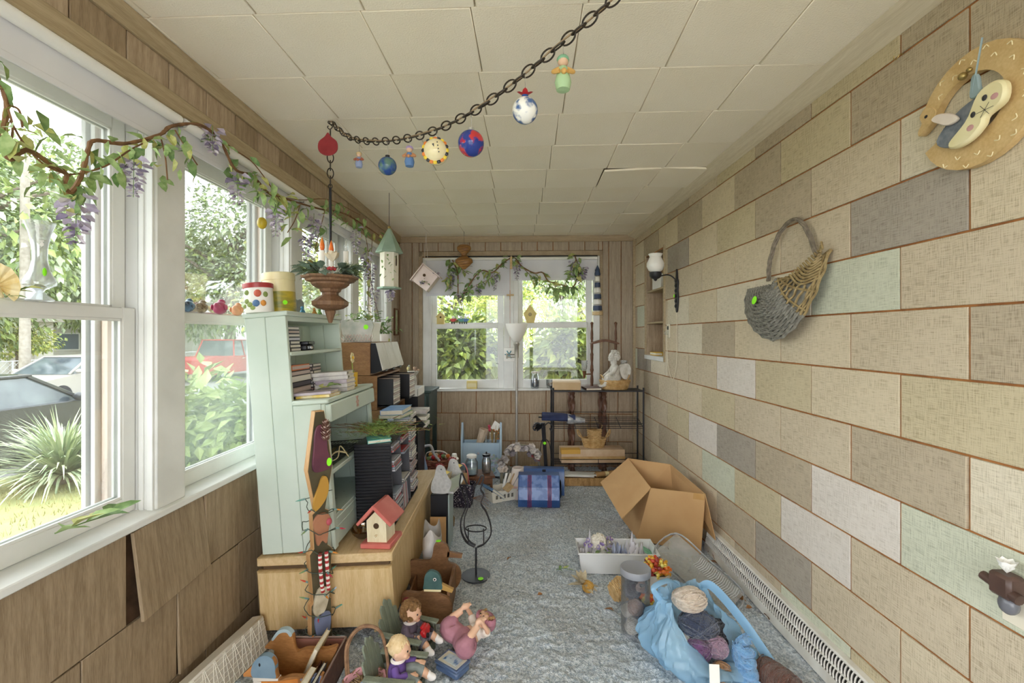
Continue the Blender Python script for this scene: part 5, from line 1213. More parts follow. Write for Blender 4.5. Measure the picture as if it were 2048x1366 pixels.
# ---------------- back right corner: wire rack, table, stacked things
RX0, RX1, RY0, RY1 = .40, 1.245, 4.26, 4.46
t = thing('wire_rack', 'black metal wire rack with three tiers in the back right corner', 'rack', T(0, 0, 0))
for x in (RX0, RX1):
    for y in (RY0, RY1): MB().tube([(x, y, 0), (x, y, .90)], .0085, 8).build('upright', black, t)
def tier(z, tilt, nm):
    m = MB()
    for k in range(7): y = RY0+(RY1-RY0)*k/6; m.tube([(RX0, y, z+tilt*k/6), (RX1, y, z+tilt*k/6)], .003, 5)
    for k in range(5): x = RX0+(RX1-RX0)*k/4; m.tube([(x, RY0, z), (x, RY1, z+tilt)], .003, 5)
    m.tube([(RX0, RY0, z+.045), (RX1, RY0, z+.045)], .003, 5); m.tube([(RX0, RY1, z+tilt+.05), (RX1, RY1, z+tilt+.05)], .003, 5)
    for k in range(3): x = RX0+(RX1-RX0)*k/2; m.tube([(x, RY0, z), (x, RY0, z+.045)], .0028, 5)
    m.build(nm, black, t)
tier(.52, .07, 'wire_shelf'); tier(.185, .0, 'wire_shelf')
MB().bx(RX0, RX1, RY0-.01, RY1+.01, .862, .875, .002).build('top_shelf', black, t)
for x in (RX0, RX1):
    m = MB(); m.tube(bez([(x, RY0-.0, .1), (x+.02, RY0-.03, .07), (x+.05, RY0-.03, .05), (x+.06, RY0-.03, .08), (x+.035, RY0-.03, .085)], 5), .003, 5); m.build('scroll_foot', black, t)
dkw_ = wood('dark_turned_wood', '#7a5644', '#5d3f30', stretch=(12, 12, 2), rough=.35); brw = wood('brown_turned_wood', '#7a5238', '#5d3b27', stretch=(10, 10, 2), rough=.4)
def twist(mb, x, y, z0, z1, r, turns):
    n = 72; seg = 12; vs = []; fs = []
    for i in range(n+1):
        s = i/n; z = z0+(z1-z0)*s; e = 1 if .12 < s < .88 else 0
        for k in range(seg):
            a = 2*PI*k/seg; rr_ = r*(1+(.28*math.cos(2*a-turns*2*PI*s) if e else .2*math.cos(s*120))); vs.append((x+rr_*math.cos(a), y+rr_*math.sin(a), z))
    for i in range(n):
        for k in range(seg): l = (k+1) % seg; fs.append((i*seg+k, i*seg+l, (i+1)*seg+l, (i+1)*seg+k))
    mb.add(vs, fs)
t = thing('twist_leg_table', 'small table with dark barley twist legs standing behind the wire rack', 'table', T(0, 0, 0))
for x in (.618, .934):
    for y in (4.53, 4.72):
        m = MB(); twist(m, x, y, .1, .86, .021, 5); m.lathe([(.0, 0), (.022, .005), (.03, .04), (.018, .075), (.028, .09), (.022, .11)], 14, M=T(x, y, 0)); m.build('leg', dkw_, t)
MB().bx(.56, 1.0, 4.49, 4.755, .86, .878, .004).build('top', dkw_, t); m = MB()
for y in (4.53, 4.72): m.tube([(.618, y, .13), (.934, y, .13)], .012, 8)
m.build('stretcher', dkw_, t)
# on top
t = thing('flat_carton', 'flat tan carton lying on the left end of the wire rack top', 'box', T(.535, 4.36, .876) @ Rz(R(-4)))
MB().bx(-.13, .13, -.09, .09, 0, .075, .004).build('body', mat('tan_carton', '#d3b994', '#c3a67e', scale=6, rough=.7), t); MB().bx(-.132, .132, -.092, .092, .07, .085, .003).build('lid', mat('tan_carton_lid', '#dcc6a6', rough=.7), t)
book('hardback', 'dark brown hardback lying on the rack top beside the tan carton', T(.775, 4.36, .876) @ Rz(.1), .15, .19, .02, bk['brown'])
BK = T(1.0, 4.36, .876)
t = thing('wicker_basket', 'shallow pale wicker basket with side handles holding the white cherub', 'basket', BK); wicker(t, .115, .145, .085, 24, 8, wick, 1, .6)
for s in (-1, 1): MB().tube(bez([(s*.1, -.05, .085), (s*.13, -.03, .13), (s*.13, .03, .13), (s*.1, .05, .085)], 6), .006, 6).build('handle', wick, t)
# cherub statue
def fused(mb, name, m, parent, voxel=.005, M=None, smooth=4):
    o = mb.build(name, m, parent, M); r = o.modifiers.new('fuse', 'REMESH'); r.mode = 'VOXEL'; r.voxel_size = voxel; r.use_smooth_shade = True
    if smooth: s_ = o.modifiers.new('soft', 'SMOOTH'); s_.iterations = smooth; s_.factor = .5
    return o
stone = mat('white_stone', '#dedad2', '#c2bdb3', scale=30, rough=.85, bump=.3, bscale=60)
t = thing('cherub_statue', 'seated white stone cherub statue with curly hair in the wicker basket', 'statue', BK @ T(.0, .0, .012) @ Rz(PI) @ Sc(1.06, 1.06, 1.06))
m = MB(); m.ball((0, 0, .09), (.055, .055, .06), 14, 10); m.ball((0, 0, .16), (.045, .055, .06), 14, 10); m.ball((.01, 0, .225), (.03, .03, .03), 10, 8); m.ball((.012, 0, .28), (.046, .044, .05), 16, 12)
m.ball((.056, 0, .272), (.009, .008, .009), 8, 6); m.ball((.045, 0, .252), (.012, .014, .008), 8, 6); m.ball((.046, .018, .266), (.01, .01, .01), 8, 6); m.ball((.046, -.018, .266), (.01, .01, .01), 8, 6)
for s in (-1, 1):
    m.tube(bez([(.0, s*.05, .2), (.03, s*.07, .15), (.075, s*.04, .12)], 5), [.022, .021, .02, .019, .018, .018, .017, .016, .015, .014, .014], 10)
    m.tube(bez([(.01, s*.03, .07), (.075, s*.045, .1), (.09, s*.04, .05), (.105, s*.035, .02)], 5), [.034, .033, .032, .031, .03, .029, .027, .025, .024, .023, .022, .021, .02, .02, .018, .016], 10); m.ball((.125, s*.035, .02), (.03, .014, .012), 8, 6)
    for k in range(4): m.tube([(.078, s*.035+.006*(k-1.5), .12), (.096, s*.03+.006*(k-1.5), .11)], [.006, .004], 6)
fused(m, 'body', stone, t, .0045)
rp = random.Random(12); m = MB()
for i in range(70):
    d_2 = Vector((rp.uniform(-1, .45), rp.uniform(-1, 1), rp.uniform(-.35, 1))).normalized(); m.ball((.008+d_2.x*.047, d_2.y*.046, .284+d_2.z*.05), rp.uniform(.011, .016), 6, 5)
m.build('curls', stone, t)
for s in (-1, 1):
    m = MB(); m.prism(P2([(-.04, .2), (-.12, .22), (-.15, .16), (-.12, .08), (-.06, .1)]), .012, M=T(0, s*.03, 0) @ Rz(s*.25)); m.build('wing', stone, t)
# turned sconce shelf behind it
t = thing('sconce_shelf', 'brown turned wood sconce shelf with two spindles and glass candle cups', 'shelf', T(.945, 4.615, .879))
def spin(mb, x, h_):
    pr_ = [(0, 0)]; k = 0
    for i in range(33): s = i/32; pr_.append((.011+.006*abs(math.sin(s*PI*5.5))+(.004 if i % 8 == 0 else 0)-.004*s, h_*s))
    pr_.append((0, h_+.012)); mb.lathe(pr_, 12, M=T(x, 0, 0))
for x in (-.12, .122): m = MB(); spin(m, x, .64); m.build('spindle', brw, t)
MB().prism(P2([(-.13, .44), (0, .475), (.13, .44), (.12, .425), (0, .45), (-.12, .425)]), .09, M=T(0, -.04, 0)).build('shelf_board', brw, t)
cup = glassmat('cup_glass', (.95, .95, .95), dust=.22, gloss=.1)
for s in (-1, 1):
    MB().tube([(s*.12, 0, .12), (s*.19, -.02, .12), (s*.2, -.02, .12)], .007, 8).build('arm', brw, t)
    MB().lathe([(.006, .08), (.012, .09), (.014, .12), (.02, .15), (.022, .155), (0, .155)], 14, M=T(s*.2, -.02, 0)).build('candle_holder', brw, t)
    MB().lathe([(.015, .155), (.026, .17), (.03, .2), (.029, .23), (.034, .26), (.032, .26), (.027, .23), (.028, .2), (.024, .172), (0, .16)], 18, M=T(s*.2, -.02, 0)).build('glass_cup', cup, t)
# under: long cartons, baskets, crate
lc = mat('painted_board', '#d9c0a2', '#c9a988', scale=9, rough=.8); och = mat('ochre_board', '#d6a64e', rough=.7)
t = thing('long_carton', 'long peach and ochre cardboard carton on the lowest rack tier', 'box', T(.775, 4.36, .192) @ Rz(R(1.5)))
MB().bx(-.3, .3, -.085, .085, 0, .125, .003).build('body', lc, t); MB().bx(-.302, -.12, -.087, .0, .085, .127, .002).build('ochre_print', och, t); MB().bx(-.302, .302, -.09, -.083, .03, .06).build('tape', tape, t)
t = thing('wicker_basket', 'wide pale wicker basket with loop handles lowest under the rack', 'basket', T(.80, 4.37, .319)); wicker(t, .09, .115, .085, 20, 8, wick, 1, .58)
for s in (-1, 1): MB().tube(bez([(s*.1, 0, .08), (s*.15, 0, .12), (s*.155, 0, .17), (s*.115, 0, .1)], 6), .006, 6).build('handle', wick, t)
t = thing('wicker_basket', 'narrow tall wicker basket nested inside the wide rack basket', 'basket', T(.805, 4.37, .345)); wicker(t, .05, .066, .14, 16, 12, wick)
MB().tube(bez([(-.06, 0, .14), (-.07, 0, .19), (0, 0, .215), (.07, 0, .19), (.06, 0, .14)], 6), .004, 6).build('handle', wick, t)
t = thing('wood_tray', 'striped wooden tray with paper rolls on the carpet under the rack', 'tray', T(.78, 4.3, 0))
st1 = wood('stripe_oak', '#c7a06a', '#8f6a3e', stretch=(14, 3, 3))
for a_, b_, c_2, d_2 in ((-.28, .28, -.11, -.1), (-.28, .28, .1, .11), (-.28, -.27, -.1, .1), (.27, .28, -.1, .1)): MB().bx(a_, b_, c_2, d_2, .003, .075, .002).build('side', st1, t)
MB().bx(-.27, .27, -.1, .1, .003, .012).build('bottom', st1, t)
t = thing('paper_roll', 'rolled tan paper lying on the wooden tray', 'paper roll', T(.9, 4.28, .092) @ Rz(.4)); MB().lathe([(.017, -.12), (.022, -.12), (.022, .12), (.017, .12)], 16, M=Ry(PI/2), cap=False).build('roll', card, t); MB().lathe([(.0225, -.02), (.0225, .02)], 16, M=Ry(PI/2), cap=False).build('band', cry, t)
t = thing('paper_roll', 'white paper folded flat on the wooden tray', 'paper', T(.66, 4.28, .078) @ Rz(-.1)); MB().bx(-.15, .12, -.07, .07, 0, .012, .003).build('fold', wht, t); MB().bx(-.12, .14, -.06, .05, .0122, .018, .002).build('fold', wht, t)

# black hook stand, umbrella
t = thing('hook_stand', 'black iron scroll hook stand with a green sticker before the wire rack', 'stand', T(.315, 4.12, 0))
MB().lathe([(0, 0), (.07, 0), (.07, .008), (.02, .02), (0, .02)], 20).build('base', black, t)
MB().tube([(.02, 0, .01), (.0, 0, .3), (-.02, 0, .60)], [.016, .016, .02], 8).build('post', black, t)
for s in (-1, 1):
    MB().tube(bez([(-.02, 0, .56), (s*.05-.02, 0, .6), (s*.09-.02, 0, .56), (s*.075-.02, 0, .53), (s*.06-.02, 0, .55)], 6), .006, 6).build('hook', black, t)
    MB().tube(bez([(-.015, 0, .47), (s*.04, 0, .4), (s*.05, 0, .2), (s*.02, 0, .04)], 6), .004, 6).build('brace', black, t)
m = MB()
for k in range(6): m.leaf(T(-.02, -.01, .58) @ Rz(PI+.3*k-.6) @ Ry(-.2+.1*k), .11, .05)
m.build('leaf_ornament', black, t); MB().lathe([(0, 0), (.014, 0), (.014, .001), (0, .001)], 14, M=T(-.008, -.021, .42) @ Rx(PI/2)).build('price_sticker', green_st, t)
t = thing('folded_umbrella', 'folded navy umbrella with a silver cloth end lying across the hook stand', 'umbrella', T(.285, 4.13, .648) @ Ry(R(3)))
def umf(u, v):
    a = 2*PI*u; r_ = .042*(1+.12*math.sin(a*5+v*3))*(1 if v < .6 else 1-.5*(v-.6)); return (.30*v, r_*math.cos(a), r_*.85*math.sin(a)+.008)
MB().sheet(umf, 30, 10, cu=True).build('navy_cloth', mat('navy_cloth', '#2f3a63', '#252e50', scale=20, rough=.7), t)
def umg(u, v):
    a = 2*PI*u; r_ = .045*(1-.55*v)*(1+.2*noise.noise((u*9, v*5, 2))); return (.23+.16*v, r_*math.cos(a), r_*math.sin(a)-.012*v)
MB().sheet(umg, 26, 10, cu=True).build('silver_cloth', mat('silver_cloth', '#c9cbd0', '#9fa2aa', scale=30, rough=.35, metal=.4), t, smooth=20); MB().tube([(-.03, 0, 0), (.02, 0, 0)], .007, 8).build('handle', blackpl, t)

# blue hexagonal sewing chest
bl1 = mat('blue_shell', '#3c5f98', '#2f4d80', scale=6, rough=.3); bl2 = mat('blue_pattern', '#7d95c9', '#5b76b0', scale=18, rough=.35, contrast=(.45, .55)); rst = mat('red_stripe', '#9a3550', '#6d2a50', scale=40, rough=.5)
t = thing('sewing_chest', 'blue hinged hexagonal sewing chest with red striped bands, open on the carpet', 'chest', T(.235, 3.78, 0) @ Rz(R(-3)))
hx = [(-.115, .006), (.06, .006), (.085, .05), (.085, .2), (.04, .245), (-.055, .245), (-.13, .17), (-.148, .075)]
MXY = Rz(PI/2)
def hexp(w, x, m_, nm, sc=1, par=None): return MB().prism([(a*sc, (b-.12)*sc+.12) for a, b in hx], w, M=T(x, 0, 0) @ MXY @ Sc(-1, 1, 1) if False else T(x, 0, 0) @ Matrix(((0, 1, 0, 0), (1, 0, 0, 0), (0, 0, 1, 0), (0, 0, 0, 1)))).build(nm, m_, par or t)
hexp(.335, 0, bl1, 'front_half')
pan = MB()
def quadx(p, q, x0, x1, off=.0015): 
    n = Vector((0, -(q[1]-p[1]), q[0]-p[0])).normalized(); n = n if n.y < 0 or n.z > 0 else -n
    return [Vector((x, y, z))+n*off for x, y, z in ((x0, p[0], p[1]), (x1, p[0], p[1]), (x1, q[0], q[1]), (x0, q[0], q[1]))]
for p_, q_ in ((hx[7], hx[6]), (hx[6], hx[5])):
    for x0, x1 in ((-.16, -.09), (-.06, .07), (.1, .16)): slab(pan, quadx(p_, q_, x0, x1), .002)
pan.build('patterned_panel', bl2, t)
sp_ = MB()
for p_, q_ in ((hx[0], hx[7]), (hx[7], hx[6]), (hx[6], hx[5])):
    for x0 in (-.09, -.078, -.066, .07, .082, .094): slab(sp_, quadx(p_, q_, x0, x0+.006, .002), .002)
sp_.build('striped_band', rst, t)
MB().prism([(a*.98+.115, b) for a, b in ((-.02, .03), (.10, .03), (.13, .08), (.13, .2), (.08, .25), (-.0, .25), (-.02, .22))], .345, M=T(.045, 0, 0) @ Matrix(((0, 1, 0, 0), (1, 0, 0, 0), (0, 0, 1, 0), (0, 0, 0, 1)))).build('rear_half', bl1, t)
MB().box((.045, .09, .242), (.03, .012, .02), .003).build('latch', blackpl, t); MB().lathe([(.02, 0), (.06, .004), (.075, .012), (.06, .016), (0, .016)], 20, M=T(.168, -.01, .12) @ Ry(PI/2)).build('end_boss', blackpl, t)

# grey floral arch wreath
t = thing('floral_wreath', 'arched wreath of grey and cream fabric flowers behind the sewing chest', 'wreath', T(.09, 4.02, 0) @ Rz(R(5)))
rp = random.Random(21); AR = lambda a: Vector((.17*math.cos(a), 0, .2+.22*math.sin(a)))
MB().tube([(-.17, 0, .02)]+[AR(PI-PI*i/20) for i in range(21)]+[(.175, 0, .02)], .012, 8).build('hoop', mat('wreath_hoop', '#6d6a5c', '#86806c', scale=20), t)
sk = [mat('silk_%d' % i, a, b, scale=25, rough=.6) for i, (a, b) in enumerate((('#b9b4b2', '#d9d3cd'), ('#8f8884', '#b3aca8'), ('#6d6468', '#8d8488'), ('#e2d9cf', '#c7bbb0')))]
for i in range(26):
    a = rp.uniform(.35, PI); c = AR(a)+Vector((rp.uniform(-.02, .02), rp.uniform(-.04, .0), rp.uniform(-.02, .02)))
    m = MB()
    for k in range(6): m.leaf(Rz(k*1.05) @ Ry(-.6), .045, .04, .2, -.2)
    m.ball((0, 0, .008), .008, 6, 5); m.build('flower', sk[i % 4], t, T(*c) @ Rx(PI/2+rp.uniform(-.6, .6)) @ Ry(rp.uniform(-.6, .6)) @ Sc(1.1, 1.1, 1.1), smooth=60)
def rib(u, v): return (-.13+.26*u+.02*math.sin(v*6), -.035+.02*math.sin(u*7), .37+.05*math.sin(u*PI)+.045*(v-.5)+.015*math.sin(u*9))
MB().sheet(rib, 20, 5).build('ribbon', mat('satin_ribbon', '#d9d2cf', '#9c9296', scale=12, rough=.3), t)
m = MB()
for k in range(4): m.ball((.1+.02*k, -.03, .33-.012*k), (.012, .012, .012), 8, 6)
m.build('berries', maroon, t)
# lamp shade lying, gold basket, green box
t = thing('lamp_shade', 'upturned cream fabric lamp shade between the wreath and the crate', 'lamp shade', T(.065, 3.93, 0))
MB().lathe([(.08, .02), (.085, .0), (.088, .002), (.075, .15), (.05, .25), (.046, .25), (.07, .15), (.082, .02)], 22, cap=False).build('shade', mat('shade_cloth', '#e9dcd2', '#d9c7bd', scale=6, rough=.8), t); MB().lathe([(.03, .0), (.075, .06), (.09, .09), (.08, .11), (0, .12)], 20).build('pink_ball', mat('pale_pink', '#dfb9ae', rough=.6), t)
t = thing('wire_basket', 'small gold twig basket on the carpet behind the sewing chest', 'basket', T(.2, 4.1, 0)); wicker(t, .05, .07, .2, 14, 14, mat('gold_twig', '#b99a5c', '#8f7340', scale=30, rough=.5))
t = thing('storage_box', 'dark green box wedged behind the sewing chest', 'box', T(.105, 3.82+.0, 0)) if False else None
# white plastic basket of cards
t = thing('plastic_basket', 'cream scalloped plastic basket of cards on the carpet before the wooden crate', 'basket', T(-.085, 3.86, 0) @ Rz(R(28)))
pl = mat('cream_plastic', '#e6dfcf', rough=.45)
m = MB(); lo = tubr(.1, .065, .004); hi = tubr(.118, .08, .095)
for i in range(4): slab(m, (lo[i], lo[(i+1) % 4], hi[(i+1) % 4], hi[i]), .004)
slab(m, lo, .004); m.build('body', pl, t)
m = MB(); N_ = 60; per = [Vector(p) for p in hi]
pts = []
for i in range(4):
    for k in range(15): p = per[i].lerp(per[(i+1) % 4], k/15); pts.append((p.x*1.02, p.y*1.02, .097+.004*math.sin(k/15*2*PI*4)))
m.tube(pts, .004, 6, closed=True); m.build('scalloped_rim', pl, t)
m = MB()
for k in range(5): m.bx(-.08+k*.036, -.062+k*.036, -.0775, -.074, .035, .07, M=Rx(0))
m.build('slots', mat('slot_dark', '#6b655a'), t)
book('hardback', 'worn blue hardback leaning in the cream plastic basket', T(-.155, 3.82, .075) @ Rz(.6) @ Ry(R(38)), .15, .19, .022, bk['dblue'])
for i in range(9):
    o = MB().box((0, 0, .1), (.018+.004*(i % 3), .003, .2), .0006).build('paper_strip', (wht, paper, bk['tan'], bk['white'])[i % 4], M=T(-.08+.018*i, 3.86+.01*(i % 3), .03) @ Ry(R(14+5*i)) @ Rz(.3*i))
    tag(o, 'paper strip %s from the left in the cream plastic basket' % ORD[i], 'paper', 'paper strips in the cream basket')
m = MB().box((0, 0, 0), (.07, .1, .01), .001); tag(m.build('photo_card', bk['tan'], M=T(-.02, 3.80, .12) @ Rz(.5) @ Ry(R(-40))), 'tan photo card propped on the front corner of the cream plastic basket', 'card')

# blue painted caddy
skyb = mat('sky_blue_paint', '#a9c4dc', '#bcd2e4', scale=6, rough=.6)
t = thing('wooden_caddy', 'sky blue painted wooden caddy with pointed ends against the back wall', 'caddy', T(-.285, 4.5, 0))
for s in (-1, 1): MB().prism([(-.075, 0), (.075, 0), (.075, .36), (.03, .47), (.01, .53), (-.01, .53), (-.03, .47), (-.075, .36)], .018, M=T(s*.19, 0, 0) @ Rz(PI/2)).build('end_board', skyb, t)
MB().bx(-.18, .18, -.078, -.062, .02, .345, .003).build('front_board', skyb, t); MB().bx(-.18, .18, .062, .078, .02, .345, .003).build('rear_board', skyb, t); MB().bx(-.18, .18, -.062, .062, .2, .215).build('floor', skyb, t)
m = MB(); rp = random.Random(6)
for i in range(70):
    m.ball((rp.gauss(.11, .05), -.08, .14+rp.gauss(0, .05)), (rp.uniform(.008, .017), .003, rp.uniform(.008, .017)), 6, 4, mi=rp.randrange(3))
m.build('flower_painting', [mat('hydrangea_blue', '#8fa3bd', '#aebdd0', scale=40), mat('hydrangea_green', '#93aa9c', '#b4c4b6', scale=40), mat('hydrangea_grey', '#a8a9c0', '#c3c3d2', scale=40)], t)
t = thing('paper_cone', 'crumpled beige paper cone standing in the blue caddy', 'paper', T(-.34, 4.5, .217) @ Ry(R(18)))
MB().lathe([(.028, 0), (.035, .1), (.05, .26), (.047, .26), (.032, .1)], 9, cap=False).build('cone', mat('kraft_paper', '#d3c0aa', '#b9a48c', scale=14, rough=.8), t, smooth=10)
for i in range(3):
    t = thing('glass_bottle', '%s slim clear bottle in the blue caddy' % ('leftmost', 'middle', 'rightmost')[i], 'bottle', T(-.24+.04*i, 4.49, .217), 'bottles in the blue caddy')
    MB().lathe([(.014, 0), (.014, .12), (.007, .15), (.007, .2), (.005, .2), (.005, .15), (0, .14)], 12).build('bottle', cup, t); MB().lathe([(.008, .2), (.008, .215), (0, .215)], 10).build('cap', wht, t)
t = thing('dried_bouquet', 'dried flower stems with a red bloom and a white card in the blue caddy', 'bouquet', T(-.165, 4.5, .217)); m = MB()
for k in range(16): m.tube([(0, 0, 0), (rp.gauss(0, .03), rp.gauss(0, .02), .2+rp.uniform(0, .1))], .0016, 4)
m.build('stems', mat('straw_stem', '#b59a66', rough=.8), t)
m = MB()
for k in range(5): m.ball((rp.gauss(-.04, .012), rp.gauss(0, .01), .27+rp.gauss(0, .02)), .014, 8, 6)
m.build('red_bloom', mat('red_bloom', '#b23048', '#d25a6c', scale=30), t); m = MB(); slab(m, ((-.03, -.01, .26), (.03, -.01, .22), (.07, -.01, .29), (.01, -.01, .335)), .002); m.build('white_card', wht, t)
m = MB()
for k in range(10): m.ball((.03+rp.gauss(0, .02), rp.gauss(0, .02), .2+rp.gauss(0, .03)), .009, 6, 5)
m.build('amber_buds', mat('amber_bud', '#a8653a', '#c98a4e', scale=30), t)
# small wooden bench with jars
t = thing('small_bench', 'low brown wooden bench carrying the sand jars', 'bench', T(-.36, 3.95, 0) @ Rz(R(12)))
MB().bx(-.2, .21, -.11, .11, .172, .192, .004).build('top', brw, t)
for x in (-.17, .18): MB().bx(x-.011, x+.011, -.1, .1, 0, .172, .003).build('leg', brw, t)
MB().bx(-.17, .18, -.1, -.085, .12, .172, .002).build('apron', brw, t)
sand = mat('layered_sand', '#3f5f98', '#7fb0b8', scale=5, rough=.6, stretch=(.5, .5, 4)); sand2 = mat('layered_sand_teal', '#c9ddd8', '#5a7db0', scale=6, rough=.6, stretch=(.5, .5, 4))
jg = glassmat('jar_glass', (.95, .97, .97), dust=.04, gloss=.12)
def jar(lb, M, r, h_, fill, fm, lid, lm_):
    t = thing('glass_jar', lb, 'jar', M, 'jars on the small bench')
    MB().lathe([(0, .002), (r*.9, .002), (r, .012), (r, h_*.7), (r*.72, h_*.88), (r*.75, h_), (r*.7, h_), (r*.67, h_*.88), (r*.95, h_*.69), (r*.95, .014), (0, .008)], 24).build('glass', jg, t)
    MB().lathe([(0, .01), (r*.9, .01), (r*.92, h_*fill), (0, h_*fill+.004)], 20).build('filling', fm, t)
    MB().lathe(lid, 22, M=T(0, 0, h_)).build('lid', lm_, t)
jar('left jar of layered blue and teal sand with an open white cap on the bench', T(-.485, 3.93, .194), .045, .13, .66, sand, [(.036, -.004), (.038, .004), (.03, .012), (.026, .012), (.02, .045), (0, .048)], wht)
jar('biggest jar of layered blue sand with a white lid on the bench', T(-.335, 3.92, .194), .055, .15, .68, sand2, [(.044, -.004), (.045, .014), (.038, .02), (0, .022)], wht)
jar('clear jar of brown pebbles with a black knobbed lid on the bench', T(-.21, 3.97, .194), .04, .15, .55, mat('pebbles', '#9c8a7c', '#6f5f55', scale=50, rough=.8, bump=.5), [(.034, -.004), (.036, .012), (.02, .016), (.006, .018), (.008, .03), (0, .034)], blackpl)
# dotted bag with pink handle
dots = mat('dotted_cloth', '#2a2838', rough=.8); dn = dots.node_tree; vo = dn.nodes.new('ShaderNodeTexVoronoi'); vo.inputs['Scale'].default_value = 75; tcv = dn.nodes.new('ShaderNodeTexCoord'); dn.links.new(tcv.outputs['Object'], vo.inputs['Vector'])
rv = dn.nodes.new('ShaderNodeValToRGB'); rv.color_ramp.interpolation = 'CONSTANT'; rv.color_ramp.elements[0].color = (*srgb('#d9d0d6'), 1); rv.color_ramp.elements[1].position = .27; rv.color_ramp.elements[1].color = (*srgb('#2a2535'), 1)
dn.links.new(vo.outputs['Distance'], rv.inputs[0]); dn.links.new(rv.outputs[0], dn.nodes['Principled BSDF'].inputs['Base Color'])
t = thing('gift_bag', 'black dotted cloth gift bag with a pink ribbon handle in front of the jars', 'bag', T(-.405, 3.72, 0) @ Rz(R(-8)))
m = MB(); lo = tubr(.085, .05, .004); hi = tubr(.115, .055, .19)
for i in range(4): slab(m, (lo[i], lo[(i+1) % 4], hi[(i+1) % 4], hi[i]), .004)
slab(m, lo, .004); m.build('bag', dots, t)
MB().tube(bez([(-.06, 0, .17), (-.03, 0, .28), (.01, 0, .345), (.05, 0, .3), (.07, 0, .17)], 8), .014, 6, flat=(1, .15)).build('handle', mat('pink_ribbon', '#e58d8f', '#c94a58', scale=5, rough=.35), t)
for k in range(3): tag(MB().bx(-.03, .03, -.002, .002, 0, .2, .001).build('greeting_card', (bk['lilac'], bk['white'], bk['tan'])[k], M=T(-.46+.04*k, 3.72+.012*k, .06) @ Ry(R(-12+6*k))), ('lilac', 'white', 'tan')[k]+' card standing in the dotted gift bag', 'card', 'cards in the gift bag')
# baskets of red trinkets at the left
t = thing('wicker_basket', 'tilted wicker basket of red trinkets beside the white roosters', 'basket', T(-.68, 4.27, 0) @ Rx(R(0))); wicker(t, .09, .12, .24, 20, 14, mat('wicker_red', '#b0785c', '#8a4a40', scale=30, rough=.7))
MB().tube(bez([(-.12, 0, .24), (-.09, -.02, .3), (.05, -.03, .31), (.12, 0, .24)], 6), .009, 6, flat=(1, .4)).build('handle', sk[3], t)
rc_ = ('bright red', 'cream', 'amber', 'dark red', 'pale blue', 'green', 'orange'); cc_ = ('#c8323a', '#e2d5bd', '#c98a3c', '#7c2a2c', '#a9c0d0', '#6f8a5a', '#d9783c')
for i in range(14):
    a = i*2.4; r_ = .1*math.sqrt((i+.5)/14); m = MB(); m.lathe([(0, -.02), (.018, -.012), (.02, .004), (.008, .018), (0, .026)], 10); m.tube([(0, 0, .024), (.004, 0, .036)], .002, 4)
    tag(m.build('trinket', mat('trinket_%d' % (i % 7), cc_[i % 7], rough=.4), M=T(-.68+r_*math.cos(a), 4.27+r_*math.sin(a), .245+.02*(i % 2)) @ Rx(i*.7)), rc_[i % 7]+' bauble heaped in the tilted red basket', 'bauble', 'baubles in the red basket')
t = thing('wicker_basket', 'low dark red basket on the carpet behind the roosters', 'basket', T(-.60, 3.86, 0)); wicker(t, .075, .09, .14, 18, 10, maroon)
for i in range(8):
    a = i*2.4; r_ = .07*math.sqrt((i+.5)/8); m = MB(); m.ball((0, 0, 0), (.02, .016, .014), 8, 6); m.ball((.018, 0, .008), .01, 8, 6)
    tag(m.build('trinket', mat('trinket_%d' % ((i+3) % 7), cc_[(i+3) % 7]), M=T(-.60+r_*math.cos(a), 3.86+r_*math.sin(a), .15) @ Rz(i)), rc_[(i+3) % 7]+' ornament in the low dark red basket', 'ornament', 'ornaments in the dark red basket')
t = thing('blue_pitcher', 'pale blue enamel pitcher with a grey handle beside the dark green cabinet', 'pitcher', T(-.815, 4.0, 0))
MB().lathe([(.075, 0), (.085, .02), (.085, .22), (.06, .32), (.045, .42), (.05, .46), (.046, .46), (.04, .42), (0, .3)], 22).build('body', mat('blue_enamel', '#93aed3', rough=.35), t); MB().tube(bez([(.05, -.03, .42), (.12, -.04, .43), (.15, -.04, .36), (.2, -.05, .3)], 6), .011, 8).build('handle', mat('grey_handle', '#b5b6bc', rough=.5), t)
t = thing('amber_bottle', 'small amber glass bottle on the carpet beside the rooster planter', 'bottle', T(-.44, 3.32, 0)); MB().lathe([(0, .0), (.03, .002), (.034, .06), (.012, .1), (.012, .13), (0, .132)], 18).build('bottle', glassmat('amber_glass2', (.8, .5, .12), dust=.05, gloss=.12), t); MB().lathe([(.014, .13), (.014, .15), (0, .15)], 12).build('cap', maroon, t)
# dark green corner cabinet with birdbath
dg = mat('dark_green_paint', '#33433f', '#2a3835', scale=6, rough=.5)
t = thing('corner_cabinet', 'dark green painted side cabinet in the back left corner', 'cabinet', T(-.93, 4.48, 0) @ Rz(R(-3)))
MB().bx(-.19, .19, -.19, .2, .845, .87, .005).build('top', dg, t); MB().bx(-.17, .17, -.17, .18, .5, .845, .003).build('body', dg, t)
MB().bx(-.15, .15, -.185, -.17, .66, .82, .005).build('drawer', dg, t); MB().bx(-.15, .15, -.185, -.17, .52, .64, .005).build('drawer', dg, t)
for x in (-.15, .15):
    for y in (-.15, .16): MB().bx(x-.02, x+.02, y-.02, y+.02, 0, .5, .003).build('leg', dg, t)
MB().ball((0, -.195, .74), (.012, .012, .012), 10, 8).build('knob', brw, t); MB().ball((0, -.195, .58), (.012, .012, .012), 10, 8).build('knob', brw, t)
t = thing('birdbath_figurine', 'white birdbath figurine with a blue bird and green sticker on the corner cabinet', 'figurine', T(-.94, 4.40, .871))
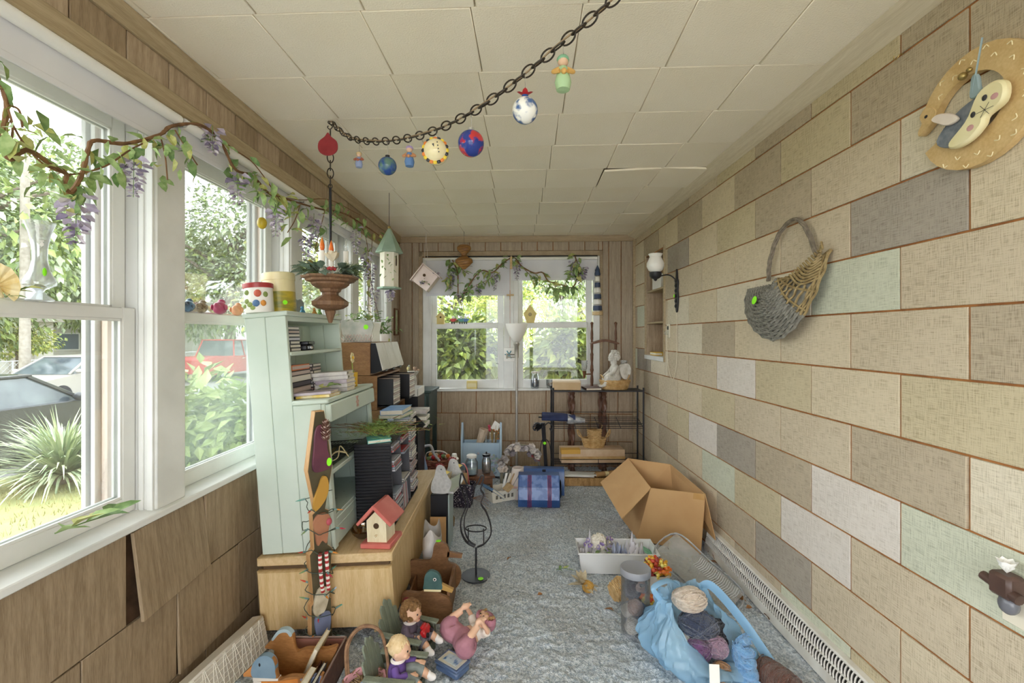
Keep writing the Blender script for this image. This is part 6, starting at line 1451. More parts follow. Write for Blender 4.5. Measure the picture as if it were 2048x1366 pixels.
MB().lathe([(.05, 0), (.052, .01), (.035, .03), (.03, .1), (.026, .13), (.05, .16), (.058, .175), (.052, .175), (.04, .165), (0, .16)], 22).build('pedestal', stone, t)
m = MB(); m.ball((-.04, -.02, .2), (.02, .014, .024), 10, 8); m.ball((-.035, -.02, .225), .012, 8, 6); m.build('bird', mat('bird_blue', '#6f8aa8', '#c9b04a', scale=30), t)
m = MB(); m.ball((.02, .0, .19), (.016, .012, .016), 8, 6); m.ball((.028, 0, .208), .009, 8, 6); m.build('bird', mat('bird_brown', '#a58a78', '#7f6656', scale=40), t)
m = MB(); m.ball((.045, .01, .185), (.012, .012, .012), 8, 6); m.ball((.005, .02, .2), (.013, .012, .018), 8, 6); m.build('bird', mat('bird_tan', '#c7ab92', rough=.7), t)
MB().lathe([(0, 0), (.016, 0), (.016, .001), (0, .001)], 14, M=T(0, -.031, .08) @ Rx(PI/2)).build('price_sticker', green_st, t)

# floor lamp
t = thing('floor_lamp', 'nickel floor lamp with a white glass bowl shade and swing arm before the back window', 'lamp', T(.06, 4.42, 0))
nk = mat('brushed_nickel', '#b3aea6', rough=.35, metal=.7)
MB().lathe([(0, 0), (.13, 0), (.135, .012), (.03, .03), (.012, .05)], 28).build('base', nk, t); MB().tube([(0, 0, .03), (0, 0, 1.2)], .012, 12).build('pole', nk, t)
MB().lathe([(.02, 1.18), (.022, 1.2), (.022, 1.29), (.03, 1.30), (.03, 1.32), (.018, 1.33)], 18).build('socket', nk, t)
sh_ = mat('opal_glass', '#f3f0ea', rough=.3, sss=.1); MB().lathe([(.02, 1.325), (.045, 1.345), (.075, 1.4), (.1, 1.46), (.107, 1.505), (.103, 1.505), (.07, 1.4), (.04, 1.35), (0, 1.335)], 30).build('shade', sh_, t)
for z in (1.18, 1.205): MB().tube([(-.095, 0, z), (.02, 0, z)], .006, 8).build('swing_arm', nk, t)
MB().tube([(-.095, 0, 1.165), (-.095, 0, 1.215)], .009, 8).build('arm_hinge', nk, t)
# ================================================================ shades, garlands, hanging things, wall decor
shade_m = mat('shade_vinyl', '#e2e2e6', '#d8d8de', scale=4, rough=.6); roll_m = mat('shade_roller', '#efeeea', rough=.5)
def shade_left(a, b, lb, hem):
    t = thing('roller_shade', lb, 'shade', ML, 'rolled up window shades')
    MB().tube([(.034, a-.055, 2.178), (.034, b+.055, 2.178)], .019, 16).build('roller', roll_m, t)
    MB().bx(.0165, .0178, a-.05, b+.05, hem, 2.178).build('cloth', shade_m, t); MB().bx(.014, .021, a-.05, b+.05, hem, hem+.02, .002).build('hem_bar', shade_m, t)
    for y in (a-.058, b+.058): MB().box((.022, y, 2.178), (.03, .003, .035), .001).build('bracket', chrome, t)
for i, (a, b) in enumerate(OP[2:]): shade_left(a, b, 'rolled white window shade above the %s left window' % ('nearest', 'second', 'third', 'farthest')[i], (2.068, 2.09, 2.1, 2.1)[i])
def shade_back(x0, x1, hem, lb):
    t = thing('roller_shade', lb, 'shade', MK, 'back window shades')
    MB().tube([(x0, -.024, 2.205), (x1, -.024, 2.205)], .016, 14).build('roller', roll_m, t)
    MB().bx(x0+.01, x1-.01, -.0095, -.0083, hem, 2.205).build('cloth', shade_m, t); MB().bx(x0+.01, x1-.01, -.012, -.006, hem, hem+.022, .002).build('hem_bar', shade_m, t)
    MB().tube([(x0+.005, -.02, 2.232), (x1-.005, -.02, 2.232)], .006, 8).build('curtain_rod', blackpl, t)
shade_back(-.915, .005, 1.815, 'white roller shade pulled lower over the left back window'); shade_back(.012, .925, 1.975, 'white roller shade pulled to a shorter drop over the right back window')
# ---- silk wisteria garlands
petm = [mat('wisteria_%d' % i, a, b, scale=30, rough=.7) for i, (a, b) in enumerate((('#9a8fa6', '#c4bac8'), ('#776a86', '#9a8fa8'), ('#dcd4da', '#bfb4c4')))]
def raceme(parent, M, L, r, seed):
    rnd = random.Random(seed); m = MB(); n = int(34)
    m.tube([(0, 0, .01), (rnd.uniform(-.004, .004), 0, -L)], .0014, 4, mi=3)
    for i in range(n):
        s = (i/n)**.9; z = -L*s; rr_ = r*(1-.78*s)*rnd.uniform(.55, 1); a = i*2.4; sz = (.034*(1-.62*s))*r/.035
        m.leaf(T(rr_*.45*math.cos(a), rr_*.45*math.sin(a), z) @ Rz(a) @ Ry(.55+rnd.uniform(-.4, .5)) @ Rx(rnd.uniform(-.6, .6)), sz, sz*.75, .35, -.25, mi=rnd.choice((0, 0, 1, 2)))
    return m.build('blossom_cluster', petm+[sprig_d], parent, M, smooth=60)
def garland(name, lb, grp, vine, twigs, nleaf, lsize, clusters, seed, rad=.006):
    t = thing(name, lb, 'garland', None, grp); rnd = random.Random(seed); allp = []
    P = bez(vine, 7); m = MB(); m.tube(P, [rad*(.8+.35*rnd.random()) for _ in P], 6); m.build('vine', stemb, t); allp += P+[p for p in P if 2 < p.y < 4.6]*2
    for tw in twigs:
        Q = bez(tw, 6); MB().tube(Q, rad*.42, 5).build('twig', stemb, t); allp += Q+Q
    for i in range(nleaf):
        p = rnd.choice(allp)+Vector((rnd.gauss(0, .018), rnd.gauss(0, .02), rnd.gauss(-.012, .02)))
        s = lsize*rnd.uniform(.65, 1.25)*(.72 if p.y < 1.9 else 1)
        put('leaf', LEAF[rnd.choice((0, 0, 1, 2, 3))], t, T(*p) @ Rz(rnd.uniform(0, 6.28)) @ Ry(rnd.uniform(-.3, 1.5)) @ Rx(rnd.uniform(-.8, .8)) @ Sc(s, s, s))
    for i, (p, L, r) in enumerate(clusters): raceme(t, T(*p), L, r, seed+i)
    return t
def lw(px, py, n=.07):
    Y = (-1.274+n)/((px-VX)/F-.015); return at(px, py, Y)
vine = [lw(*q) for q in ((-60, 60, .09), (10, 190, .09), (6, 270, .08), (18, 318, .08), (55, 300, .07), (100, 328, .07), (132, 348, .07), (128, 372, .07), (142, 384, .07), (163, 350, .07), (176, 300, .07), (190, 281, .07), (250, 287, .07), (318, 270, .06), (345, 252, .05), (400, 250, .05), (440, 282, .06), (470, 338, .06), (505, 352, .05), (540, 388, .05), (585, 402, .06), (640, 418, .06), (690, 428, .06), (745, 462, .06), (770, 480, .06))]
tw = [[lw(20, 240), lw(50, 290), lw(90, 330), lw(140, 352)], [lw(130, 350), lw(170, 345), lw(215, 330), lw(260, 300), lw(300, 280)], [lw(320, 270), lw(330, 310), lw(335, 360)], [lw(350, 260), lw(375, 300), lw(395, 330)], [lw(430, 270), lw(470, 300), lw(510, 330), lw(560, 400)],
      [lw(540, 390), lw(600, 400), lw(660, 400), lw(720, 430)], [lw(600, 410), lw(590, 440), lw(575, 465)], [lw(10, 200, .1), lw(25, 250, .1), lw(22, 290, .1)], [lw(15, 210, .1), lw(38, 220, .1), lw(45, 255, .1)], [lw(650, 420), lw(640, 460), lw(630, 500)], [lw(700, 430), lw(730, 470), lw(738, 540), lw(735, 620)], [lw(745, 470), lw(742, 560), lw(765, 660), lw(775, 690)]]
cl = [(lw(153, 392), .135, .045), (lw(268, 318), .12, .04), (lw(425, 256), .1, .042), (lw(474, 350), .13, .045), (lw(552, 412), .15, .045), (lw(628, 430), .16, .045), (lw(712, 455), .2, .045), (lw(732, 505), .22, .05), (lw(748, 575), .2, .045), (lw(740, 530), .22, .05), (lw(612, 470), .15, .04)]
garland('wisteria_garland', 'long silk wisteria garland draped along the tops of the left windows', 'wisteria garlands', vine, tw, 290, .072, cl, 3)
bp = lambda x, y: at(x, y, 4.775)
vine = [bp(*q) for q in ((905, 520), (915, 545), (916, 575), (918, 597), (932, 580), (950, 553), (965, 541), (985, 545), (1004, 528), (1027, 515), (1044, 533), (1068, 546), (1085, 545), (1097, 562), (1122, 569), (1146, 574), (1157, 540), (1150, 512))]
tw = [[bp(900, 520), bp(897, 545), bp(901, 570)], [bp(925, 590), bp(950, 572), bp(975, 560), bp(1000, 545)], [bp(1030, 520), bp(1050, 540), bp(1070, 560), bp(1090, 575)], [bp(1150, 515), bp(1160, 535), bp(1172, 545)], [bp(1152, 520), bp(1142, 540), bp(1140, 560)], [bp(1097, 562), bp(1110, 578), bp(1130, 572)], [bp(912, 525), bp(925, 540), bp(938, 548)]]
cl = [(bp(901, 545), .19, .05), (bp(921, 585), .13, .045), (bp(957, 568), .15, .045), (bp(989, 545), .19, .045), (bp(1034, 528), .17, .045), (bp(1146, 522), .16, .045), (bp(1166, 535), .17, .05), (bp(1160, 545), .17, .045)]
garland('wisteria_garland', 'silk wisteria garland swagged across the back window shades', 'wisteria garlands', vine, tw, 215, .085, cl, 41, .007)
sprig('silk leaf sprig lying on the near left window sill', T(*lw(190, 1050, .05)) @ Rz(1.2), [(-.09, .0, .012), (-.02, .008, .014), (.05, .0, .016)], 9, .08, 15)
# yellow egg ornament on the garland
t = thing('egg_ornament', 'yellow egg shaped ornament hanging from the garland by the second left window', 'ornament', T(*lw(524, 441, .1)))
MB().ball((0, 0, -.012), (.021, .021, .027), 16, 12).build('egg', mat('yellow_egg', '#c9b02f', '#a8922a', scale=20, rough=.4), t); MB().tube([(0, 0, .014), (0, 0, .07)], .001, 4).build('thread', wht, t)
# ---- swag chain with ornaments
chm = mat('bronze_chain', '#4d443b', '#35302b', scale=40, rough=.4, metal=.5)
cp = [at(660, 243, 2.24), at(700, 275, 2.124), at(760, 283, 1.965), at(850, 268, 1.766), at(960, 215, 1.572), at(1090, 115, 1.40), at(1225, 0, 1.243), Vector((.62, .95, 2.44))]
CP = bez(cp, 24)
def along(P, step):
    o = [P[0]]; acc = 0
    for a, b in zip(P, P[1:]):
        d_2 = (b-a).length; pos = 0
        while acc+(d_2-pos) >= step: pos += step-acc; acc = 0; o.append(a.lerp(b, pos/d_2))
        acc += d_2-pos
    return o
lk = MB(); lk.tube([(.025*math.cos(a), .0145*math.sin(a), 0) for a in [2*PI*i/18 for i in range(18)]], .0028, 6, closed=True)
t = thing('swag_chain', 'dark bronze chain swagged below the ceiling tiles carrying ornaments', 'chain', None)
pts = along(CP, .039); lk0 = lk.build('chain_link', chm, t); first = True
for i in range(len(pts)-1):
    M_ = T(*((pts[i]+pts[i+1])/2)) @ frame_to(pts[i+1]-pts[i]) @ Rx(PI/2*(i % 2)+.5)
    if first: lk0.matrix_basis = M_; first = False
    else: put('chain_link', lk0.data, t, M_)
MB().tube([p+Vector((.004*math.sin(i*.7), .004*math.cos(i*.7), .004)) for i, p in enumerate(CP[::3])], .003, 5).build('cord', mat('lamp_cord', '#9a8468', rough=.6), t)
hk_ = MB(); hk_.tube(bez([(0, 0, .045), (0, 0, .03), (.012, 0, .018), (.0, 0, .004), (-.012, 0, .014), (-.008, 0, .022)], 5), .0025, 6)
hk_.build('ceiling_hook', chm, t, T(-.891, 2.246, CZ-.043))
def chain_at(px):
    best = min(CP, key=lambda p: abs(VX+p.x/p.y*F-px)); return best
LX, LY = -.888, 2.243
# pendant lamp
t = thing('pendant_lamp', 'hanging turned wood pendant lamp with electric candles and holly, on a chain', 'lamp', T(LX, LY, 0))
top = 2.40; n_ = 7
for i in range(n_):
    z = top-.018-i*.0385; put('chain_link', lk0.data, t, T(0, 0, z) @ Rz(.4+PI/2*(i % 2)) @ Ry(PI/2))
MB().tube([(.009*math.cos(a), 0, 2.125+.011*math.sin(a)) for a in [2*PI*i/14 for i in range(14)]], .003, 6, closed=True).build('top_ring', chm, t)
MB().tube([(0, 0, 2.12), (0, 0, 1.67)], .0065, 10).build('rod', blackpl, t)
lw_ = wood('lamp_wood', '#8f6e52', '#6b4d38', stretch=(6, 6, 2), rough=.5)
pf = [(0, 1.452), (.008, 1.452), (.014, 1.47), (.022, 1.494), (.026, 1.508), (.024, 1.513), (.06, 1.522), (.084, 1.538), (.086, 1.556), (.062, 1.574), (.05, 1.582), (.038, 1.59), (.038, 1.6), (.047, 1.606), (.052, 1.618), (.07, 1.625), (.088, 1.64), (.09, 1.648), (.112, 1.654), (.116, 1.664), (.132, 1.67), (.135, 1.68), (.1, 1.683), (0, 1.68)]
MB().lathe(pf, 8, M=Rz(PI/8)).build('wood_body', lw_, t, smooth=20)
cndl = mat('candle_white', '#eeeae0', rough=.5); flame = mat('bulb_red', '#d8452a', '#f0a040', scale=8, rough=.15)
for x, y, h_, fl_ in ((-.068, .05, .13, 0), (-.022, -.045, .12, 1), (.028, -.06, .10, 1), (.066, .03, .13, 2)):
    c = MB().lathe([(.0125, 1.68), (.0125, 1.68+h_), (0, 1.68+h_)], 14).build('candle', cndl, t, T(x, y, 0))
    MB().lathe([(.006, 1.68+h_), (.011, 1.692+h_), (.0115, 1.706+h_), (.006, 1.73+h_), (0, 1.748+h_)], 12).build('bulb', (jg, flame, jg)[fl_], c)
rp = random.Random(52); hol = leafmesh('holly', mat('holly_leaf', '#3f5a45', '#8fa092', scale=18, rough=.4), 1, .6)
for i in range(64):
    a = rp.uniform(0, 2*PI); r_ = rp.uniform(.05, .12); put('holly_leaf', hol, t, T(r_*math.cos(a), r_*math.sin(a), 1.69+rp.uniform(0, .025)) @ Rz(a+rp.uniform(-.8, .8)) @ Ry(rp.uniform(-.7, .4)) @ Rx(rp.uniform(-.5, .5)) @ Sc(.068, .068, .068))
nd = MB()
for i in range(900):
    a = rp.choice((0, PI, 2.6, .5))+rp.gauss(0, .5); r_ = rp.uniform(.05, .14); p0 = Vector((r_*math.cos(a), r_*math.sin(a), 1.70+rp.uniform(-.01, .04))); dd_ = Vector((math.cos(a)+rp.gauss(0, .5), math.sin(a)+rp.gauss(0, .5), rp.gauss(.3, .5))).normalized()*.036; s_ = dd_.orthogonal().normalized()*.001
    nd.add([p0-s_, p0+s_, p0+dd_], [(0, 1, 2)])
nd.build('pine_needles', mat('needle_c', '#5d7440'), t, smooth=0, kind='stuff')
m = MB()
for i in range(9): m.leaf(T(.045, -.085, 1.74) @ Rz(i*.7) @ Ry(-.9+.2*(i % 3)), .055, .05, .3, -.3)
m.build('cream_bow', mat('cream_satin', '#e3d6bd', '#cdbb9c', scale=15, rough=.5), t); m = MB()
for i in range(5): m.ball((.03+.008*i, -.105, 1.703+.004*(i % 2)), .008, 8, 6)
m.build('red_berries', mat('berry_red', '#b02a30', rough=.3), t); MB().ball((-.075, -.06, 1.735), .019, 12, 9).build('gilded_pear', mat('olive_gilt', '#7f7436', '#a08f45', scale=20, rough=.35), t)
def hang(name, lb, px, py, drop_px, cat='ornament', dx=0):
    p = chain_at(px); q = at(px, py, p.y); t = thing(name, lb, cat, T(*q), 'ornaments on the swag chain')
    MB().tube([(0, 0, 0), (.002, 0, (p.z-q.z)*.5), (0, 0, max(.01, p.z-q.z))], .0012, 5).build('hook', chrome, t); return t
def bauble(lb, px, py, r, m_, cap, extra=None):
    t = hang('ball_ornament', lb, px, py, 0); MB().ball((0, 0, -.0), r, 26, 18).build('ball', m_, t); MB().lathe([(r*.26, r*.94), (r*.26, r*1.16), (r*.1, r*1.22), (0, r*1.22)], 12).build('cap', cap, t); return t
earth = mat('earth_glass', '#f0efe9', '#4d6a9c', scale=28, rough=.12, contrast=(.45, .58)); glob = mat('blue_glass', '#2f4f90', '#5f7f74', scale=16, rough=.12, contrast=(.5, .62))
t = bauble('round white ornament swirled blue and green near the right of the swag chain', 1050, 221, .041, earth, glob)
m = MB()
for k in range(4): m.leaf(T(0, 0, .045) @ Rz(k*1.57) @ Ry(-.6), .03, .02)
m.build('red_bow', mat('berry_red', '#b02a30'), t)
red_blue = mat('floral_glass', '#2c3f8c', '#c23a3c', scale=20, rough=.1, contrast=(.5, .56))
t = bauble('clear round ornament painted with blue and red flowers on the swag chain', 942, 287, .046, red_blue, chrome)
t = bauble('cream round ornament with a painted snowman on the swag chain', 872, 304, .048, mat('cream_glass', '#efe7c8', '#e9dcae', scale=9, rough=.15), chrome)
m = MB()
for k in range(20): a = PI*.15*0+2*PI*k/20; m.ball((.043*math.cos(a), -.02, .043*math.sin(a)-.002), (.009, .004, .009), 6, 5, mi=k % 3)
m.build('painted_wreath', [mat('paint_yellow', '#e3c63c', rough=.3), mat('paint_black', '#33343a', rough=.3), mat('paint_orange', '#d9803c', rough=.3)], t); m = MB()
for k in range(4): m.ball((.012+.002*k, -.0475, .018-.012*k), (.0025, .002, .0025), 6, 4)
m.lathe([(.0, 0), (.004, 0), (.0, .02)], 6, M=T(-.004, -.046, .012) @ Ry(2.8)); m.build('painted_buttons', mat('paint_black', '#33343a'), t)
bauble('small dark blue round ornament lower on the left of the swag chain', 775, 332, .038, glob, blackpl)
def figure(lb, px, py, h_, cols):
    t = hang('figure_ornament', lb, px, py, 0); a, b, c = [mat('fig_'+x.strip('#'), x, rough=.6) for x in cols]
    MB().lathe([(0, -h_*.5), (h_*.16, -h_*.48), (h_*.2, -h_*.3), (h_*.13, -h_*.02), (h_*.1, .06*h_), (0, .08*h_)], 14).build('dress', a, t)
    MB().ball((0, 0, h_*.2), h_*.13, 12, 9).build('head', mat('fig_skin', '#d9b598', rough=.6), t); MB().ball((0, h_*.015, h_*.25), (h_*.15, h_*.15, h_*.11), 12, 8).build('hat', b, t)
    for s in (-1, 1): MB().tube(bez([(s*h_*.1, 0, .03*h_), (s*h_*.24, -h_*.06, -h_*.08), (s*h_*.1, -h_*.18, -h_*.12)], 4), h_*.05, 7).build('arm', c, t)
    MB().ball((0, -h_*.19, -h_*.13), h_*.07, 8, 6).build('parcel', c, t); return t
figure('tiny blue and tan figure ornament at the left end of the swag chain', 718, 317, .085, ('#8f9cc0', '#d3b98a', '#a8604a'))
figure('tiny figure ornament with a lilac hat between blue and cream balls', 819, 309, .1, ('#5f82b4', '#a893c0', '#c08a62'))
figure('slim green figure ornament at the right of the swag chain', 1126, 140, .125, ('#a9c79a', '#7fb08f', '#d0a35c'))
t = thing('disc_ornament', 'flat red disc ornament hanging on the pendant lamp chain', 'ornament', T(LX, LY-.03, at(663, 297, LY).z), 'ornaments on the swag chain')
MB().prism(P2([(0, .065), (.016, .045), (.044, .02), (.046, -.02), (.02, -.044), (-.02, -.044), (-.046, -.02), (-.044, .02), (-.016, .045)]), .006, bev=.001).build('disc', mat('red_enamel', '#9c3338', '#8a2a30', scale=20, rough=.4), t)

# ---- hanging birdhouses
hexw = wood('white_slats', '#ece6d8', '#ddd4c0', stretch=(10, 10, 1.5)); sage = mat('sage_paint', '#9db3a2', '#8da593', scale=12, rough=.6)
t = thing('hanging_birdhouse', 'tall hexagonal white birdhouse with a pointed sage roof hanging by the left windows', 'birdhouse', T(-.893, 3.35, 0) @ Rz(.25))
z0 = at(0, 575, 3.35).z; z1 = at(0, 503, 3.35).z
MB().lathe([(0, z0), (.066, z0), (.066, z1), (0, z1)], 6).build('box', hexw, t, smooth=10); MB().lathe([(0, z0-.012), (.085, z0-.012), (.088, z0), (0, z0+.002)], 6).build('base', sage, t, smooth=10)
MB().lathe([(.098, z1-.012), (.098, z1-.004), (.012, z1+.165), (0, z1+.172), (0, z1+.16)], 6).build('roof', sage, t, smooth=10); MB().ball((0, 0, z1+.178), .011, 10, 8).build('finial', mat('brass', '#a8925c', rough=.3, metal=.7), t)
MB().tube([(0, 0, z1+.185), (0, 0, 2.44)], .0018, 5).build('hanging_wire', black, t)
m = MB(); m.prism(P2([(-.006, -.035), (.006, -.035), (.008, 0), (.006, .035), (-.006, .035), (-.008, 0)]), .002, M=T(.048*math.cos(-.52)*1.2, .048*math.sin(-.52)*1.2, z1-.07) @ Rz(PI/2-.52)); m.build('slot', mat('hole_dark', '#4a3621'), t)
for i in range(13):
    put('leaf', LEAF[1] if i % 3 else LEAF[0], t, T(-.01+.045*math.sin(i*1.7), -.064-.004*(i % 3), z1-.03-.018*i*.8) @ Rz(-PI/2+i) @ Ry(.6) @ Sc(.03, .03, .03))
raceme(t, T(.01, -.02, z0-.012), .09, .04, 77)
t = thing('hanging_birdhouse', 'pale pink diamond shaped birdhouse hanging before the back window', 'birdhouse', T(*at(852, 558, 4.62)))
pinkw = mat('pale_pink_paint', '#ecdcd8', '#e2cfca', scale=8, rough=.6)
bx_ = MB(); bx_.box((0, 0, 0), (.19, .13, .19), .004, M=Ry(PI/4-.12)); bx_.build('box', pinkw, t)
for s in (0, 1): MB().box((0, 0, .102), (.215+.01*s, .16, .012), .002).build('roof_board', pinkw, t, (Ry(PI/4-.12) if s else Ry(-PI/4-.12)))
m = MB(); m.lathe([(0, 0), (.015, 0), (.015, .002), (0, .002)], 16, M=T(-.005, -.065, .03) @ Rx(PI/2)); m.build('entrance_hole', mat('hole_dark', '#4a3621'), t); MB().tube([(-.005, -.065, -.005), (-.005, -.09, -.005)], .004, 6).build('perch', pinkw, t)
for i in range(12): put('leaf', LEAF[i % 3], t, T(.0+.03*math.sin(i*2), -.07, -.045+.015*math.cos(i*3)) @ Rz(-PI/2+i) @ Ry(.3) @ Sc(.04, .04, .04))
raceme(t, T(-.025, -.075, -.03), .03, .03, 5); raceme(t, T(.1, -.04, .06), .05, .04, 6)
for s in (-.02, .02): MB().tube([(s, 0, .14), (0, 0, 2.44-at(852, 558, 4.62).z)], .0015, 5).build('string', wht, t)
t = thing('wooden_spinner', 'carved amber brown wooden spiral spinner hanging before the left back shade', 'spinner', T(*at(928, 513, 4.6)))
spw = wood('spinner_wood', '#a87a44', '#7d5528', stretch=(3, 3, 14), rough=.4)
m = MB(); m.lathe([(0, -.13), (.012, -.13), (.05, -.1), (.09, -.06), (.085, -.03), (.045, -.005), (.025, .01), (.03, .03), (.055, .05), (.072, .075), (.068, .1), (.05, .115), (.015, .122), (0, .122)], 26, M=Sc(1, .5, 1)); m.build('spiral', spw, t)
m = MB()
for k in range(9): z = -.11+k*.026; r_ = .05; m.tube([((.088 if z < -.01 else .066)*math.cos(a)*(1-.25*abs(math.sin(k))), -.047+.0*a, z+.006*math.sin(2*a)) for a in [PI*i/8 for i in range(9)]], .0016, 4)
m.build('carved_grooves', dkw_, t); MB().tube([(0, 0, .12), (0, 0, 2.44-at(0, 513, 4.6).z)], .0016, 5).build('string', black, t)
# center string with dowels and square charm
t = thing('string_mobile', 'string mobile with wooden dowels and a snowflake tile on the back window post', 'mobile', T(*at(1020, 590, 4.74)))
MB().tube([(0, 0, .4), (0, 0, -.56)], .0016, 5).build('string', mat('red_string', '#c07a62', rough=.7), t); MB().tube([(-.035, 0, 0), (.04, 0, 0)], .009, 8).build('dowel', oakLx, t); MB().tube([(.012, 0, .4), (.012, 0, .27)], .012, 8).build('dowel', oakLx, t); MB().tube([(.0, -.004, .05), (.0, -.004, -.05)], .004, 6).build('dowel', mat('orange_wood', '#c98a52', rough=.6), t)
m = MB(); m.box((-.01, -.004, -.62), (.11, .006, .14), .003, M=I4); m.build('tile', wht, t); m = MB()
for k in range(6): m.tube([(-.01, -.009, -.62), (-.01+.045*math.cos(k*PI/3), -.009, -.62+.045*math.sin(k*PI/3))], .006, 5)
m.build('snowflake', mat('snow_blue', '#6fa3ae', '#4d8492', scale=30), t)
t = thing('lighthouse_chime', 'striped navy and white lighthouse chime hanging at the right of the back window', 'chime', T(*at(1195, 580, 4.72)))
nv = mat('navy_paint', '#3c4a66', rough=.5)
MB().lathe([(.022, .2), (.03, .17), (.03, .15), (0, .15)], 12).build('lantern', nv, t); MB().lathe([(0, .262), (.006, .25), (.028, .2), (0, .2)], 12).build('cap', nv, t)
for k in range(6):
    zt = .135-k*.06; MB().lathe([(0, zt), (.026+.004*k, zt), (.028+.004*k, zt-.045), (0, zt-.045)], 14).build('band', (wht, nv)[k % 2], t)
MB().lathe([(0, -.225), (.056, -.225), (.056, -.26), (0, -.26)], 14).build('foot', oakLx, t); MB().tube([(0, 0, .26), (0, 0, .36)], .0015, 5).build('string', black, t)
MB().tube([(0, 0, .15), (0, 0, -.23)], .003, 5).build('core_cord', wht, t)
# ---- things on window rails and sills
t = thing('glass_vase', 'flared clear bud vase on the nearest window rail', 'vase', T(*lw(80, 606, -.05)) @ T(0, 0, 0))
t.matrix_basis = T(-1.324, 1.28, 1.487)
vp = [(.028, 0), (.031, .003), (.02, .012), (.008, .025), (.012, .032), (.035, .045), (.036, .055), (.022, .085), (.0165, .115), (.017, .15), (.024, .19), (.034, .222), (.032, .222), (.022, .19), (.015, .15), (.0145, .115), (.02, .085), (.033, .055), (.01, .04), (0, .04)]
MB().lathe(vp, 28, cap=False).build('vessel', glassmat('frosted_vase', (.96, .97, .97), dust=.2, gloss=.12, rough=.1), t)
m = MB()
for k in range(3): m.leaf(T(.017, -.012, .15+.012*k) @ Rz(-.6) @ Ry(-1.0+.5*k), .016, .01)
m.build('etched_leaf', wht, t); MB().ball((.026, -.012, .08), (.002, .006, .012), 8, 6).build('price_sticker', green_st, t)
t = thing('shell_ornament', 'ribbed pale yellow shell ornament at the far left of the nearest window rail', 'ornament', T(-1.318, 1.17, 1.487) @ Rz(1.2) @ Sc(.5, .5, .9))
m = MB()
def shf(u, v):
    a = PI*(u-.5)*1.5; r_ = .085*v*(1+.03*math.cos(u*60)); return (r_*math.sin(a), .02*(1-v*v)+.004*math.cos(u*60), .025+.06*v*0+r_*math.cos(a)*.75+.01)
m.sheet(shf, 61, 8); m.build('fan', mat('shell_yellow', '#e6cd8c', '#f1e3b8', scale=30, rough=.4), t); MB().lathe([(.02, 0), (.022, .006), (.008, .03), (0, .04)], 14).build('foot', mat('shell_yellow', '#e6cd8c'), t)
sprig('pair of silk leaves resting on the nearest window rail beside the vase', T(-1.315, 1.215, 1.49) @ Rz(1.57), [(-.03, 0, 0), (0, .004, .02), (.035, 0, .035)], 6, .04, 25)
def bird(lb, y, cols, s=1, pat=0):
    t = thing('ceramic_bird', lb, 'figurine', T(-1.322, y, 1.486) @ Rz(PI/2+.3) @ Sc(s, s, s), 'ceramic birds on the window rail'); a = cols
    m = MB(); m.ball((0, 0, .026), (.034, .026, .026), 18, 12); m.ball((.018, 0, .049), (.016, .015, .015), 12, 9); m.tube([(-.026, 0, .028), (-.045, 0, .036), (-.056, 0, .04)], [.014, .01, .004], 8); fused(m, 'body', a, t, .0028)
    m = MB(); m.lathe([(.004, 0), (0, .012)], 8, M=T(.033, 0, .05) @ Ry(PI/2)); m.build('beak', ylw, t); m = MB()
    for q in (-1, 1): m.ball((.027, q*.011, .053), .0022, 6, 5)
    m.build('eyes', blackpl, t)
    for q in (-1, 1): m = MB(); m.ball((-.008, q*.024, .028), (.02, .005, .012), 10, 7); m.build('wing', a, t)
bird('blue and dark glazed bird half hidden behind the white window post', 1.865, mat('bird_glaze_blue', '#7ba0c4', '#3c3434', scale=30, rough=.2), .9); bird('speckled brown bird on the second window rail', 1.945, mat('bird_speckle', '#6b5a44', '#b3a184', scale=90, rough=.4), .9); bird('plump rose pink bird on the second window rail', 2.07, mat('bird_pink', '#b0506c', '#9a3f5c', scale=12, rough=.3), 1.12); bird('terracotta peach bird on the second window rail', 2.2, mat('bird_peach', '#d9a27c', '#c98f68', scale=20, rough=.5), 1.0)
# framed picture on the left wall
t = thing('framed_picture', 'small brown framed picture on the left wall beside the last window', 'picture', ML @ T(.004, 4.74, 1.53))
for a_, b_, c_2, d_2 in ((-.07, .07, .125, .14), (-.07, .07, -.14, -.125), (-.07, -.056, -.125, .125), (.056, .07, -.125, .125)): MB().bx(0, .018, a_, b_, c_2, d_2, .002).build('frame', brw, t)
MB().bx(.002, .008, -.056, .056, -.125, .125).build('print', mat('leafy_print', '#b9c2a4', '#8fa37c', scale=22), t)
# back rail birdhouses and toys; sill things
def onrail(px, py=646): return at(px, py, 4.868)
t = thing('birdhouse', 'small yellow birdhouse with picket fence on the left back window rail', 'birdhouse', MK @ T(onrail(880).x, .03, 1.512))
ylb = mat('pale_yellow', '#e2d08c', '#d6c078', scale=12, rough=.6)
MB().prism([(-.04, 0), (.04, 0), (.04, .08), (0, .12), (-.04, .08)], .03, M=T(0, 0, 0)).build('box', ylb, t); 
for s in (-1, 1): MB().box((.035, 0, 0), (.075, .04, .006), .001).build('roof_board', ylb, t, T(0, 0, .128) @ (Ry(R(45)) if s > 0 else Rz(PI) @ Ry(R(45))))
MB().lathe([(0, 0), (.01, 0), (.01, .001), (0, .001)], 12, M=T(0, -.0155, .075) @ Rx(PI/2)).build('entrance_hole', mat('hole_dark', '#4a3621'), t)
for k in range(5): MB().bx(-.038+k*.017, -.028+k*.017, -.022, -.018, 0, .04, .001).build('picket', ylb, t)
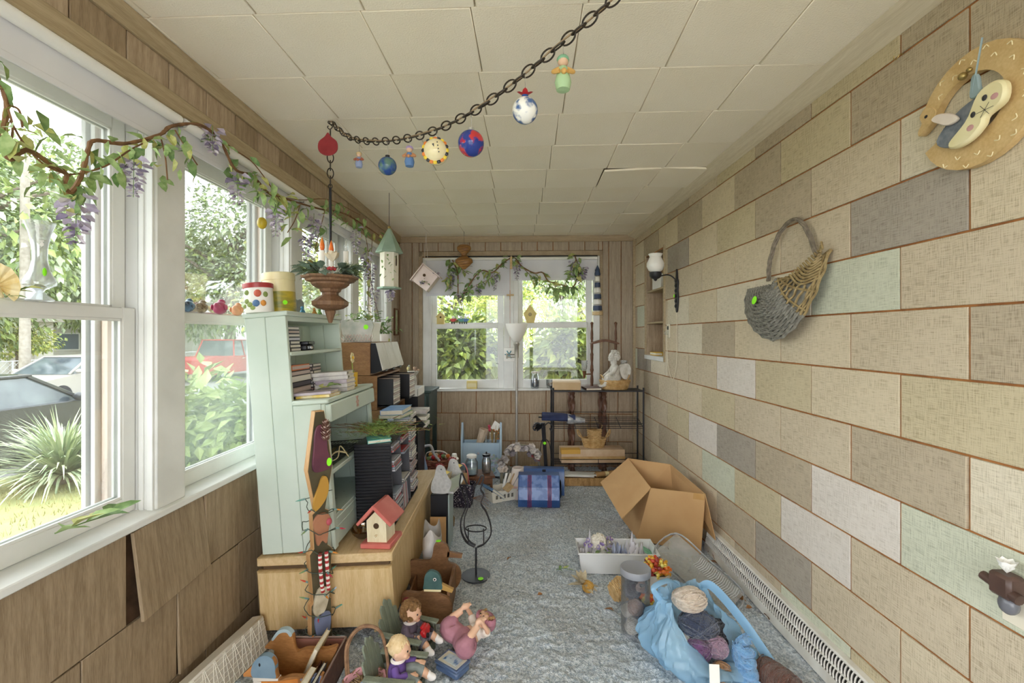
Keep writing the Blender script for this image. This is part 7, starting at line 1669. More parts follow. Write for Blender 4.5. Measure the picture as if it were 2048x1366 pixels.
for i, (px, c, lb) in enumerate(((905, '#c9534c', 'small red and white wooden toy on the left back window rail'), (921, '#5f9a92', 'small green wooden toy between red and blue toys on the rail'), (930, '#5a7fb0', 'small blue flower toy on the left back window rail'))):
    t = thing('wooden_toy', lb, 'toy', MK @ T(onrail(px).x, .03, 1.513), 'toys on the window rail'); m_ = mat('toy_%d' % i, c, rough=.5)
    for s in (-1, 1): MB().box((s*.012, 0, .014), (.012, .012, .028), .003).build('leg', blackpl, t)
    MB().box((0, 0, .042), (.042, .02, .034), .006).build('body', m_, t); MB().ball((0, 0, .072), .016, 10, 8).build('head', wht, t)
    for s in (-1, 1): MB().ball((s*.028, 0, .048), .011, 8, 6).build('arm', m_, t)
t = thing('birdhouse', 'yellow pentagon birdhouse on the right back window rail', 'birdhouse', MK @ T(onrail(1060).x, .03, 1.525)); MB().prism([(-.035, 0), (.045, .0), (.07, .1), (0, .195), (-.07, .1)], .028, bev=.003).build('box', ylb, t)
MB().lathe([(0, 0), (.02, 0), (.02, .001), (0, .001)], 14, M=T(0, -.0145, .09) @ Rx(PI/2)).build('painted_ring', mat('ring_paint', '#b5a277', '#8f7d58', scale=30), t); MB().tube([(0, -.014, .06), (0, -.03, .06)], .003, 6).build('perch', ylb, t)
for i in range(2): pass
def sill(px): return MK @ T((px-VX)/F*4.8, -.012, .827+.014*(px-VX)/F*4.8)
t = thing('soap_box', 'small pale yellow box on the back window sill', 'box', sill(943)); MB().bx(-.055, .055, -.015, .015, 0, .085, .003).build('box', ylb, t); MB().bx(-.045, .045, -.016, -.0148, .02, .06).build('label_print', crm, t)
t = thing('glass_jar', 'glass jar of potpourri on the back window sill', 'jar', sill(1070)); MB().lathe([(0, 0), (.04, 0), (.045, .02), (.045, .12), (.036, .145), (.036, .165), (.033, .165), (.033, .145), (.042, .12), (.042, .02), (0, .006)], 20, cap=False).build('glass', jg, t); MB().lathe([(0, .008), (.04, .02), (.04, .09), (.02, .1), (0, .102)], 14).build('potpourri', mat('potpourri', '#6b5a4c', '#4d6a8a', scale=60, rough=.9, bump=.6), t); MB().lathe([(.038, .16), (.038, .178), (0, .18)], 18).build('lid', ywht, t)
t = thing('glass_cup', 'squat clear glass of shells on the back window sill', 'cup', sill(1101)); MB().lathe([(0, 0), (.03, 0), (.044, .03), (.044, .09), (.041, .09), (.041, .03), (0, .006)], 20, cap=False).build('glass', jg, t); m = MB()
for k in range(7): m.ball((.02*math.cos(k), .015*math.sin(k*2), .02+.006*k), .012, 8, 6)
m.build('shells', ytan, t)

# ---- right wall
def MWR(Y, Z, x=1.309): return T(x, Y, Z) @ Rz(-PI/2)
t = thing('pocket_basket', 'grey woven wall pocket basket with tan lattice side hanging on the shingle wall', 'basket', MWR(2.15, 1.66))
def pk_(th, s):   # fan-shaped front, th 0..pi from left to right
    x = -.33*math.cos(th)*s*(1 if th < PI/2 else .93); z = -.29*math.sin(th)*s*(1+.12*math.sin(th*2)*-.6)+.11*(max(0, -math.cos(th)))*s**1.5*.7-.02*(max(0, math.cos(th)))
    y = -.012-.085*math.sin(th)**.7*(1-abs(s-.55)**1.6*1.35)
    return Vector((x, min(y, -.012), z))
wg_ = MB(); wt_ = MB(); N_ = 44
for j in range(25):
    s = .07+.93*j/24; pts = [pk_(PI*i/N_, s) for i in range(N_+1)]
    cut = int(N_*(.74 if s > .2 else .6))
    pg = [p+Vector((0, .004*math.sin(i*1.6+(PI if j % 2 else 0)), .003*math.cos(i*1.6+j*PI))) for i, p in enumerate(pts)]
    wg_.tube(pg[:cut+1], .0072, 6)
    if j % 3 == 0 or j > 21: wt_.tube(pg[cut:], .0052, 5)
for k in range(13):
    th = PI*k/12; (wg_ if k < 9 else wt_).tube([pk_(th, s/8)+Vector((0, -.002, 0)) for s in range(9)], .004 if k < 9 else .0055, 5)
wg_.build('grey_weave', wickg, t); wtan = mat('willow_tan', '#a89368', '#84704a', scale=40, rough=.6); wt_.build('tan_lattice', wtan, t)
m = MB()
for k in range(12):
    a = .2+.02*k; m.tube(bez([Vector((.13+.014*k, -.07+.003*k, .0+.008*k)), Vector((.2+.01*k, -.07+.002*k, -.05+.012*k)), Vector((.285, -.035, -.03+.013*k))], 4), .005, 5)
m.build('folded_braid', wtan, t)
m = MB(); hp = [(-.115, -.02, -.0), (-.1, -.02, .1), (-.03, -.02, .21), (.085, -.02, .258), (.17, -.02, .2), (.245, -.02, .06), (.27, -.03, .02)]
for k in range(3): m.tube([p+Vector((.006*math.cos(i*.5+k*2.1), .005*math.sin(i*.5+k*2.1)-.005, 0)) for i, p in enumerate(bez(hp, 8))], .0065, 6)
m.build('handle', mat('willow_grey', '#8a7f70', '#6d6356', scale=40, rough=.7), t); MB().lathe([(0, 0), (.021, 0), (.021, .001), (0, .001)], 18, M=T(-.11, -.098, -.095) @ Rx(PI/2-.2)).build('price_sticker', green_st, t)
# backing so the pocket has depth
MB().sheet(lambda u, v: tuple(pk_(PI*u, .06+.93*v)*.985+Vector((0, .006, 0))), 30, 10).build('inner_weave', wickg, t)
# goose plaque
gw = wood('goose_wood', '#d6b987', '#c2a16c', stretch=(6, 6, 6), rough=.5); gdk = mat('goose_edge', '#8f6a38', rough=.6)
t = thing('goose_plaque', 'curled wooden goose plaque with a cream bunny hanging high on the shingle wall', 'plaque', MWR(1.262, 2.02))
def ring(a0, a1, r0, r1, n=26):
    o = [(r1(i/n)*math.cos(a0+(a1-a0)*i/n), r1(i/n)*math.sin(a0+(a1-a0)*i/n)) for i in range(n+1)]; q = [(r0(i/n)*math.cos(a0+(a1-a0)*i/n), r0(i/n)*math.sin(a0+(a1-a0)*i/n)) for i in range(n, -1, -1)]
    return o+q
ro = ring(R(168), R(-156), lambda s: .118-.045*s-.012*math.sin(s*PI), lambda s: .165-.004*s)
def strip(poly_out_in, th, name, m_, par, M):
    n = len(poly_out_in)//2; m = MB()
    o = poly_out_in[:n]; q = poly_out_in[n:][::-1]
    vs = []; fs = []
    for i in range(n):
        for y in (-th/2, th/2): vs.append((o[i][0], y, o[i][1])); vs.append((q[i][0], y, q[i][1]))
    for i in range(n-1):
        a = i*4; b = a+4
        fs += [(a, a+1, b+1, b), (a+2, b+2, b+3, a+3), (a, b, b+2, a+2), (a+1, a+3, b+3, b+1)]
    fs += [(0, 2, 3, 1), ((n-1)*4, (n-1)*4+1, (n-1)*4+3, (n-1)*4+2)]
    m.add(vs, fs); return m.build(name, m_, par, M)
strip(ro, .022, 'goose_body', gw, t, T(0, -.014, 0))
MB().prism(P2([(-.165, .055), (-.142, .075), (-.11, .05), (-.125, .02), (-.165, -.005), (-.17, .01), (-.158, .03)]), .025, bev=.002).build('goose_head', gw, t, T(0, -.0145, 0))
m = MB(); m.ball((-.142, -.0272, .045), (.006, .001, .005), 8, 5); m.build('goose_eye', blackpl, t)
for k in range(22):
    a = R(140-k*12.5); r_ = .15 if k % 2 else .125
    m = MB(); m.tube(bez([(-.007, 0, 0), (0, 0, .008), (.009, 0, 0)], 3), .0016, 4); m.build('feather_stroke', mat('stroke_cream', '#eadcb4', rough=.6), t, T(r_*math.cos(a), -.0255, r_*math.sin(a)) @ Ry(-a+PI/2))
bun = mat('bunny_cream', '#ece3bb', '#e2d7a6', scale=10, rough=.5); gre = mat('slate_blue_cloth', '#6d7480', '#868c96', scale=60, rough=.7)
MB().prism(P2([(-.1, -.05), (-.04, .005), (.03, .02), (.05, -.03), (.01, -.08), (-.06, -.085)]), .012, bev=.002).build('bunny_dress', gre, t, T(0, -.03, 0))
MB().prism(P2([(-.045, -.085), (.0, -.045), (.04, .02), (.08, .03), (.105, .01), (.1, -.03), (.06, -.05), (.045, -.075), (.01, -.098), (-.03, -.102)]), .024, bev=.006).build('bunny_head', bun, t, T(.005, -.048, 0))
MB().prism(P2([(-.1, .015), (-.08, .022), (-.04, .005), (-.02, -.02), (-.05, -.025), (-.085, -.002)]), .012, bev=.003).build('bunny_ear', mat('ear_pink', '#dccdc2', '#e9ded2', scale=20), t, T(0, -.046, 0))
MB().prism(P2([(.02, .075), (.035, .072), (.04, .02), (.015, .02)]), .012, bev=.003).build('bunny_hat', mat('hat_blue', '#8fa3a8', rough=.6), t, T(0, -.046, 0)); MB().tube([(.048, -.05, .165), (.022, -.05, .03)], .003, 6, flat=(1, .3)).build('blue_ribbon', mat('hat_blue', '#8fa3a8'), t)
m = MB(); m.ball((.064, -.0612, -.004), (.007, .0015, .008), 8, 6); m.ball((.034, -.0612, -.034), (.007, .0015, .008), 8, 6)
for k in range(6): m.tube([(.064, -.061, -.036), (.064+.022*math.cos(k*1.05), -.061, -.036+.018*math.sin(k*1.05))], .0006, 4)
m.build('face_paint', mat('face_ink', '#3c3a3c', rough=.6), t); m = MB(); m.ball((.088, -.0605, -.012), (.01, .0008, .008), 8, 5); m.ball((.026, -.0605, -.066), (.01, .0008, .008), 8, 5); m.build('cheek_paint', mat('cheek_pink', '#c99a98', rough=.7), t)
m = MB(); m.ball((-.02, -.035, .1), .011, 10, 8); m.ball((-.002, -.035, .108), .007, 8, 6); m.build('bell', mat('brass', '#a8925c'), t)
# screw hook
t = thing('cup_hook', 'small brass cup hook screwed into the upper shingle wall', 'hook', MWR(1.515, 2.327)); MB().tube(bez([(0, 0, 0), (0, -.012, 0), (-.004, -.016, -.008), (-.012, -.016, -.012), (-.02, -.016, -.004), (-.018, -.016, .004)], 5), .0018, 6).build('hook', mat('brass', '#a8925c'), t)
# sconce
t = thing('wall_sconce', 'black iron wall sconce with a white hobnail glass shade beside the wall niche', 'sconce', MWR(3.56, 1.72))
MB().prism(P2([(0, .19), (.012, .12), (.03, .09), (.022, .03), (.03, -.03), (.02, -.1), (0, -.15), (-.02, -.1), (-.03, -.03), (-.022, .03), (-.03, .09), (-.012, .12)]), .012, bev=.002).build('backplate', black, t, T(0, -.008, 0))
m = MB()
for k in range(6): m.ball((0, -.018, .1-.04*k), (.014, .008, .014), 8, 6)
m.build('relief', black, t); MB().lathe([(0, 0), (.013, 0), (.013, .001), (0, .001)], 14, M=T(-.005, -.027, -.02) @ Rx(PI/2)).build('price_sticker', green_st, t)
AX = -.175
MB().tube(bez([(0, -.01, .1), (0, -.06, .14), (0, -.12, .14), (0, AX, .11)], 6), .005, 8).build('arm', black, t)
MB().lathe([(0, .095), (.01, .1), (.014, .11), (.034, .12), (.045, .135), (.046, .165), (.04, .165), (0, .13)], 20, M=T(0, AX, 0)).build('cup', black, t)
MB().lathe([(.03, .165), (.052, .18), (.066, .21), (.066, .235), (.05, .27), (.043, .285), (.055, .308), (.052, .308), (.04, .285), (.062, .235), (.06, .2), (.03, .17)], 24, M=T(0, AX, 0), cap=False).build('shade', sh_, t)
MB().tube(bez([(0, -.01, -.15), (.002, -.006, -.35), (-.02, -.008, -.6), (-.1, -.01, -.68), (-.19, -.012, -.56), (-.195, -.02, -.36), (-.19, -.025, -.29)], 8), .0028, 6).build('cord', mat('cord_cream', '#d9cfb8', rough=.6), t)
t = thing('wall_outlet', 'beige wall outlet with plugs beside the niche', 'outlet', MWR(3.76, 1.427)); MB().box((0, -.004, 0), (.07, .007, .115), .002).build('plate', mat('ivory_plate', '#e3dac6', rough=.4), t); MB().box((.0, -.02, -.015), (.035, .03, .035), .005).build('plug', jg, t); MB().box((.004, -.011, .025), (.02, .006, .03), .002).build('socket', blackpl, t)
t = thing('plug_in_warmer', 'brown plug-in warmer with a white petal top at the right edge', 'warmer', MWR(1.168, .72)); 
MB().box((.0, -.004, -.02), (.075, .007, .12), .002).build('outlet_plate', mat('ivory_plate', '#e3dac6'), t); MB().box((.0, -.035, .03), (.055, .05, .06), .008).build('body', mat('warmer_brown', '#5d463e', '#4d3932', scale=10, rough=.4), t); MB().tube([(-.05, -.045, .03), (.04, -.045, .012)], [.012, .014], 10).build('dial', mat('warmer_brown', '#5d463e'), t)
m = MB()
for k in range(7): m.leaf(T(0, -.035, .06) @ Rz(k*.9) @ Ry(-.8), .04, .03, .3, -.2)
m.build('petal_top', wht, t, smooth=60); MB().ball((0, -.03, -.02), (.022, .02, .026), 12, 9).build('oil_bulb', mat('grey_bulb', '#6a6a70', rough=.2), t)
# niche contents
t = thing('hardback', 'yellow book lying on the floor of the wall niche', 'book', T(1.37, 4.2, 1.207)); MB().bx(-.055, .06, -.09, .09, 0, .03, .003).build('cover', ylw, t); MB().bx(-.056, .0, -.092, .085, .006, .024).build('pages', paper, t)
t = thing('white_box', 'white square box on the upper shelf of the wall niche', 'box', T(1.385, 4.15, 1.816)); MB().bx(-.055, .055, -.12, .12, 0, .12, .003).build('box', wht, t); MB().bx(-.057, .057, -.122, .122, .09, .125, .003).build('lid', wht, t)
t = thing('small_vase', 'small blue grey vase on the floor of the wall niche', 'vase', T(1.40, 4.0, 1.207)); MB().lathe([(.02, 0), (.035, .03), (.032, .06), (.014, .09), (.02, .11), (.016, .11), (0, .08)], 18).build('vase', mat('vase_glaze', '#c3ced2', '#5d7580', scale=9, rough=.25), t)
# ================================================================ foreground left
# wooden plank Christmas tree with lights
pine = wood('raw_pine', '#d1a777', '#b98a58', stretch=(10, 10, 1.6)); dkface = mat('tree_face_paint', '#5a5038', '#463f2c', scale=8, rough=.7)
MT = T(at(640, 1262, 1.985).x, 1.985, .0) @ Rz(R(48)) @ Rx(R(-1.2))
t = thing('plank_tree', 'tall narrow wooden plank tree hung with cutouts and string lights before the oak cabinet', 'decoration', MT)
tr = [(-.045, 0), (.045, 0), (.045, .23), (.035, .24), (.05, .45), (.03, .47), (.036, .62), (.02, .63), (.055, .81), (.02, 1.06), (-.02, 1.06), (-.055, .81), (-.02, .63), (-.036, .62), (-.03, .47), (-.05, .45), (-.035, .24), (-.045, .23)]
MB().prism(tr, .036).build('plank', pine, t); MB().prism([(x*.96, z*.995+.002) for x, z in tr], .002, M=T(0, -.0185, 0)).build('painted_face', dkface, t)
def cut(nm, pts, m_, z, y=-.027, th=.014, rot=0): return MB().prism(P2(pts), th, bev=.0015).build(nm, m_, t, T(0, y, z) @ Ry(rot))
cut('stocking_cutout', [(-.02, .13), (.02, .13), (.028, .03), (.048, -.04), (.01, -.06), (-.036, -.05), (-.032, .04)], mat('mauve_paint', '#6b3a48', '#5a3040', scale=10, rough=.6), .86)
cut('angel_cutout', [(-.01, .075), (.012, .07), (.028, .02), (.018, -.03), (-.015, -.07), (-.03, -.03), (-.02, .03)], mat('mustard_paint', '#b88a3a', rough=.6), .70, rot=.2)
cut('gingerbread_cutout', [(-.018, .07), (.018, .07), (.04, .04), (.03, .0), (.02, -.06), (0, -.045), (-.02, -.06), (-.03, 0), (-.036, .04)], mat('ginger_paint', '#b07a5c', '#a06a4e', scale=12, rough=.6), .545)
cut('log_cutout', [(-.03, .05), (.01, .055), (.025, .02), (.018, -.04), (-.01, -.06), (-.035, -.03)], mat('cut_log', '#cfc4ac', '#a89a80', scale=20, rough=.7), .24, rot=.2)
cut('mitten_cutout', [(-.03, .05), (.03, .05), (.032, -.02), (.015, -.06), (-.015, -.06), (-.03, -.02)], mat('slate_paint', '#737a94', '#666d88', scale=10, rough=.6), .135)
cut('boot_cutout', [(-.02, .045), (.02, .045), (.04, .0), (.04, -.04), (-.01, -.045), (-.02, 0)], mat('slate_paint', '#737a94'), .04, y=-.03)
MB().ball((.03, -.035, .575), (.013, .008, .016), 10, 8).build('red_heart', mat('ginger_red', '#b0505a', rough=.6), t)
cn1 = MB()
for k in range(2):
    P_ = bez([(-.012+.028*k, -.034, .45), (-.012+.03*k, -.036, .4), (-.006+.028*k, -.034, .33), (-.0+.026*k, -.032, .28)], 5)
    for i in range(len(P_)-1): cn1.tube([P_[i], P_[i+1]], .0085, 7, mi=i % 2)
cn1.build('candy_canes', [mat('cane_red', '#b0383a', rough=.4), mat('cane_white', '#ece4dc', rough=.4)], t)
pc = MB()
for i in range(80):
    s = i/80; a = i*2.4; r_ = .026*math.sin(PI*min(1, .12+s*.85))**.7; pc.leaf(T(r_*.5*math.cos(a), r_*.5*math.sin(a), -.035+.085*s) @ Rz(a) @ Ry(-.7), .016, .012, .2, -.2, mi=i % 3 == 0)
pc.build('pine_cone', [mat('cone_brown', '#6d4a3e', rough=.8), mat('cone_tip', '#b89c90', rough=.8)], t, T(.012, -.05, .965))
ws = MB(); wp = []
rp = random.Random(91)
for i in range(90):
    s = i/89; a = s*PI*14; wp.append((.058*math.cos(a)+rp.gauss(0, .006), -.005+.05*math.sin(a)+rp.gauss(0, .006), .70-.62*s+rp.gauss(0, .008)))
ws.tube(bez(wp, 2), .0018, 5); ws.build('light_cord', mat('cord_green', '#3a463c', rough=.6), t)
bc = ['#5f9a8a', '#c24a3a', '#d98a3a', '#a9b8d0', '#7f9a6a', '#b0384a']
for i in range(22):
    p = Vector(wp[4+i*4]); d_2 = Vector((p.x*1.0, p.y*1.0-.01, rp.uniform(-.03, .03))).normalized()
    m = MB(); m.tube([(0, 0, 0), (.018, 0, 0)], .0042, 6); m.lathe([(.0032, .018), (.0036, .026), (.001, .042), (0, .044)], 7, mi=1, M=Ry(PI/2)); m.build('light_bulb', [mat('socket_green', '#6a8a86', rough=.5), mat('bulb_%d' % (i % 6), bc[i % 6], rough=.2)], t, T(*p) @ frame_to(d_2))
MB().lathe([(0, 0), (.014, 0), (.014, .001), (0, .001)], 16, M=T(.032, -.036, .835) @ Rx(PI/2) @ Sc(.8, 1.3, 1)).build('price_sticker', green_st, t)

# textured white foam slab leaning on the wall
lat = mat('foam_lattice', '#d7d0c4', '#c2baac', scale=6, rough=.85, bump=.2, bscale=30)
t = thing('foam_slab', 'off-white slab with an incised lattice standing against the brown shakes', 'slab', T(-1.135, 1.70, 0) @ Rz(R(-7)) @ Ry(R(-13)))
MB().bx(-.028, .028, -.14, .33, .0, .145, .006).build('slab', lat, t)
m = MB()
for k in range(26): m.tube([(.029, -.13+k*.017, .006), (.029, -.13+k*.017+.03*((k % 3)-1), .14)], .0012, 4)
for k in range(7): m.tube([(.029, -.135, .012+k*.02), (.029, .325, .012+k*.02+.004*((k % 3)-1))], .0012, 4)
m.build('lattice_lines', mat('lattice_line', '#ebe6da', rough=.9), t)
# duck letter holder
dor = mat('duck_orange', '#c98038', '#b87030', scale=14, rough=.55); dblu = mat('duck_blue', '#7f97a8', '#6d8698', scale=12, rough=.55); dwh = mat('duck_white', '#dcd6cc', rough=.6); dst = mat('duck_slate', '#7b86a6', '#6c7796', scale=12, rough=.6)
plain = wood('holder_wood', '#b07c48', '#8f5f34', stretch=(2.5, 10, 10))
dk = [(-.04, -.06), (.17, -.06), (.19, .02), (.215, .085), (.17, .075), (.09, .072), (.05, .058), (.035, .09), (.03, .125), (.005, .145), (-.03, .138), (-.055, .105), (-.085, .075), (-.085, .066), (-.05, .06), (-.055, .02), (-.06, -.03)]
t = thing('duck_letter_holder', 'wooden letter holder with two painted duck sides at the lower left', 'holder', T(-.935, 1.70, .055) @ Rz(R(-4)))
fb = MB().prism(P2(dk), .02, bev=.003).build('painted_duck_board', plain, t, T(.03, 0, .0))
hd = [(-.05, .062), (.03, .062), (.034, .09), (.029, .125), (.005, .146), (-.03, .139), (-.056, .105)]
MB().prism(P2(hd), .0215).build('painted_head', dblu, fb); MB().prism([(-.052, .11), (-.09, .074), (-.088, .064), (-.048, .072)], .0213).build('painted_bill', mat('bill_tan', '#c0834a', rough=.6), fb); MB().prism([(-.052, .05), (.045, .056), (.045, .064), (-.052, .063)], .0217).build('neck_ring', dwh, fb)
MB().prism([(-.02, .05), (.05, .055), (.12, .068), (.14, -.05), (-.01, -.055)], .0211).build('painted_wing', dor, fb); MB().prism([(.13, .068), (.212, .084), (.19, .02), (.17, -.05), (.13, -.05), (.145, .02)], .0212).build('painted_tail', dst, fb); MB().prism([(-.058, .0), (-.05, .05), (-.02, .05), (-.01, -.055), (-.05, -.05)], .0209).build('painted_breast', dwh, fb)
m = MB(); m.ball((-.026, -.011, .112), (.004, .001, .007), 8, 6); m.build('painted_eye', blackpl, fb); m = MB(); m.prism(P2([(.03, -.005), (.045, .005), (.055, -.003), (.065, .005), (.08, -.005), (.055, -.035)]), .0218); m.build('painted_heart', mat('heart_red', '#8f3a2c', rough=.6), fb)
m = MB()
for k in range(12): m.ball((.0+.1*((k*37) % 12)/12, -.0108, .0+.045*((k*17) % 12)/12), (.0015, .0006, .004), 5, 4)
m.build('painted_ticks', dkw_, fb)
rb = MB().prism(P2(dk), .02, bev=.003).build('plain_duck_board', plain, t, T(.015, .15, .0)); MB().prism(P2([(.02, .118), (.028, .128), (.006, .147), (-.03, .14), (-.056, .106), (-.05, .1), (-.025, .128), (.004, .134)]), .0206).build('painted_crown', mat('crown_blue', '#a9bcc2', rough=.6), rb)
MB().bx(-.04, .19, .01, .14, -.052, -.04).build('holder_floor', plain, t); MB().bx(-.04, -.03, .01, .14, -.04, .0, .001).build('holder_end', plain, t)
# case with old books
lea = mat('brown_leather', '#6d4a3e', '#5a3b32', scale=30, rough=.5, bump=.2); pnk = mat('faded_pink_lining', '#b98474', '#a87264', scale=8, rough=.8)
t = thing('leather_case', 'open narrow brown leather case of old books at the lower left', 'case', T(-.725, 1.78, 0))
for q, m_ in (((-.012, .028, -.15, .16), lea),): pass
MB().bx(.02, .03, -.17, .15, 0, .105, .002).build('side', lea, t); MB().bx(-.04, -.032, -.17, .15, 0, .085, .002).build('side', lea, t); MB().bx(-.2, .03, .15, .158, 0, .108, .002).build('back', lea, t); MB().bx(-.195, .02, .146, .15, .01, .104).build('lining', pnk, t); MB().bx(-.04, .03, -.17, .15, 0, .008).build('bottom', lea, t)
MB().tube([(.025, -.17, .106), (.025, .154, .109), (-.2, .154, .109)], .004, 6).build('piping', mat('piping', '#a08a80', rough=.6), t)
prn = mat('old_page', '#d8c6a0', '#b59c72', scale=55, rough=.9, stretch=(1, 4, 1), contrast=(.5, .62))
o = book('old_book', 'yellowed old book leaning open between the duck holder and the leather case', T(-.785, 1.85, .085) @ Ry(R(-66)) @ Rz(0), .15, .13, .018, prn)
o = book('old_book', 'white edged old book standing nearest the camera in the leather case', T(-.745, 1.66, .08) @ Ry(R(-74)), .125, .12, .026, bk['tan']); o = book('old_book', 'black bound old book standing beside the white edged one in the case', T(-.715, 1.68, .08) @ Ry(R(-76)), .13, .12, .014, blackpl)
t = thing('paper_pad', 'corner of a cream paper pad at the bottom left edge', 'paper', T(-.97, 1.56, .11) @ Rz(.7) @ Ry(-.4)); MB().bx(-.05, .04, -.04, .05, 0, .006, .001).build('pad', paper, t); MB().bx(-.05, .04, -.04, .05, .0062, .007).build('sheet', cry, t); MB().bx(-.04, .03, -.03, .04, -.11, 0).build('stack', paper, t)
# wicker basket with tall handle and pink cloth
WB = T(-.545, 1.70, 0)
t = thing('wicker_basket', 'brown wicker basket with a tall bent handle and pink cloth lining', 'basket', WB); wicker(t, .062, .082, .09, 18, 9, wickd)
MB().tube(bez([(-.075, .03, .06), (-.082, .04, .2), (-.03, .05, .27), (.045, .045, .255), (.078, .03, .15), (.08, .02, .07)], 7), .006, 7).build('handle', wickd, t); MB().tube(bez([(-.07, .036, .06), (-.076, .046, .2), (-.026, .056, .262), (.045, .051, .247), (.074, .036, .15), (.076, .026, .07)], 7), .004, 6).build('handle', wickd, t)
def clf(u, v):
    a = 2*PI*u; r_ = .07+.022*v+.006*math.sin(a*9)*v; return (r_*math.cos(a), r_*math.sin(a), .075+.03*math.sin(v*PI)-.015*v+.006*math.cos(a*9)*v)
MB().sheet(clf, 72, 7, cu=True).build('pink_lining', mat('pink_cloth', '#e0a6aa', '#d08f96', scale=14, rough=.8), t)
m = MB(); rp = random.Random(5)
for i in range(60): a = rp.uniform(0, 6.28); m.tube([(rp.uniform(-.05, .05), rp.uniform(-.05, .05), .075), (rp.uniform(-.06, .06), rp.uniform(-.06, .06), .085+rp.uniform(0, .01))], .0015, 4)
m.build('straw', mat('straw_fill', '#b89a72', '#8f7350', scale=30, rough=.9), t, kind='stuff')
t = thing('tiny_bear', 'small grey blue plush lying in the pink lined basket', 'toy', WB @ T(.01, -.02, .1)); m = MB(); m.ball((0, 0, 0), (.025, .018, .014), 12, 8); m.ball((.03, 0, .004), .014, 10, 8); m.ball((.036, .011, .014), .005, 6, 5); m.ball((.036, -.011, .014), .005, 6, 5); fused(m, 'body', mat('plush_blue', '#9fb0c4', '#8798ae', scale=40, rough=.95), t, .003); m = MB(); m.ball((.043, .005, .008), .002, 6, 4); m.ball((.043, -.005, .008), .002, 6, 4); m.build('eyes', blackpl, t)

# doll chairs and dolls
sgw = wood('sage_wood', '#8d9480', '#70776a', stretch=(10, 10, 1.5)); sgd = wood('sage_wood_dark', '#6b7060', '#525749', stretch=(10, 10, 1.5))
def dchair(lb, M):
    t = thing('doll_chair', lb, 'doll chair', M, 'doll size slatted chairs')
    for k in range(5):
        y = -.048+k*.024; h_ = .2-.035*abs(k-2)/2*(abs(k-2)/1.4); s_ = MB(); s_.prism([(-.0105, 0), (.0105, 0), (.0105, h_*.95), (0, h_), (-.0105, h_*.95)], .007, M=Rz(PI/2)); s_.build('back_slat', sgw, t, T(-.07, y, .01) @ Ry(R(-16)))
    for k in range(4): MB().bx(-.062+k*.034, -.034+k*.034, -.058, .058, .058-.004*k, .065-.004*k, .0015).build('seat_slat', sgd, t)
    for s in (-1, 1):
        MB().bx(-.1, .075, s*.068-.013, s*.068+.013, .108, .116, .003).build('arm', sgw, t); MB().bx(.045, .062, s*.068-.01, s*.068+.01, 0, .108, .002).build('leg', sgd, t); m = MB(); slab(m, ((-.1, s*.06, .0), (.06, s*.06, .045), (.06, s*.06, .07), (-.1, s*.06, .03)), .01); m.build('rail', sgd, t)
    return t
skin = mat('doll_skin', '#e3b99c', '#dba98a', scale=9, rough=.5, spec=.4); sock = mat('doll_white', '#ece6e2', rough=.8)
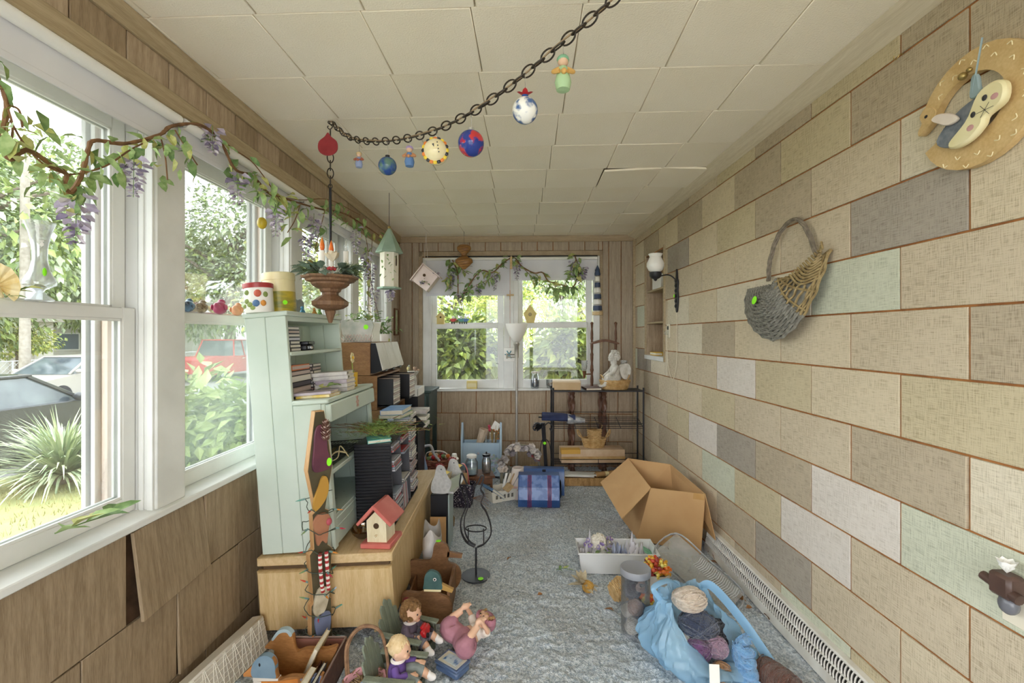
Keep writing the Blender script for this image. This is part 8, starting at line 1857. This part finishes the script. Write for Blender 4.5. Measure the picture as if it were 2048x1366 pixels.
def doll(lb, M, shirt, pants, hairm, hairkind, leg=1, arm=((.05, .03), (.05, -.03)), extra=None, seed=1):
    t = thing('doll', lb, 'doll', M, 'dolls on the carpet')
    b_ = MB(); b_.ball((0, 0, .045), (.026, .032, .04), 14, 10); b_.ball((.003, 0, .078), (.018, .026, .02), 12, 8); b_.tube([(.003, 0, .085), (.006, 0, .1)], .011, 10); b_.ball((.012, 0, .128), (.034, .032, .036), 18, 14)
    b_.ball((.044, 0, .124), (.005, .0045, .005), 8, 6); b_.ball((.034, .014, .116), (.011, .011, .01), 10, 8); b_.ball((.034, -.014, .116), (.011, .011, .01), 10, 8); b_.ball((.034, 0, .104), (.012, .012, .009), 10, 8)
    for s in (-1, 1): b_.ball((.008, s*.032, .125), (.007, .005, .009), 8, 6)
    for s, (ax, ay) in zip((1, -1), arm):
        p0 = (.002, s*.027, .082); p1 = (.018, s*.043, .058); p2 = (ax, ay, .056)
        b_.tube(bez([p0, p1, p2], 5), [.0105, .0103, .01, .0098, .0095, .0092, .009, .0086, .0082, .008, .0076], 9); b_.ball((ax+.006, ay, .057), (.01, .009, .008), 8, 6)
        for k in range(4): b_.tube([(ax+.01, ay+.005*(k-1.5), .058), (ax+.019, ay+.0055*(k-1.5), .056), (ax+.024, ay+.005*(k-1.5), .052)], [.0032, .003, .0024], 6)
        b_.tube([(ax+.004, ay-s*.006, .06), (ax+.013, ay-s*.012, .062)], [.0034, .0026], 6)
    for s in (-1, 1):
        b_.tube(bez([(0, s*.016, .03), (.05, s*.026, .042), (.085, s*.03, .034), (.1, s*.034, .018)], 4), [.02, .0195, .019, .0185, .018, .017, .0165, .016, .015, .014, .0135, .013, .0125], 10); b_.ball((.108, s*.036, .016), (.013, .01, .011), 10, 8)
    fused(b_, 'body', skin, t, .0028, smooth=3)
    c_1 = MB(); c_1.ball((0, 0, .052), (.031, .037, .04), 16, 10); c_1.ball((.003, 0, .08), (.0225, .031, .018), 12, 8)
    for s, (ax, ay) in zip((1, -1), arm): c_1.tube(bez([(.002, s*.027, .082), (.018, s*.043, .058), (ax*.75+.004, ay*.8+s*.01, .057)], 5), .0135, 9)
    fused(c_1, 'shirt', shirt, t, .003, smooth=2)
    c_1 = MB(); c_1.ball((0, 0, .03), (.032, .037, .026), 14, 8)
    for s in (-1, 1): c_1.tube(bez([(0, s*.016, .03), (.05, s*.026, .042), (.082, s*.03, .034)], 5), [.024]*6+[.022]*5, 10)
    fused(c_1, 'trousers', pants, t, .003, smooth=2)
    for s in (-1, 1): m = MB(); m.ball((.108, s*.036, .016), (.02, .0125, .0135), 12, 8); m.tube([(.1, s*.035, .02), (.092, s*.033, .03)], .0145, 9); fused(m, 'shoe', sock, t, .003, smooth=2)
    MB().lathe([(.02, .086), (.026, .09), (.018, .096)], 16, M=T(.004, 0, 0), cap=False).build('collar', sock, t)
    rnd = random.Random(seed); hm = MB()
    if hairkind == 'curl':
        for i in range(170):
            d_3 = Vector((rnd.uniform(-1, .55), rnd.uniform(-1, 1), rnd.uniform(-.45, 1))).normalized(); hm.ball((.006+d_3.x*.035, d_3.y*.036, .132+d_3.z*.037), rnd.uniform(.006, .01), 6, 4)
    else:
        hm.ball((.004, 0, .137), (.036, .0345, .034), 20, 12)
        for i in range(70):
            a = rnd.uniform(0, 2*PI); ph = rnd.uniform(.0, 1.1); d_3 = Vector((math.cos(a)*math.sin(ph), math.sin(a)*math.sin(ph), math.cos(ph))); hm.tube([(.004+d_3.x*.036, d_3.y*.0345, .137+d_3.z*.034), (.002+d_3.x*.04+rnd.gauss(0, .003), d_3.y*.038+rnd.gauss(0, .003), .13+d_3.z*.03)], .0022, 4)
    hm.build('hair', hairm, t)
    e_ = MB()
    for s in (-1, 1): e_.ball((.0425, s*.0125, .13), (.0025, .004, .0035), 8, 6); 
    e_.build('eyes', blackpl, t); m = MB(); m.ball((.0445, 0, .109), (.002, .006, .0022), 8, 5); m.build('mouth', mat('doll_lips', '#b56a64', rough=.5), t)
    return t
purp = mat('purple_shirt', '#6a4f92', '#5b4184', scale=20, rough=.8); plum = mat('plum_shirt', '#6d6070', '#5d5162', scale=20, rough=.85); plaid = mat('grey_plaid', '#5d5c68', '#77757f', scale=40, rough=.85, stretch=(6, 1, 1)); gshort = mat('grey_shorts', '#8d9492', '#7d8482', scale=30, rough=.85)
M1 = T(-.425, 1.965, 0) @ Rz(R(-18)) @ Sc(1.12, 1.12, 1.12); M2 = T(-.42, 1.735, 0) @ Rz(R(-8)) @ Sc(1.12, 1.12, 1.12)
dchair('sage slatted doll chair under the brown haired doll', M1); dchair('sage slatted doll chair under the blond doll nearest the camera', M2)
doll('seated doll with brown curls, plum shirt and a red toy', M1 @ T(-.012, 0, .047), plum, plaid, mat('brown_hair', '#8d6a42', '#73522f', scale=50, rough=.7), 'curl', seed=2)
t = thing('red_toy', 'bright red wheeled toy held by the brown haired doll', 'toy', M1 @ T(.058, .0, .115) @ Rz(.1) @ Ry(-.5)); MB().box((0, 0, 0), (.022, .055, .03), .006).build('body', mat('toy_red', '#c8282c', '#a81f24', scale=14, rough=.3), t); MB().box((0, 0, .018), (.016, .03, .014), .004).build('cab', mat('toy_red', '#c8282c'), t)
for s in (-1, 1): MB().lathe([(0, -.002), (.009, -.002), (.009, .002), (0, .002)], 12, M=T(.012, s*.017, -.012) @ Ry(PI/2)).build('wheel', blackpl, t)
doll('seated blond doll with a purple shirt and grey shorts', M2 @ T(-.012, 0, .047), purp, gshort, mat('blond_hair', '#e6cda4', '#d6b888', scale=60, rough=.6), 'short', arm=((.062, .045), (.058, -.02)), seed=3)
# pink doll holding her feet
pkc = mat('rose_cloth', '#b5808c', '#a06d7a', scale=18, rough=.85, bump=.2, bscale=40); lace = mat('lace_white', '#e8ded4', '#d6cabe', scale=60, rough=.9)
MP = T(*fl(930, 1305)) @ Rz(R(35))
t = thing('doll', 'doll in a rose bonnet and bloomers holding her feet up on the carpet', 'doll', MP @ Sc(1.15, 1.15, 1.15), 'dolls on the carpet')
b_ = MB(); b_.ball((.02, 0, .055), (.04, .038, .035), 14, 10); b_.ball((.085, 0, .085), (.032, .03, .033), 18, 14); b_.tube([(.05, 0, .07), (.07, 0, .078)], .014, 10); b_.ball((.082, 0, .119), (.005, .0045, .004), 8, 6); b_.ball((.088, .013, .112), (.01, .01, .01), 10, 8); b_.ball((.088, -.013, .112), (.01, .01, .01), 10, 8)
for s in (-1, 1):
    b_.tube(bez([(.0, s*.03, .04), (-.03, s*.07, .09), (.02, s*.06, .125)], 5), [.02, .02, .02, .019, .018, .017, .016, .015, .014, .013, .0125], 10); b_.ball((.034, s*.056, .137), (.022, .011, .012), 10, 8)
    for k in range(4): b_.ball((.055, s*.056+.005*(k-1.5), .141), .0042, 6, 5)
    b_.tube(bez([(.06, s*.03, .065), (.062, s*.062, .09), (.042, s*.06, .125)], 5), [.011, .0108, .0106, .0104, .01, .0098, .0095, .009, .0088, .0084, .008], 9)
    for k in range(4): b_.tube([(.042, s*.06+.004*(k-1.5), .125), (.036, s*.062+.005*(k-1.5), .139), (.028, s*.06+.0045*(k-1.5), .147)], [.0034, .003, .0024], 6)
fused(b_, 'body', skin, t, .003, smooth=3)
c_1 = MB(); c_1.ball((.0, 0, .048), (.05, .046, .044), 16, 12)
for s in (-1, 1): c_1.tube(bez([(.0, s*.025, .045), (-.035, s*.066, .075), (-.005, s*.064, .108)], 6), [.034, .036, .038, .039, .04, .04, .038, .034, .03, .026, .022, .018, .015], 14)
fused(c_1, 'bloomers', pkc, t, .0035, smooth=2)
c_1 = MB(); c_1.ball((.045, 0, .062), (.03, .036, .03), 14, 10)
for s in (-1, 1): c_1.tube(bez([(.06, s*.03, .065), (.062, s*.06, .088)], 5), .017, 10)
fused(c_1, 'blouse', lace, t, .0035, smooth=1)
def bon(u, v):
    a = -2.3+4.6*u; r_ = .034+.014*v+.004*math.sin(u*70)*v; return (.088+.03*(1-v)*1.0-.012*v+r_*.5*math.cos(a), r_*1.12*math.sin(a), .088-.02+.012*v*2+r_*math.cos(a)*.55)
MB().ball((.103, 0, .08), (.03, .036, .037), 16, 12).build('bonnet', pkc, t)
m = MB()
for k in range(26): a = 2*PI*k/26; m.ball((.094+.036*math.cos(a)*.72, .044*math.sin(a), .088+.036*math.cos(a)*.7*-.2+.01), (.009, .0045, .012), 6, 5)
m.build('bonnet_ruffle', mat('rose_ruffle', '#c48a98', '#ab7080', scale=30, rough=.8), t)
m = MB()
for k in range(24): m.ball((.098+.012*math.sin(k), .03*math.sin(k*1.7), .102+.01*math.cos(k*2.3)), .007, 6, 4)
m.build('hair_fringe', mat('sandy_hair', '#b89468', '#9a774c', scale=50, rough=.7), t); m = MB()
for s in (-1, 1): m.ball((.076, s*.011, .117), (.003, .0035, .0025), 8, 6)
m.build('eyes', blackpl, t)
# tin box
t = thing('tin_box', 'blue hinged tin box with a painted scene on its lid beside the dolls', 'tin', T(*fl(905, 1340)) @ Rz(R(-35)))
tb = mat('tin_blue', '#5d7090', '#4c5f80', scale=10, rough=.35); MB().bx(-.06, .06, -.042, .042, 0, .03, .008).build('body', tb, t); MB().bx(-.062, .062, -.044, .044, .03, .042, .008).build('lid', tb, t); MB().bx(-.052, .052, -.034, .034, .0415, .0428, .0004).build('border', mat('tin_cream', '#d6cfb4', '#a9b4bc', scale=12), t); MB().bx(-.036, .036, -.022, .022, .0425, .0434, .0003).build('scene_print', mat('tin_scene', '#b9c6cc', '#3d6a9c', scale=26, contrast=(.48, .6)), t)
